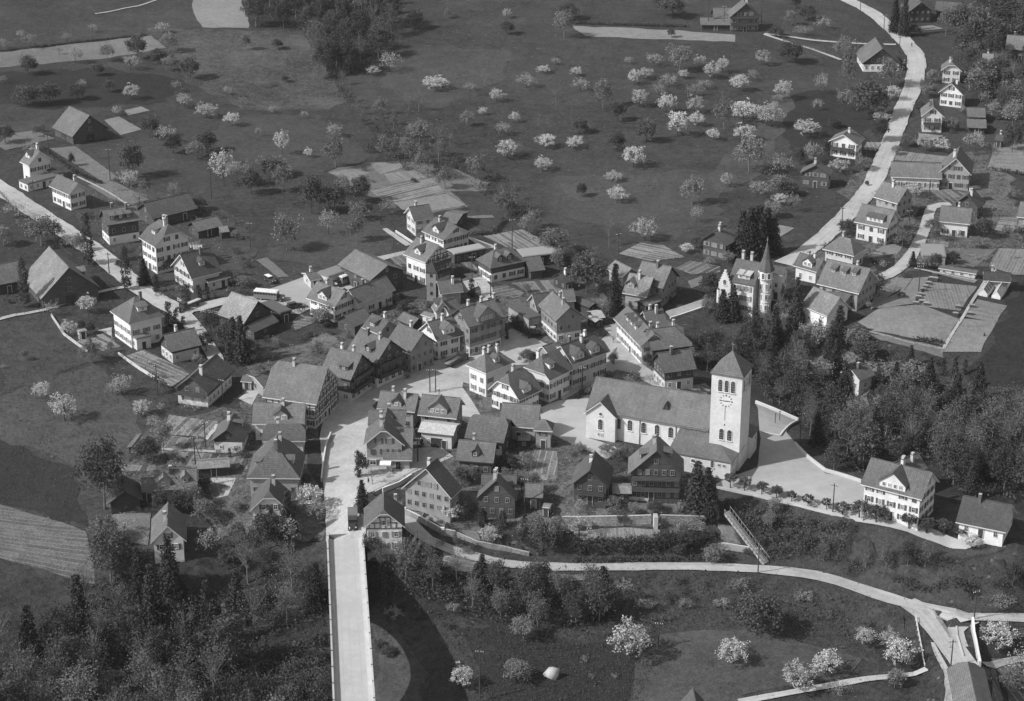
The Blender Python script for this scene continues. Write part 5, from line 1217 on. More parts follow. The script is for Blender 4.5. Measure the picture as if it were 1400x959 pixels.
road('field_path',[(1045,47),(1085,52),(1112,56),(1150,59),(1185,61),(1225,62)],1.8)
road('field_path',[(1045,48),(1082,60),(1110,68),(1150,83)],1.6)
road('field_path',[(130,20),(150,17),(172,12),(190,9),(217,0),(240,-6)],.9)
road('lane',[(497,672),(520,660),(545,648),(575,632),(600,620)],[4,4,4,4])
road('field_path',[(-10,440),(20,432),(60,425),(120,405),(160,395),(190,392)],1.6)
road('garden_path',[(1350,380),(1325,420),(1313,440),(1290,478)],.8)
road('garden_path',[(1250,368),(1335,385)],1.0)
road('garden_path',[(100,240),(150,265),(200,300)],.8)
road('lane',[(640,375),(665,395),(660,420),(640,430)],[3,3.5,3])
# distant river beyond the village edge, under both bridges
W_=[Vector((x,y,0)) for x,y in ((-260,318),(-60,318),(-10,322),(60,318),(160,312),(300,300),(300,270),(150,285),(40,295),(-60,292),(-260,290))]
m_,t_,b_2=nt('water',.08,.5); b_2.inputs['Base Color'].default_value=(.02,.02,.02,1); MATS['water']=m_
w_=MB(); w_.face([(p.x,p.y,-18.6) for p in W_],'water'); tag(w_.build('river'),kind='structure')
# ---------------------------------------------------------------- vegetation
def leafcloud(centers,per,spread,size,rng,flat=.0,up=0.):
    n=len(centers)*per; C=np.repeat(np.asarray(centers),per,0)+rng.normal(0,1,(n,3))*spread
    a=rng.normal(0,1,(n,3)); a/=np.linalg.norm(a,axis=1,keepdims=True); b=rng.normal(0,1,(n,3)); b-=(b*a).sum(1,keepdims=True)*a; b/=np.linalg.norm(b,axis=1,keepdims=True)
    s=size*rng.uniform(.6,1.35,(n,1)); a=a*s;b=b*s*rng.uniform(.5,.9,(n,1))
    V=np.stack([C-a,C-b*.9,C+a,C+b*.9],1).reshape(-1,3); F=np.arange(4*n).reshape(-1,4); return V,F
def shell(n,rx,rz,zc,rng,fill=.35,lob=0.25,bottom=-1):
    """clump centres over an uneven crown"""
    P=[]
    ph=rng.uniform(0,6.28,4)
    while len(P)<n:
        d=rng.normal(0,1,3); d/=np.linalg.norm(d)
        if d[2]<bottom: continue
        th=math.atan2(d[1],d[0]); r=1+lob*math.sin(3*th+ph[0])*math.cos(2*d[2]+ph[1])+lob*.7*math.sin(5*th+ph[2]+3*d[2])
        r*=rng.uniform(fill,1)**.5
        P.append((d[0]*rx*r,d[1]*rx*r,zc+d[2]*rz*r))
    return P
def trunkmesh(h,zc,r0,centers,rng,mat='bark',n=9,lean=.04):
    b=MB(); top=Vector((rng.normal(0,lean)*h,rng.normal(0,lean)*h,zc)); f=.45*zc
    m=Vector((top.x*.3,top.y*.3,f)); b.bar((0,0,-.5),m,r0,mat,r0*.75,6); b.bar(m,top,r0*.75,mat,r0*.3,5)
    idx=rng.choice(len(centers),min(n,len(centers)),replace=False)
    for i in idx:
        c=Vector(centers[i]); s=m.lerp(top,rng.uniform(.1,.9)); q=s.lerp(c,.55)+Vector(rng.normal(0,.15,3)); b.bar(s,q,r0*.35,mat,r0*.2,4); b.bar(q,c,r0*.2,mat,r0*.05,4)
    return b.data('trunk')
PROTO={}
def proto(kind,mat,n=3,h=6.,w=3.,zc=.6,rz=.4,clumps=60,per=14,spread=.35,size=.16,fill=.35,lob=.25,bark='bark',tr=.13,branches=9,bottom=-.6):
    L=[]
    for i in range(n):
        rng=np.random.default_rng(abs(hash(kind))%1000+i if 0 else sum(map(ord,kind))*7+i)
        cs=shell(clumps,w,rz*h,zc*h,rng,fill,lob,bottom)
        V,F=leafcloud(cs,per,spread,size,rng); cr=np_mesh('crown',V,F,mat); tm=trunkmesh(h,zc*h,tr,cs,rng,bark,branches); L.append((tm,cr,h,w))
    PROTO[kind]=L
def conifer(kind,n,h,w,tiers,mat='leaf_conifer',narrow=False):
    L=[]
    for i in range(n):
        rng=np.random.default_rng(sum(map(ord,kind))+i); cs=[]
        for t in range(tiers):
            f=t/(tiers-1); z=h*(.1+.88*f); r=w*(1-f)**(.85)+.08; k=max(3,int(11*(1-f))+2)
            ph=rng.uniform(0,6.28)
            for j in range(k):
                th=ph+j*6.283/k+rng.normal(0,.12); rr=r*rng.uniform(.8,1.12)
                for q in (.35,.65,.95): cs.append((rr*q*math.cos(th),rr*q*math.sin(th),z-rr*q*.32+rng.normal(0,.06)))
        V,F=leafcloud(cs,9,np.array([.3,.3,.14])*(w/2.4)**.5,.24*(h/10)**.5,rng); cr=np_mesh('crown',V,F,mat)
        b=MB(); b.bar((0,0,-.5),(0,0,h*.97),.02*h,'bark',.03,6); L.append((b.data('trunk'),cr,h,w))
    PROTO[kind]=L
proto('blossom','leaf_blossom',4,6,2.5,.58,.38,85,18,.25,.155,.35,.28)
proto('pale','leaf_pale',3,6,2.4,.6,.36,60,13,.3,.13,.25,.35)
proto('dark','leaf_dark',4,7,2.6,.58,.40,120,22,.33,.2,.35,.22)
proto('mid','leaf_mid',4,7,2.6,.6,.38,100,18,.33,.19,.3,.28,'bark_pale')
proto('bare','leaf_mid',3,8,2.7,.6,.42,60,3,.35,.1,.3,.3,'bark_pale',.13,34)
proto('round','leaf_dark',2,4,1.35,.7,.28,60,18,.15,.14,.4,.1)
proto('wood','leaf_wood',5,13,3.9,.56,.43,170,18,.48,.27,.3,.25,'bark_pale',.22,14)
proto('woodpale','leaf_woodpale',5,13,3.7,.56,.43,150,13,.48,.22,.25,.3,'bark_pale',.2,18)
proto('woodbare','leaf_woodpale',4,14,3.4,.58,.42,110,7,.45,.16,.3,.3,'bark_pale',.2,60)
proto('bush','leaf_wood',3,2.2,1.3,.45,.5,30,12,.22,.12,.4,.25,'bark',.05,4,-.9)
proto('bushpale','leaf_pale',3,2.0,1.3,.45,.5,26,10,.22,.11,.3,.3,'bark',.05,4,-.9)
conifer('spruce',4,14,3.0,22); conifer('smallspruce',2,8,1.9,15)
def column(kind,mat,h,w,power=.5,n=2,clumps=150,per=12):
    L=[]
    for i in range(n):
        rng=np.random.default_rng(sum(map(ord,kind))+i*3); cs=[]
        for _ in range(clumps):
            f=rng.uniform(0.04,1); r=w*min(1,(f*6))*(1-f)**power*(1 if power<1 else 1); th=rng.uniform(0,6.28); rr=r*rng.uniform(.55,1.05); cs.append((rr*math.cos(th),rr*math.sin(th),h*f))
        V,F=leafcloud(cs,per,.2*(w**.5),.22 if h>6 else .13,rng); cr=np_mesh('crown',V,F,mat); b=MB(); b.bar((0,0,-.4),(0,0,h*.8),.12,'bark',.04,5); L.append((b.data('trunk'),cr,h,w))
    PROTO[kind]=L
column('poplar','leaf_dark',14,1.6,.35,2,200); column('cypress','leaf_conifer',6,.8,.35,2,90,12); column('cone','leaf_hedge',4,1.5,.8,2,150,14)
NAMES={'blossom':('blossoming_tree','white blossoming fruit tree','fruit tree'),'pale':('budding_tree','thin pale budding fruit tree','fruit tree'),'dark':('leafy_tree','dark round leafy tree','tree'),'mid':('grey_green_tree','mid-grey leafy tree','tree'),
'bare':('bare_tree','nearly bare open-branched tree','tree'),'round':('round_clipped_tree','small round-crowned clipped tree','tree'),'wood':('woodland_tree','dark woodland tree','tree'),'woodpale':('woodland_tree','pale woodland tree in new leaf','tree'),'woodbare':('woodland_tree','sparse woodland tree with bare twigs','tree'),
'bush':('shrub','dark garden shrub','shrub'),'bushpale':('shrub','pale flowering garden shrub','shrub'),'spruce':('spruce_tree','tall dark spruce','conifer'),'smallspruce':('spruce_tree','small spruce','conifer'),
'poplar':('poplar_tree','tall slim columnar poplar','poplar'),'cypress':('cypress_tree','narrow dark cypress','conifer'),'cone':('topiary_cone','clipped dark topiary cone','topiary')}
TREES=[]
def tree(kind,p,h,w=None,rng=random,zone=None,group=None,label=None,pxy=None):
    tm,cr,h0,w0=rng.choice(PROTO[kind]); s=h/h0; sw=s if w is None else w/w0
    sw=min(max(sw,s*.55),s*1.9)
    nm,lab,cat=NAMES[kind]; root=link(nm,None,None,p,rng.uniform(0,6.28)); root.scale=(sw,sw,s); root.empty_display_size=.3
    link('trunk',tm,root); link('crown',cr,root); root['category']=cat
    if label: root['label']=label
    if group: root['group']=group
    TREES.append((root,kind,zone,pxy)); return root
def scale_at(p): 
    q=Vector(p)-Vector((0,0,CH)); return FP/q.dot(cF)
KC={'b':'blossom','p':'pale','d':'dark','m':'mid','r':'bare','c':'spruce','q':'poplar','y':'cypress','t':'cone','o':'round','h':'bush','g':'bushpale','k':'smallspruce','w':'wood','v':'woodpale'}
WK={'b':1.0,'p':1.0,'d':.95,'m':.9,'r':.85,'o':1.}
def orchard(reg,zone,data):
    k=REG[reg][2]
    for it in data.split(';'):
        it=it.split()
        if not it: continue
        c=KC[it[0]]; x,y0,y1=map(float,it[1:4]); p=gp(*px(reg,(x,y1))); s=scale_at(p); h=(y1-y0)/k/s/.92
        w=None
        if len(it)>4: w=float(it[4])/k/s/2*1.12
        elif it[0] in WK: w=max(1.6,h*.5*WK[it[0]])
        if it[0] in 'bp': h=max(h,3.0)
        tree(c,p,max(h,1.0),w,zone=zone,pxy=px(reg,(x,y1)))
orchard('A1','upper left orchard','p 115 165 215;p 165 185 265;p 5 210 270;p 370 178 230;p 505 132 180;b 890 125 185;m 925 185 285 80;d 750 200 325 90;p 125 285 312;p 325 255 300;b 415 255 350 60;m 590 250 335;d 155 310 410 80;p 715 305 385 80;d 865 275 350 80;m 920 315 388 60;d 535 355 415 60;d 1040 320 430 90;p 15 420 460;p 450 435 480;d 425 465 545 80;d 600 440 505 50;b 720 465 545 80;p 970 440 505 55;b 1010 515 590 70;b 1130 565 645 95;b 1270 615 690 70;d 150 478 580 110;d 270 465 570 110;b 640 585 632;d 820 640 755 90;p 905 690 785 90;d 950 740 840 80;m 1070 780 870 90;d 1125 725 830 100;m 1345 190 275 50;d 30 690 785 80;p 1240 490 520;p 1330 530 575;h 240 690 720;m 200 690 750 40')
orchard('A5','left roadside','b 1225 110 297 120;p 1298 170 235 70;d 725 75 255 110;m 1370 180 300 70;d 1375 210 345 90;p 100 380 470 120;m 225 470 625 160;m 310 500 600 80;p 400 560 640 110;m 20 520 625 90;q 485 448 728;q 695 635 868;q 140 700 962;k 790 700 840 70;y 855 785 880 35;y 1020 840 940 50;y 1095 850 925 22;y 1140 845 915 20;d 920 670 755 90;p 950 280 348 60;b 710 215 305 80;p 760 325 405 90;d 1090 360 432 70;d 655 705 742 40;m 1290 540 590 50;p 160 60 115 80;h 500 720 740;m 440 560 660 60;p 620 360 400;d 395 120 192 30;h 980 840 880;h 930 880 915;h 870 860 900;h 1180 880 905;g 650 295 325;h 1330 680 700;m 1260 770 830 80;m 1340 790 850 90')
orchard('A2','upper middle slope','d 115 215 270;m 1045 50 102 30;d 865 70 162 85;p 730 285 395 100;b 640 365 415 60;d 160 415 450 35;b 980 418 495 110;p 1170 460 498 60;r 1250 370 472 60;b 1315 490 560 70;b 1240 588 632 40;m 1155 615 692 60;b 1370 50 102 40;d 1375 120 192 60;p 15 692 748 35;b 145 722 845 75;b 430 678 748 65;b 285 812 862 45;m 435 755 918 100;p 1350 670 745 70;b 1375 768 870 100;p 265 620 650;p 90 592 622;r 1000 650 900 130;r 890 475 612 70;r 835 510 602 60;m 95 865 965 120;r 1060 700 800 60')
orchard('A3','broad upper meadow','d 310 22 110 90;m 285 70 212 90;d 875 0 95 120;d 805 -20 42 60;p 235 316 358 45;b 170 373 402 60;b 350 368 418 50;p 80 408 482 90;p 375 433 502 80;r 240 475 562 60;p 635 325 352;p 770 293 368 80;m 915 260 395 110;b 1025 308 368 60;b 1090 345 432 80;b 1150 318 400 60;b 665 385 465 60;b 730 372 435 70;b 938 385 432 50;p 860 403 482 90;p 800 458 522 60;p 1050 438 492 70;b 1240 408 502 80;p 1312 380 442 50;b 1372 280 360 70;m 495 448 592 85;b 695 493 588 80;b 845 518 618 80;p 1000 462 532 90;b 998 530 622 80;d 580 560 665 75;b 905 613 747 110;b 1008 618 692 75;m 1158 550 712 90;b 1265 555 665 130;b 1390 578 692 110;b 1100 708 768 65;b 1268 686 772 110;d 370 652 732 80;b 190 738 812 90;b 345 748 815 80;d 735 662 778 95;d 568 728 828 85;b 665 803 917 110;b 170 858 938 80;m 1295 755 945 130;b 15 613 672 50;r 145 620 692 30;d 870 160 208 35;r 1150 480 540 30;p 20 775 850 70')
orchard('A7','meadow above the village','b 725 233 360 120;b 575 63 152 90;b 555 -20 35 80;d 380 45 118 50;m 985 18 165 100;b 1170 -10 62 60;p 1340 28 125 100;r 530 228 392 50;m 235 300 435 150;d 275 415 500 80;d 410 430 645 160;r 450 372 472 60;c 560 488 765 90;p 1010 165 262 60;r 780 10 70 40;c 1255 200 445 110;c 1300 185 455 120;c 1345 175 450 120;c 1390 185 430 110;c 1430 230 430 90;c 1150 625 790 90;c 1205 600 790 90;c 1285 565 730 80;b 955 370 425 60;d 1080 530 645 80;d 310 400 490 80;h 600 690 720;h 640 700 735;p 505 650 760 60;m 80 590 640 50;d 1010 330 400 60;p 1080 460 500 60;m 1180 420 480 60;h 860 660 690')
orchard('A4','upper right roadside','b 85 438 548 80;d 130 235 345 110;p 290 400 518 70;b 15 565 695 100;p 60 520 560 60;p 270 540 608 50;b 210 655 752 110;d 360 650 700 60;m 420 215 325 100;m 430 325 505 80;m 670 335 475 110;d 550 455 645 160;p 410 485 612 90;b 680 473 552 80;b 620 613 665 90;d 605 650 775 80;p 235 775 900 90;p 300 98 162 70;d 220 35 112 80;m 125 65 142 60;d 150 -20 52 50;p 190 140 202 90;d 45 148 205 70;m 520 860 935 80;b 390 868 952 90;c 690 -20 180 60;c 740 -30 200 60;d 800 140 195 60;m 970 50 195 80;d 1060 40 200 130;d 1160 60 262 150;d 1240 120 285 130;d 1330 20 185 150;d 1400 60 220 120;m 1090 240 335 110;m 1155 365 535 130;d 1260 320 412 110;m 1330 560 702 110;m 1370 455 600 110;d 1335 680 832 90;p 1130 718 850 100;b 850 735 830 70;b 945 758 832 80;m 870 465 532 70;m 890 385 455 60;d 830 555 622 60;p 55 850 959 120;m 760 740 802 70;m 1250 555 655 90;d 1210 440 540 110;m 1000 650 720 60;p 1190 500 560 60;d 1290 380 470 90;m 1120 30 110 90;p 1180 -10 60 80;d 1260 -20 90 120;m 700 800 850 50;h 900 700 725;h 1010 700 730;p 1060 580 620 50;m 850 440 500 50;d 170 810 900 60;d 320 770 850 50')
orchard('A6','meadow left of the allotments','m 145 38 172 90;d 305 88 292 110;d 430 128 278 110;p 395 258 402 90;m 480 83 190 80;d 580 88 228 90;p 725 208 292 80;m 560 233 325 90;m 550 303 442 90;m 170 305 492 125;d 90 -10 88 110;m 1035 45 152 80;p 940 15 92 70;m 1365 175 305 100;y 1180 650 745 40;m 370 800 905 100;h 590 25 55;h 640 100 120;d 860 95 120 30;h 1240 470 500;h 1130 240 265;d 800 770 850 50;h 690 680 720;h 240 790 830;h 310 840 880;h 470 880 910;h 720 740 780')
orchard('B1','lower left meadow','b 430 268 375 90;d 510 268 325 50;d 565 278 352 50;m 575 388 535 110;b 545 108 222 100;p 320 148 245 80;b 260 648 758 90;b 405 722 895 150;b 760 608 732 110;p 705 650 730 70;b 885 763 868 100;m 150 448 518 50;r 435 578 662 40;r 325 405 478 40;p 960 850 959 80;y 1055 150 300 50;y 1100 200 300 40;y 1145 240 300 40;y 1040 300 350 20;m 1010 640 720 40;g 1010 780 820;g 950 800 840;h 1090 760 800;g 1160 770 810;g 1220 780 820;p 1240 470 540 60;p 700 380 430 30;h 740 470 500;m 690 400 470 40;h 640 470 500;g 20 540 570;h 1020 590 625;g 1080 600 625;d 55 130 160 30')
orchard('D1','trees beside the low barn','d 420 310 600 190;c 700 385 900 200;c 790 370 930 200;d 640 430 850 220;d 370 560 800 180;d 900 650 900 200;p 1190 600 760 90;p 250 840 940 90;h 1080 600 680;h 1230 640 720;g 1100 750 830;g 1180 800 860;g 1050 820 880;h 860 50 110;h 780 40 100;h 540 260 300;m 1010 950 1060 110;b 930 820 920 70')
orchard('B8','yard at the lower left','m 430 75 262 100;w 60 165 625 230;d 330 180 335 130;p 720 730 905 140;b 1340 470 625 150;p 1400 560 700 120;c 1100 590 725 80;c 1205 500 770 110;m 880 565 640 80;g 560 330 380;d 690 400 520 70;m 600 470 620 120;d 540 500 640 110;d 410 500 640 90;m 690 560 700 130;d 830 860 1000 120;m 900 700 850 110;y 840 240 300 22;h 480 300 340;h 420 300 340;h 540 310 340;h 760 250 290;g 620 290 320;h 1010 430 480;p 1180 480 560 50;g 780 200 225;h 1060 850 930;m 60 660 850 150;p 180 650 800 160;p 120 700 880 140;g 170 430 460;h 260 600 640;h 330 610 650')
orchard('C6','terraces above the lower road','c 165 165 375 95;t 820 318 432 80;t 930 348 462 85;t 1060 370 478 80;t 1205 388 503 80;b 975 458 585 110;b 735 315 425 120;m 770 240 340 100;g 1010 430 480;h 740 440 500;h 770 530 580;m 830 600 640 60;d 210 500 660 90;m 560 680 720 60;h 1060 500 550;h 1130 480 550;h 1180 520 580;h 1230 530 590;h 1280 580 640;h 900 300 370;m 870 80 200 70;d 800 90 200 100;m 1380 400 600 100;m 1250 120 260 90;d 1180 140 240 70;p 1330 480 590 70;h 660 540 590;y 240 240 270 20;g 500 540 560;g 460 600 640;h 880 560 600;g 1290 330 350;g 840 430 470;k 930 640 800 90')
orchard('B7','block right of the main street','y 135 530 700 40;d 160 540 690 40;r 225 600 745 100;m 1190 540 640 90;d 1080 560 640 90;d 850 620 720 70;m 800 620 720 70;h 1010 620 660;m 1060 640 700 60;h 1150 500 540;h 1240 480 520;p 1100 690 760 60;g 270 660 690;g 320 670 700;h 350 650 680;h 1180 600 650;m 1010 560 620 60;p 920 200 300 60;r 215 400 420 10')
orchard('B6','chalet terrace and forecourt','c 800 515 850 170;c 870 555 880 150;o 1020 590 690 74;o 1110 616 708 74;o 1220 650 730 70;o 1315 676 754 66;m 230 408 490 90;m 350 415 510 80;m 300 430 520 60;m 50 400 470 60;m 20 440 530 50;p 60 750 850 80;d 540 770 850 90;g 620 780 820;g 700 770 830;h 260 820 870;h 320 830 870;m 270 740 840 90;m 400 780 860 60;g 760 800 840;p 800 850 900;d 900 760 920 90;h 360 620 650;g 430 620 650;m 900 850 900 70;h 690 830 870')
orchard('C5','schoolhouse row','o 40 756 820 50;o 118 780 835 48;o 200 800 862 54;o 293 818 875 44;o 372 842 908 72;o 460 828 922 82;o 545 852 938 86;o 710 890 970 82;o 800 915 990 72;y 1090 10 0 20;c 380 120 300 70;c 335 215 330 60;c 700 470 620 70;c 930 100 310 60;y 880 110 200 35;y 990 118 190 28;d 850 110 150 30;m 620 130 230 110;m 720 130 250 120;b 640 450 520 90;g 540 300 350;g 590 320 370;d 500 30 130 120;m 260 130 230 120;d 570 170 240 60;m 580 880 940 60')
orchard('C4','lower right bank','o 800 36 108 78;o 890 38 118 76;o 970 66 128 76;b 155 765 895 150;b 295 703 812 130;b 490 588 672 100;b 615 590 700 90;b 655 630 790 140;m 640 785 885 90;p 365 848 922 90;p 185 408 462 90;b 1165 548 700 150;p 1285 680 870 140;p 1190 410 500 110;b 1030 120 180 90;m 1240 800 900 120;p 1330 560 660 90;h 1270 780 830;h 1200 860 900;r 720 650 780 60')
orchard('C3','river meadow','b 595 543 748 170;b 1118 643 765 140;d 1240 418 620 180;k 460 268 505 100;m 60 530 650 100;m 30 750 850 120;p 560 375 410 90;p 650 470 500 50;p 700 480 500;p 880 460 495;p 1060 450 500 70;p 1150 370 400 90;r 965 300 400 30;r 1080 340 430 30;r 740 310 380 25;h 800 400 450;h 850 330 370;h 900 420 460;g 360 730 760;g 590 390 410;g 520 820 840;g 400 820 840;h 700 430 460;d 1000 90 130 60;d 1200 180 220 50;m 1020 170 260 90;d 870 110 180 90;d 840 160 210 90;p 340 20 120 130;d 560 10 60 60;p 850 40 90 110;p 930 60 110 100;d 160 60 190 110;m 120 10 120 90;k 60 90 150 20')
orchard('C2','bridge foot','k 228 840 990 100;b 1040 768 895 100;m 610 640 705 60;d 670 680 730 70;d 600 130 240 70;c 1120 260 380 90;c 930 250 340 60;d 60 0 190 120;p 150 20 180 110;p 700 500 545 80;g 180 390 420;g 850 300 340;p 1000 480 520 60;g 290 680 710;g 200 660 690')
orchard('A8','right road gardens','b 65 102 162 70;p 130 95 200 70;m 50 0 105 100;c 150 560 840 90;c 385 715 920 100;c 35 720 900 90;d 430 248 325 80;d 1178 238 342 80;p 1320 65 132 90;m 900 240 325 80;b 805 48 112 90;m 735 305 392 80;k 790 418 495 40;d 915 430 512 60;m 850 450 512 60;p 1355 250 315 60;m 30 150 230 90;d 110 40 110 90;d 1010 420 480 60;p 550 700 740 30;g 670 600 640;g 700 590 620;h 590 600 660;h 740 520 560;g 310 370 410;h 620 350 380;g 560 380 420;h 640 420 450;m 690 220 290 60;p 760 230 300 60;d 700 330 380 60;m 1130 340 400 60;m 180 690 780 90;b 330 790 850 60;p 130 740 830 110;m 480 840 950 120;m 250 800 950 140;g 110 740 790;d 540 30 60 20;h 1040 300 340;h 980 320 360;d 730 640 670 50')
orchard('D3','square and inn gardens','r 690 440 520 130;m 90 400 460 80;m 640 220 290 90;r 650 100 330 60;d 960 600 700 60;m 150 560 620 60;d 40 590 640 100;m 690 600 680 70;h 620 745 790;h 660 730 780;h 560 760 800;m 470 870 920 90;m 540 840 900 80;p 980 780 850 60;m 1110 800 860 60;g 160 150 170;g 60 420 450;h 60 440 480;p 910 90 130 60;h 1110 120 150;h 1040 170 200;m 600 130 160 60')
orchard('B3','gardens behind the square','m 200 400 480 110;d 240 440 530 90;m 770 290 360 60;d 840 330 400 50;h 720 360 400;h 640 340 370;h 480 100 130;d 120 560 610 70;h 60 590 640;h 280 550 590;g 970 360 400;h 1340 260 300;h 860 880 920;h 700 920 950;h 640 930 955;h 940 820 850;h 1130 740 770;h 1220 700 730;h 350 600 640;h 420 580 620;g 760 350 380;y 1345 620 680 18;m 990 400 440 30')
orchard('D4','front of the turreted villa','c 470 480 760 110;c 320 590 780 90;c 240 600 800 80;m 400 620 780 110;m 130 470 620 130;m 540 790 900 130;m 700 860 980 120;d 830 520 700 120;p 900 600 720 100;m 880 720 880 130;h 60 620 700;h 150 700 780;m 60 700 860 140')
orchard('B4','front of the long inn','y 365 478 532 24;y 318 520 570 20;y 455 470 525 24;y 272 525 585 34;y 510 448 515 30;h 680 600 640;d 660 600 690 110')
# ---- hedges
def hedge(reg,pts,h,w,label,mat='leaf_hedge',name='hedge',dens=9):
    P=[gp(*px(reg,p)) for p in pts]; rng=np.random.default_rng(int(pts[0][0])+int(pts[0][1])); cs=[]
    for i in range(len(P)-1):
        L=(P[i+1]-P[i]).length; n=int(L*max(9,3.2*w*h))
        for k in range(n):
            q=P[i].lerp(P[i+1],rng.uniform(0,1)); z=tz(q.x,q.y); cs.append((q.x+rng.uniform(-w/2,w/2),q.y+rng.uniform(-w/2,w/2),z+h*rng.uniform(.05,1)))
    c=P[0]; cs=np.array(cs)-np.array(c); V,F=leafcloud(cs,9,.2,.19,rng); o=link(name,np_mesh(name,V,F,mat),None,c); return tag(o,label,'hedge')
hedge('C7',[(235,592),(400,590),(560,582),(750,572)],3.2,3.,'thick dark hedge under the terraced garden, left part')
hedge('C7',[(760,567),(900,567),(1080,562)],3.4,3.4,'bushy dark hedge under the terraced garden, right part')
hedge('C7',[(210,650),(500,650),(800,640),(1040,630)],1.1,1.8,'low dark hedge strip directly above the lower road')
hedge('B4',[(540,400),(600,440),(660,500)],2.6,1.5,'tall dark hedge beside the flat roofed annex in the square')
hedge('B4',[(660,510),(760,490),(770,450)],2.2,1.5,'front hedge with small sign below the flat roofed annex')
hedge('D6',[(10,860),(150,880),(280,900)],1.3,1.4,'dark low hedge along the lower edge of the nursery field')
hedge('A8',[(770,510),(830,500),(950,520)],1.8,1.6,'dark shrub hedge in front of the potting shed')
hedge('A8',[(560,640),(620,590),(570,560)],2.4,1.6,'hedge beside the large farmhouse and its lawn')
hedge('A4',[(1200,930),(1400,960)],1.2,1.2,'hedge along the lower edge of the sown plot at the right edge')
hedge('B2',[(20,290),(150,380),(190,400)],.9,.8,'low hedge left of the dark timber farmhouse')
hedge('B8',[(410,320),(560,330)],1.4,1.2,'clipped dark hedge above the mottled-roof cottage')
hedge('A5',[(240,95),(420,230),(560,290)],.8,.8,'low planting along the garden path, upper left')
hedge('A6',[(1180,405),(1300,400),(1360,330)],1.0,1.4,'scrub hedge behind the white house with the tall chimney')
hedge('D5',[(440,560),(600,520),(800,510)],1.4,1.0,'hedge between bus yard and vegetable beds')
hedge('B3',[(560,400),(700,360),(820,300)],1.2,1.6,'overgrown strip in front of the long white works building')
hedge('C4',[(640,350),(830,400),(1030,440)],1.6,2,'scrub along the upper side of the sown strip, lower right')
hedge('A3',[(340,133),(600,140),(960,150)],.9,1.0,'rough strip above the long pale field at the top')
hedge('A1',[(0,285),(430,235),(800,195)],.6,.8,'dark field edge above the pale strip, upper left')
# ---- woods
def inpoly(x,y,P):
    c=False; j=len(P)-1
    for i in range(len(P)):
        if (P[i][1]>y)!=(P[j][1]>y) and x<(P[j][0]-P[i][0])*(y-P[i][1])/(P[j][1]-P[i][1])+P[i][0]: c=not c
        j=i
    return c
WR=random.Random(11); UNDER=[]
def woods(poly,dist,mix,hr,zone,labels,reg='P',under=1.0,maxn=400,avoid=()):
    W3=[gp(*px(reg,p)) for p in poly]; P=[(p.x,p.y) for p in W3]; xs=[p[0] for p in P]; ys=[p[1] for p in P]; pts=[]; n=0
    area=abs(sum(P[i][0]*P[(i+1)%len(P)][1]-P[(i+1)%len(P)][0]*P[i][1] for i in range(len(P))))/2
    for _ in range(6000):
        x,y=WR.uniform(min(xs),max(xs)),WR.uniform(min(ys),max(ys))
        if not inpoly(x,y,P) or any((x-a)**2+(y-b)**2<dist*dist for a,b in pts): continue
        if any((x-a)**2+(y-b)**2<r*r for a,b,r in avoid): continue
        pts.append((x,y))
        k=WR.choices([m[0] for m in mix],[m[1] for m in mix])[0]; z=tz(x,y); q=proj((x,y,z))
        h=WR.uniform(*hr)*(1 if k!='bush' else .55); tree(k,(x,y,z),h,None,WR,zone,zone,labels[k],q); n+=1
        if n>=maxn: break
    m=int(area*under*1.2)
    for _ in range(m):
        x,y=WR.uniform(min(xs),max(xs)),WR.uniform(min(ys),max(ys))
        if inpoly(x,y,P): UNDER.append((x,y))
    print('WOOD',zone,n,int(area)); return n
BAV=[]
for o in list(S.objects):
    if o.parent is None and o.get('category') in ('house','villa','barn','church','school','hall','cottage','shed','chalet','annex','bridge'): BAV.append((o.location.x,o.location.y,6.5 if o.get('category')!='bridge' else 3))
def lab(where): return {'wood':'dark leafy woodland tree, '+where,'woodpale':'pale woodland tree in new leaf, '+where,'woodbare':'sparse twiggy woodland tree, '+where,'spruce':'tall dark spruce, '+where,'bush':'low leafy bush, '+where,'mid':'grey leafy tree, '+where,'dark':'dark round tree, '+where}
U_=BAV
woods([(335,-15),(345,38),(420,44),(432,85),(450,112),(500,98),(545,62),(535,20),(500,-15)],8.2,[('wood',3),('woodbare',2),('woodpale',2),('spruce',.6)],(11,15),'trees of the wood at the top',lab('in the wood at the top of the photo'))
woods([(430,90),(470,96),(480,130),(530,160),(560,185),(600,205),(640,225),(690,255),(712,290),(700,305),(680,285),(640,255),(560,235),(500,210),(520,190),(470,150),(440,120)],6.0,[('woodbare',4),('bush',4),('mid',3)],(5,8),'trees along the upper stream',lab('along the upper stream hollow'),avoid=U_)
woods([(690,255),(715,290),(760,345),(800,375),(790,392),(750,360),(710,310)],5.,[('woodbare',2),('bush',3),('mid',2)],(5,8),'trees along the lower stream',lab('along the stream above the village'),avoid=U_)
woods([(938,492),(975,476),(1040,462),(1070,470),(1110,488),(1160,492),(1150,520),(1110,520),(1130,560),(1165,600),(1190,640),(1140,645),(1098,600),(1096,572),(1045,545),(1035,515),(960,515)],5.6,[('wood',4),('woodbare',3),('woodpale',1.5),('spruce',2.6)],(7,11),'trees of the gully behind the church',lab('in the gully behind the church'),avoid=U_)
woods([(1150,610),(1200,590),(1235,560),(1270,530),(1310,540),(1400,570),(1450,600),(1450,720),(1400,690),(1310,680),(1280,640),(1225,625),(1170,655)],6.2,[('wood',4),('woodbare',3),('woodpale',3),('spruce',2)],(9,13),'trees of the wood on the right',lab('in the wood behind the schoolhouse'),avoid=U_)
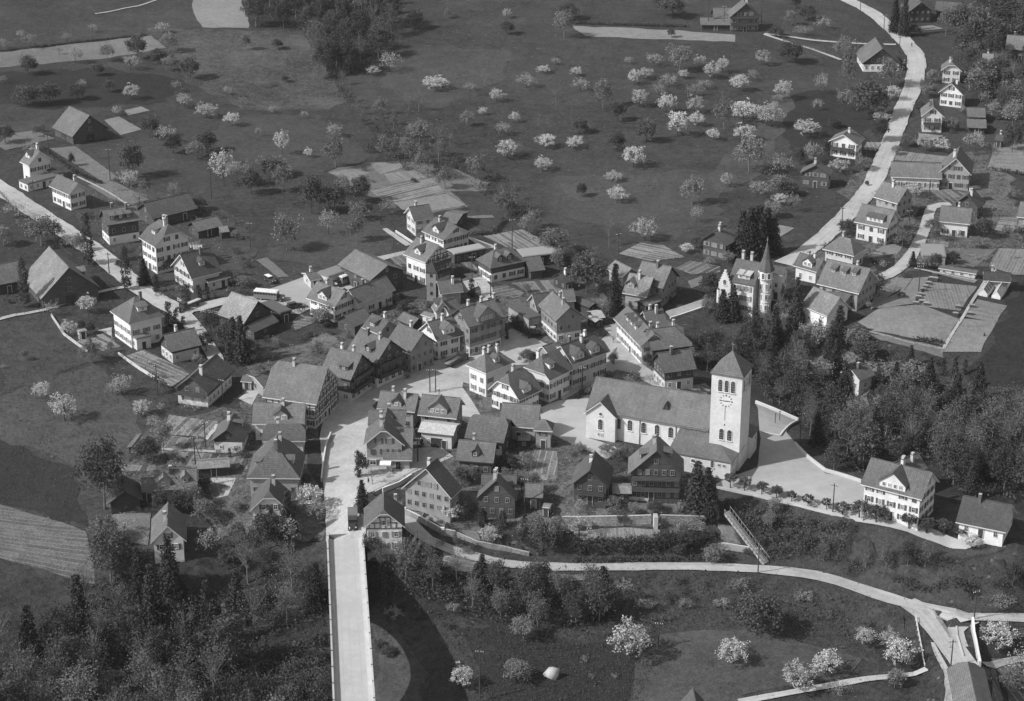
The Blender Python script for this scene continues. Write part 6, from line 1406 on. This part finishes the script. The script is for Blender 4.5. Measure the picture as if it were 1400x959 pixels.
woods([(1060,500),(1110,478),(1200,475),(1250,500),(1220,560),(1160,600),(1110,560)],7.5,[('bush',4),('mid',2),('spruce',1.)],(5,8),'trees around the gully cottage',lab('around the white cottage in the gully'),avoid=[(a,b,7) for a,b,r in BAV])
woods([(1060,745),(1180,748),(1240,762),(1320,775),(1400,780),(1450,790),(1450,832),(1400,822),(1330,812),(1260,794),(1180,785),(1110,768)],3.3,[('wood',4),('woodbare',3),('woodpale',4),('bush',4)],(5,7),'trees of the bank below the schoolhouse',lab('on the bank below the schoolhouse'),under=6,avoid=U_)
woods([(990,690),(1050,700),(1170,722),(1150,750),(1100,760),(1050,765),(1010,720)],2.6,[('bush',6),('mid',.3)],(3.4,5.0),'bushes on the bank below the forecourt',lab('on the planted bank below the forecourt trees'),under=6,avoid=U_)
woods([(-60,945),(0,915),(60,890),(105,860),(128,790),(200,782),(225,802),(320,805),(360,785),(440,775),(446,800),(440,850),(330,890),(290,960),(270,1060),(-60,1060)],5.9,[('wood',3),('woodbare',6),('woodpale',3.5),('spruce',3)],(10.5,15),'trees of the ravine wood left of the bridge',lab('in the ravine wood left of the bridge'),under=1.8,avoid=[(a,b,8) for a,b,r in BAV])
woods([(135,735),(200,760),(260,752),(330,735),(345,745),(330,765),(240,775),(140,780)],5.0,[('bush',4),('mid',1)],(4.5,6),'trees at the village edge above the ravine',lab('at the village edge left of the bridge head'),avoid=[(a,b,8) for a,b,r in BAV])
woods([(515,775),(600,770),(650,800),(740,815),(822,815),(830,850),(760,862),(680,855),(600,825),(520,820)],4.9,[('wood',5),('woodbare',3),('woodpale',3),('spruce',1.5)],(7,10.5),'trees right of the bridge below the lower road',lab('on the slope right of the bridge'),under=3,avoid=U_)
woods([(300,900),(440,880),(448,1000),(280,1020)],5.5,[('bush',5),('mid',1)],(6,8),'bushes in the shaded ravine',lab('in the shaded ravine beside the bridge'),under=3,avoid=U_)
woods([(1300,-20),(1340,10),(1330,60),(1300,90),(1330,130),(1360,160),(1400,170),(1440,100),(1440,-20)],11,[('wood',5),('woodbare',3),('spruce',.8)],(8,12),'trees of the upper right grove',lab('in the upper right grove'),avoid=U_)
woods([(510,800),(600,830),(700,862),(830,860),(880,870),(860,800),(1000,792),(1150,822),(1240,850),(1250,880),(1100,870),(1000,850),(900,862),(800,875),(650,870),(590,860),(560,830)],14,[('bush',1)],(3,4),'low bushes on the rough slope',lab('on the rough slope below the lower road'),under=.5,avoid=U_)
# ---- undergrowth as one mass
def under():
    pts=np.array(UNDER); z=tz_arr(pts[:,0],pts[:,1]); rng=np.random.default_rng(3)
    cs=np.c_[pts,z+rng.uniform(.1,1.7,len(z))]; V,F=leafcloud(cs,5,.5,.27,rng); o=link('undergrowth',np_mesh('undergrowth',V,F,'leaf_wood')); tag(o,'dense low undergrowth covering the wooded slopes','undergrowth',kind='stuff')
    print('under',len(F))
under()
def tufts():
    """coarse grass and herbs on the open ground, nearer parts only"""
    rng=np.random.default_rng(5); cs=[]
    for poly,n in (([(835,790),(1000,782),(1160,812),(1245,845),(1250,905),(1180,898),(1030,858),(900,866),(870,990),(560,990),(600,860),(700,860)],9000),([(-20,540),(0,400),(140,400),(330,520),(330,700),(140,700),(0,690)],6000),([(590,60),(1040,60),(1060,260),(800,350),(700,230)],6000)):
        W3=[gp(*p) for p in poly]; P=[(p.x,p.y) for p in W3]; xs=[p[0] for p in P]; ys=[p[1] for p in P]; k=0
        while k<n:
            x,y=rng.uniform(min(xs),max(xs)),rng.uniform(min(ys),max(ys))
            if inpoly(x,y,P): cs.append((x,y)); k+=1
    for x,y,a,b in RSIDE:
        for _ in range(3): d=rng.normal(.12,.28); cs.append((x+a*d+rng.normal(0,1.0)*b,y+b*d-rng.normal(0,1.0)*a))
    cs=np.array(cs); z=tz_arr(cs[:,0],cs[:,1]); V,F=leafcloud(np.c_[cs,z+.24],2,.2,.16,rng); o=link('grass_tufts',np_mesh('grass_tufts',V,F,'leaf_wood')); tag(o,'coarse grass tufts scattered over the open meadows','grass',kind='stuff')
tufts()
def bedplants():
    rng=np.random.default_rng(9); cs=[]; ys=[]; HV=[(x,y) for x,y,r in BAV]
    rp=np.array(ROADP); paved=[P for n,m,P in PLOTS if m in('pavement','court')]
    for n,m,P in PLOTS:
        Q=[(p.x,p.y) for p in P]; xs=[q[0] for q in Q]; yy=[q[1] for q in Q]; area=abs(sum(Q[i][0]*Q[(i+1)%len(Q)][1]-Q[(i+1)%len(Q)][0]*Q[i][1] for i in range(len(Q))))/2
        if m.startswith('beds'):
            for _ in range(int(area*.55)):
                x,y=rng.uniform(min(xs),max(xs)),rng.uniform(min(yy),max(yy))
                if inpoly(x,y,Q): cs.append((x,y))
        elif n=='yard_ground':
            for _ in range(int(area*.28)):
                x,y=rng.uniform(min(xs),max(xs)),rng.uniform(min(yy),max(yy))
                if not inpoly(x,y,Q) or ((rp[:,0]-x)**2+(rp[:,1]-y)**2).min()<14 or any(inpoly(x,y,[(p.x,p.y) for p in B_]) for B_ in paved): continue
                ys.append((x,y))
    cs=np.array(cs); z=tz_arr(cs[:,0],cs[:,1]); V,F=leafcloud(np.c_[cs,z+.25],3,.16,.13,rng); o=link('vegetable_plants',np_mesh('vegetable_plants',V,F,'leaf_mid')); tag(o,'rows of small vegetable plants on the garden beds','plants',kind='stuff')
    ys=np.array(ys); z=tz_arr(ys[:,0],ys[:,1]); h=rng.uniform(.15,.9,len(ys)); V,F=leafcloud(np.c_[ys,z+h],5,.26,.17,rng); o=link('garden_growth',np_mesh('garden_growth',V,F,'leaf_mid')); tag(o,'patchy low garden growth between the village houses','plants',kind='stuff')
    # garden shrubs one can count
    k=0; 
    for i in rng.permutation(len(ys)):
        x,y=ys[i]
        if any((x-a)**2+(y-b)**2<42 for a,b in HV): continue
        p=Vector((x,y,tz(x,y))); q=proj(p)
        if not(0<q[0]<1400 and 0<q[1]<959): continue
        side='left of the main street' if q[0]<450 else ('right of the upper road end' if q[0]>1060 else ('between the square and the church' if q[1]<620 else 'in the terraced gardens'))
        kd='bush' if rng.random()<.6 else 'bushpale'
        tree(kd,p,rng.uniform(1.4,2.8),None,WR,None,'small garden shrubs '+side,('small dark' if kd=='bush' else 'small pale')+' shrub in the gardens '+side); k+=1
        if k>=85: break
    print('plants',len(cs),len(ys),k)
bedplants()
# ---- labels of single trees: kind, zone, order from the left
ORD=['first','second','third','fourth','fifth','sixth','seventh','eighth','ninth','tenth','eleventh','twelfth','thirteenth','fourteenth','fifteenth','sixteenth','seventeenth','eighteenth','nineteenth','twentieth']+['twenty-'+x for x in ('first','second','third','fourth','fifth','sixth','seventh','eighth','ninth')]+['thirtieth']
def label_trees():
    G={}
    for root,kind,zone,q in TREES:
        if 'label' in root: continue
        G.setdefault((zone,kind),[]).append((q[0],q[1],root))
    for (zone,kind),L in G.items():
        nm=NAMES[kind][1]
        rows=[L]
        if len(L)>9:
            L.sort(key=lambda t:t[1]); k=(len(L)+6)//7; rows=[L[i*len(L)//k:(i+1)*len(L)//k] for i in range(k)]
        rn={1:[''],2:['upper half','lower half'],3:['upper third','middle third','lower third'],4:['top row','second row','third row','bottom row'],5:['top row','second row','third row','fourth row','bottom row']}[len(rows)]
        for row,r in zip(rows,rn):
            row.sort(key=lambda t:t[0])
            for i,(a,b,o) in enumerate(row):
                if len(L)==1: o['label']='the only '+nm+', '+zone
                else:
                    pos='leftmost' if i==0 else ('rightmost' if i==len(row)-1 else ORD[i]+' from left')
                    o['label']=nm+', '+zone+', '+(r+', ' if r else '')+pos
                o['group']=nm+'s, '+zone
label_trees()
print('trees',len(TREES))
# ---------------------------------------------------------------- vehicles, poles, people, small things
def wheel(parent,x,y,r=.42,w=.25):
    k=('wheel',r)
    if k not in WD:
        b=MB(); b.bar((0,-w/2,0),(0,w/2,0),r,'tyre',n=12); WD[k]=b.data('wheel')
        b=MB(); b.bar((0,-w/2-.03,0),(0,w/2+.03,0),r*.5,'metal',n=10); WD[('hub',r)]=b.data('hub')
    o=link('wheel',WD[k],parent,(x,y,r)); link('hub',WD[('hub',r)],o); return o
grey('tyre',.02,.1); grey('paint_dark',.05,.1,rough=.4,spec=.5); grey('paint_mid',.16,.1,rough=.4,spec=.5); grey('paint_white',.65,.08,rough=.5)
grey('load',.3,.4); grey('cloth',.7,.1); grey('skin',.35,.05); grey('coat',.04,.1)
def vframe(reg,rear,front,label,name,cat,length=None):
    a=gp(*px(reg,rear));b=gp(*px(reg,front)); d=b-a; root=thing(name,(a+b)/2+Vector((0,0,.22)),math.atan2(d.y,d.x),label,cat); return root,(length or d.length)
def cab(root,x,w,name='cab',m='paint_dark'):
    b=MB(); b.box((x,0,1.15),(1.5,w,1.1),m); b.box((x,0,2.0),(1.3,w*.94,.65),'glass'); b.box((x,0,2.36),(1.4,w*.98,.12),m); b.build(name,root)
def bus(reg,rear,front,label,L=None):
    root,L=vframe(reg,rear,front,label,'bus','bus',L); L=max(L,8); bl=L-1.7; xb=-L/2+bl/2; w=2.4
    b=MB(); b.box((xb,0,1.15),(bl,w,1.2),'paint_mid'); b.build('body',root)
    b=MB(); b.box((xb,0,2.1),(bl-.15,w-.08,.75),'glass')
    b.build('window_band',root)
    b=MB()
    for x in np.linspace(-L/2+.1,-L/2+bl-.1,9): b.box((x,0,2.1),(.12,w+.01,.76),'paint_mid')
    b.build('window_posts',root)
    b=MB(); b.box((xb,0,2.56),(bl+.1,w+.04,.2),'paint_white'); b.box((xb,0,2.7),(bl-.3,w-.5,.12),'paint_white'); b.build('roof',root)
    b=MB(); b.box((L/2-.85,0,1.15),(1.7,1.25,.85),'paint_dark'); b.box((L/2-.85,0,1.62),(1.6,.9,.12),'paint_dark'); b.box((L/2+.02,0,1.1),(.06,.9,.7),'metal')
    b.build('hood',root)
    for s in (-1,1):
        b=MB(); b.box((L/2-.75,s*.95,.95),(1.3,.5,.12),'paint_dark'); b.build('mudguard',root)
        b=MB(); b.bar((L/2-.05,s*.8,1.2),(L/2+.15,s*.8,1.2),.17,'paint_white',n=10); b.build('headlight',root)
        wheel(root,L/2-.75,s*1.0); wheel(root,-L/2+2.0,s*1.05)
    return root
def truck(reg,rear,front,label,bed='box',L=None,m='paint_dark'):
    root,L=vframe(reg,rear,front,label,'truck','truck',L); w=2.1; bl=L*.6; xb=-L/2+bl/2
    b=MB(); b.box((0,0,.75),(L-.3,.9,.2),'paint_dark'); b.build('chassis',root)
    if bed=='box': b=MB(); b.box((xb,0,1.75),(bl,w,1.9),m); b.box((xb,0,2.74),(bl+.08,w+.08,.08),'paint_mid'); b.build('cargo_box',root)
    else:
        b=MB(); b.box((xb,0,1.0),(bl,w,.15),'wood_wall')
        for s in (-1,1): b.box((xb,s*w/2,1.25),(bl,.08,.5),'wood_wall')
        b.box((-L/2,0,1.25),(.08,w,.5),'wood_wall'); b.build('bed',root); b=MB()
        for y in (-.5,-.15,.2,.55): b.bar((xb-bl/2-.4,y,1.35),(xb+bl/2-.1,y*.9,1.45),.16,'load' if bed!='ladder' else 'frame_white')
        b.build('load',root)
    cab(root,-L/2+bl+.8,w*.95)
    b=MB(); b.box((L/2-.55,0,1.05),(1.1,1.15,.8),'paint_dark'); b.build('hood',root)
    for s in (-1,1):
        wheel(root,L/2-.7,s*.9); wheel(root,-L/2+1.2,s*.95)
        b=MB(); b.bar((L/2-.05,s*.7,1.1),(L/2+.12,s*.7,1.1),.15,'paint_white',n=8); b.build('headlight',root)
def car(reg,rear,front,label,m='paint_dark'):
    root,L=vframe(reg,rear,front,label,'car','car',4.4); b=MB()
    P=[(-2.1,.45),(2.15,.45),(2.2,.95),(1.2,1.08),(.6,1.1),(-2.0,1.1)]
    for s,f in ((-.62,0),(.62,1)):
        Q=[(x,s,z) for x,z in P]; b.face(Q if not f else Q[::-1],m)
    for i in range(len(P)):
        a,c=P[i],P[(i+1)%len(P)]; b.face([(a[0],-.62,a[1]),(a[0],.62,a[1]),(c[0],.62,c[1]),(c[0],-.62,c[1])],m)
    b.build('body',root)
    b=MB(); b.box((-.6,0,1.35),(2.3,1.3,.5),'glass'); b.build('windows',root)
    b=MB(); b.box((-.65,0,1.65),(2.35,1.34,.12),'paint_white' if 'pale' in label else m); b.build('roof',root)
    for s in (-1,1):
        wheel(root,1.35,s*.68,.34,.18); wheel(root,-1.4,s*.68,.34,.18)
        b=MB(); b.bar((2.1,s*.45,.85),(2.3,s*.45,.85),.13,'paint_white',n=8); b.build('headlight',root)
        b=MB(); b.box((1.35,s*.72,.78),(1.1,.28,.08),m); b.build('mudguard',root)
bus('D5',(90,390),(485,425),'bus with bright roof standing broadside in the bus yard')
bus('A6',(540,655),(448,688),'bus with bright roof parked at the depot garage',8.5)
truck('C6',(105,410),(105,515),'boxy truck driving onto the bridge head, seen from above','box',6.5,'paint_mid')
truck('D1',(235,250),(60,325),'long ladder-bearing truck at the left road junction','ladder',8.5)
truck('B4',(70,735),(205,665),'flat truck loaded with pale timber in the village square','logs',8)
car('D5',(540,540),(700,505),'dark car beside the large barn at the bus yard')
car('D5',(230,130),(350,195),'car with pale roof on the grass at the bus yard')
car('B7',(545,498),(600,492),'dark car parked in front of the white garage')
PI_=0
def pole(reg,top,base,label,arm=1,stay=0):
    p=gp(*px(reg,base)); s=scale_at(p); h=(base[1]-top[1])/REG[reg][2]/s/.92; h=min(max(h,6.5),13)
    root=thing('utility_pole',p,random.uniform(-.5,.5),label,'pole','utility poles'); b=MB(); b.bar((0,0,-.5),(0,0,h),.16,'timber',.11,7); b.build('pole',root)
    for k in range(arm):
        b=MB(); z=h-.5-k*.8; b.box((0,0,z),(1.7,.12,.12),'timber'); c=b.build('crossarm',root)
        for x in (-.75,-.3,.3,.75): 
            b=MB(); b.bar((x,0,z+.05),(x,0,z+.3),.07,'frame_white',n=6); b.build('insulator',c)
    if stay: b=MB(); b.bar((stay,-stay*.3,-.3),(0,0,h*.85),.1,'timber'); b.build('stay',root)
for reg,t,bs,l in (('A5',(1148,200),(1157,366),'pole in the meadow right of the blossoming pair, upper left'),('A5',(595,100),(603,268),'pole above the left gardens, beside the dark tree'),('A5',(180,270),(187,375),'pole on the left road below the farthest white house'),
 ('A5',(592,695),(598,780),'pole at the roadside between the two poplars'),('A5',(1362,500),(1370,642),'pole behind the striped garden, left of the bus yard'),('A5',(260,50),(268,125),'pole behind the farthest white house on the left'),
 ('B1',(965,540),(985,732),'tall pole in the lower left meadow by the garden wall'),('B8',(688,120),(690,235),'pole between the striped garden and the small cottage'),('A8',(400,225),(403,285),'pole on the verge of the right road'),
 ('A8',(878,40),(880,130),'pole behind the gardens of the grey house, right'),('A8',(768,225),(768,300),'pole beside the garden lane, right'),('A4',(500,20),(503,80),'uppermost pole on the upper right road'),('A4',(632,100),(633,168),'second pole down the upper right road'),
 ('A4',(722,210),(717,292),'pole at the forecourt of the barn, upper right road'),('A3',(1072,-20),(1072,160),'left one of the tall poles near the top farmhouse'),('A3',(1155,40),(1157,162),'thin middle pole near the top farmhouse'),('A3',(1360,-30),(1362,140),'right one of the tall poles near the top farmhouse'),
 ('C3',(740,555),(740,692),'pole standing in the mown river meadow'),('C3',(1245,215),(1245,312),'pole on the lower road below the long stairway'),('C2',(1135,680),(1133,960),'tall thin pole at the bottom right of the bridge'),('C4',(1057,390),(1043,546),'pole at the fork of the lower road, far right'),
 ('C5',(334,738),(326,892),'pole standing on the church forecourt'),('C5',(165,383),(160,545),'pole at the corner of the church court steps'),('A7',(575,318),(580,462),'pole above the garden beds behind the village'),('C8',(740,322),(747,545),'pole in the garden behind the hip-roofed house'),
 ('C8',(458,590),(455,772),'pole in the lane beside the hip-roofed house'),('B7',(505,455),(508,605),'pole behind the gabled shop on the main street'),('C6',(1198,150),(1200,392),'pole right of the chalet with the topiary cones'),('B4',(1080,790),(1073,902),'pole in front of the row facing the church'),
 ('B4',(387,145),(388,200),'pole behind the long inn'),('B2',(570,370),(572,500),'pole in the yard of the dark timber farmhouse'),('D2',(497,498),(482,632),'short dark pole at the mouth of the covered bridge'),('D3',(445,800),(443,890),'pole at the kerb right of the white corner house'),
 ('B7',(580,95),(584,170),'left one of two thin masts above the pointed-gable house'),('B7',(617,90),(620,170),'right one of two thin masts above the pointed-gable house')): pole(reg,t,bs,l)
pole('A8',(826,480),(823,640),'massive double-armed pole with stay on the nursery field',2,-4)
pole('B8',(618,165),(626,345),'tall leaning-braced pole in the lower left vegetable garden',1,1.8)
# people: one continuous lofted body each, hair and hat apart
def person(reg,p,rz,label,coat='coat',step=.2):
    q=gp(*px(reg,p)); root=link('person',None,None,q+Vector((0,0,.2)),rz); tag(root,label,'person')
    me=bpy.data.meshes.new('body'); V=[(0,0,.95),(0,0,1.2),(0,0,1.45),(0,0,1.58),(0,0,1.7),(.0,.1,.9),(step,.1,.5),(step*.6,.1,.06),(step*.6+.16,.1,.03),(0,-.1,.9),(-step,-.1,.5),(-step*1.2,-.1,.08),(-step*1.2+.16,-.1,.03),(0,.2,1.42),(-.08,.27,1.15),(.05,.27,.92),(0,-.2,1.42),(.08,-.27,1.15),(.15,-.27,.92)]
    E=[(0,1),(1,2),(2,3),(3,4),(0,5),(5,6),(6,7),(7,8),(0,9),(9,10),(10,11),(11,12),(2,13),(13,14),(14,15),(2,16),(16,17),(17,18)]
    Rr=[.16,.15,.17,.07,.11,.1,.08,.06,.04,.1,.08,.06,.04,.07,.055,.045,.07,.055,.045]
    me.from_pydata(V,E,[]); me.materials.append(MATS[coat]); o=bpy.data.objects.new('body',me); COL.objects.link(o); o.parent=root
    o.modifiers.new('skin','SKIN'); sv=me.skin_vertices[0].data
    for i,r in enumerate(Rr): sv[i].radius=(r,r)
    sv[0].use_root=True; s=o.modifiers.new('sub','SUBSURF'); s.levels=1; s.render_levels=1
    b=MB(); b.bar((0,0,1.74),(0,0,1.82),.12,'coat',.09,8); b.bar((0,0,1.73),(0,0,1.745),.19,'coat',.19,10); b.build('hat',root)
person('A4',(684,182),.3,'person in dark coat walking on the upper right road, left of two'); person('A4',(702,186),.4,'person in dark coat walking on the upper right road, right of two'); person('A4',(785,262),-1,'lone person in dark clothes at the edge of the widened upper right road')
for i,(x,y,l) in enumerate(((78,95,'leftmost of three'),(95,90,'middle one of three'),(108,100,'rightmost of three'))): person('D7',(x,y),i*2.,'person in dark clothes beside the vast half timbered house, '+l)
person('D3',(95,470),1,'lone person in dark coat in front of the hedge in the village square'); person('B7',(395,655),2,'person in dark clothes outside the shop with the awning')
# washing lines
def washing(reg,p1,p2,n,label):
    a,b_=gp(*px(reg,p1)),gp(*px(reg,p2)); c=a; d=b_-a; L=d.length; root=thing('washing_line',c,math.atan2(d.y,d.x),label,'washing line'); 
    for x in (0,L): m=MB(); m.bar((x,0,-.3),(x,0,2.1),.06,'timber'); m.build('post',root)
    m=MB(); m.bar((0,0,2.0),(L,0,2.0),.02,'metal',n=4); m.build('line',root)
    for i in range(n):
        x=(i+.5)/n*L; w=L/n*.75; h=random.uniform(.8,1.5); m=MB(); k=5
        for j in range(k):
            x0=x-w/2+w*j/k;x1=x-w/2+w*(j+1)/k; y0=.08*math.sin(j*1.7+i);y1=.08*math.sin((j+1)*1.7+i)
            Q=[(x0,y0*2,2.0-h),(x1,y1*2,2.0-h),(x1,y1*.3,2.0),(x0,y0*.3,2.0)]; m.face(Q,'cloth'); m.face([(q[0],q[1]+.02,q[2]) for q in Q][::-1],'cloth')
        m.build('laundry',root)
washing('A5',(1000,650),(1100,632),6,'line of white washing behind the tall white apartment house')
washing('C6',(450,672),(515,560),6,'line of white washing beside the half timbered bridge house')
washing('B7',(1140,485),(1215,480),4,'white washing below the broad mottled barn')
washing('A5',(1020,655),(1110,655),5,'second, nearer line of white washing behind the apartment house')
# cold frames beside the nursery
for i,(x,y) in enumerate(((195,255),(195,300),(160,295),(135,340),(105,372),(82,402),(52,445),(38,472),(10,528),(110,535),(410,562),(385,630),(540,555),(518,625),(70,512))):
    p=gp(*px('D6',(x,y))); root=thing('glass_cloche',p,R(-18)+i*.01,'cold frame '+('at the left end' if i<10 or i==14 else 'at the right end')+' of the nursery beds, '+(['topmost','upper pair, right','upper pair, left','fourth down','fifth down','sixth down','seventh down','eighth down','lowest, far left','lowest, far right','upper one of two inner ones','lower one of two inner ones','beyond the path, upper','beyond the path, lower','bottom row, middle'][i]),'cold frame','cold frames beside the nursery beds')
    b=MB(); b.box((0,0,.35),(1.4,.9,.7),'wood_wall'); b.build('box',root); b=MB(); b.box((0,0,.86),(1.5,1.0,.08),'mid_wall'); b.box((0,0,.92),(.1,1.2,.05),'concrete'); b.build('lid',root)
# boulder in the river meadow
def boulder(reg,p,r,label):
    q=gp(*px(reg,p)); rng=np.random.default_rng(2); bm_=[]; V=[];F=[]; n,m=6,4
    for j in range(m+1):
        for i in range(n):
            th=2*math.pi*i/n; ph=math.pi*j/m; d=1+.22*math.sin(3*th+2*ph)+.18*math.cos(5*th-3*ph+1); V.append((r*d*math.sin(ph)*math.cos(th),r*.8*d*math.sin(ph)*math.sin(th),r*.95*d*math.cos(ph)))
    for j in range(m):
        for i in range(n): F.append((j*n+i,(j+1)*n+i,(j+1)*n+(i+1)%n,j*n+(i+1)%n))
    o=link('boulder',np_mesh('boulder',V,F,'cream_wall'),None,q+Vector((0,0,r*.5))); tag(o,label,'boulder')
boulder('C3',(203,838),1.7,'large pale boulder in the dark river meadow at the bottom')
# ladder posts on court, gate posts
for x,y,l in ((888,680,'left one'),(930,655,'right one')):
    p=gp(*px('D8',(x,y))); root=thing('gymnastic_post',p,0,l+' of two dark posts on the upper church court','post'); b=MB(); b.bar((0,0,-.3),(0,0,2.6),.09,'timber'); b.build('post',root); b=MB(); b.box((0,0,2.6),(.5,.12,.12),'timber'); b.build('cap',root)
b=MB(); p=gp(*px('B7',(310,650))); b.box((0,0,2.7),(2.6,1.4,.1),'cloth'); b.box((0,-.7,2.55),(2.6,.06,.3),'cloth'); o=b.build('awning'); o.location=(p.x,p.y-1.2,p.z); o.rotation_euler=(R(14),0,R(-2)); tag(o,'white awning over the shop front on the main street','awning')
p=gp(*px('D3',(48,445))); root=thing('sign_board',p,0,'small pale sign board on the hedge below the flat annex','sign'); b=MB(); b.bar((0,0,0),(0,0,1.6),.05,'timber'); b.build('post',root); b=MB(); b.box((0,-.06,1.9),(1.6,.08,.6),'frame_white'); b.build('board',root)
# pale stones and posts in gardens
# ---------------------------------------------------------------- light, camera, world
def finish():
    w=bpy.data.worlds.new('World'); S.world=w; w.use_nodes=True; t=w.node_tree; bg=t.nodes['Background']
    sky=t.nodes.new('ShaderNodeTexSky'); sky.sky_type='NISHITA'; sky.sun_disc=False
    EL=R(40); AZv=Vector((-math.cos(R(22)),-math.sin(R(22)),0))
    az=math.atan2(AZv.x,AZv.y)   # clockwise from +Y
    sky.sun_elevation=EL; sky.sun_rotation=az; sky.air_density=1.0; sky.dust_density=1.5
    bw=t.nodes.new('ShaderNodeRGBToBW'); t.links.new(sky.outputs[0],bw.inputs[0]); t.links.new(bw.outputs[0],bg.inputs[0]); bg.inputs[1].default_value=.15
    sl=bpy.data.lights.new('sun','SUN'); sl.energy=3.7; sl.angle=R(.6); sl.color=(1,1,1)
    so=bpy.data.objects.new('sun',sl); COL.objects.link(so); d=Vector((AZv.x*math.cos(EL),AZv.y*math.cos(EL),math.sin(EL)))
    so.rotation_euler=d.to_track_quat('Z','Y').to_euler(); so.location=(-200,300,400)
    c=bpy.data.cameras.new('camera'); co=bpy.data.objects.new('camera',c); COL.objects.link(co)
    c.sensor_width=36; c.lens=36*FP/1400; c.clip_end=30000; c.clip_start=1
    co.location=(0,0,CH); co.rotation_euler=(math.pi/2-PITCH,0,0); S.camera=co
    S.view_settings.view_transform='Standard'; S.view_settings.look='None'; S.view_settings.exposure=.3; S.view_settings.gamma=1
    S.render.engine='CYCLES'

def haze():
    b=MB(); b.box((0,3000,105),(12600,12400,0),'concrete') if 0 else None
    m=bpy.data.materials.new('haze_air'); m.use_nodes=True; t=m.node_tree; t.nodes.remove(t.nodes['Principled BSDF'])
    v=t.nodes.new('ShaderNodeVolumePrincipled'); v.inputs['Density'].default_value=HZ; v.inputs['Color'].default_value=(.9,.9,.9,1); v.inputs['Anisotropy'].default_value=.2
    t.links.new(v.outputs[0],t.nodes['Material Output'].inputs['Volume']); MATS['haze_air']=m
    b.box((0,3000,104.5),(12600,12600,253),'haze_air'); tag(b.build('haze'),'thin pale haze over the whole valley','haze',kind='stuff')
HZ=.00004
haze()
finish()
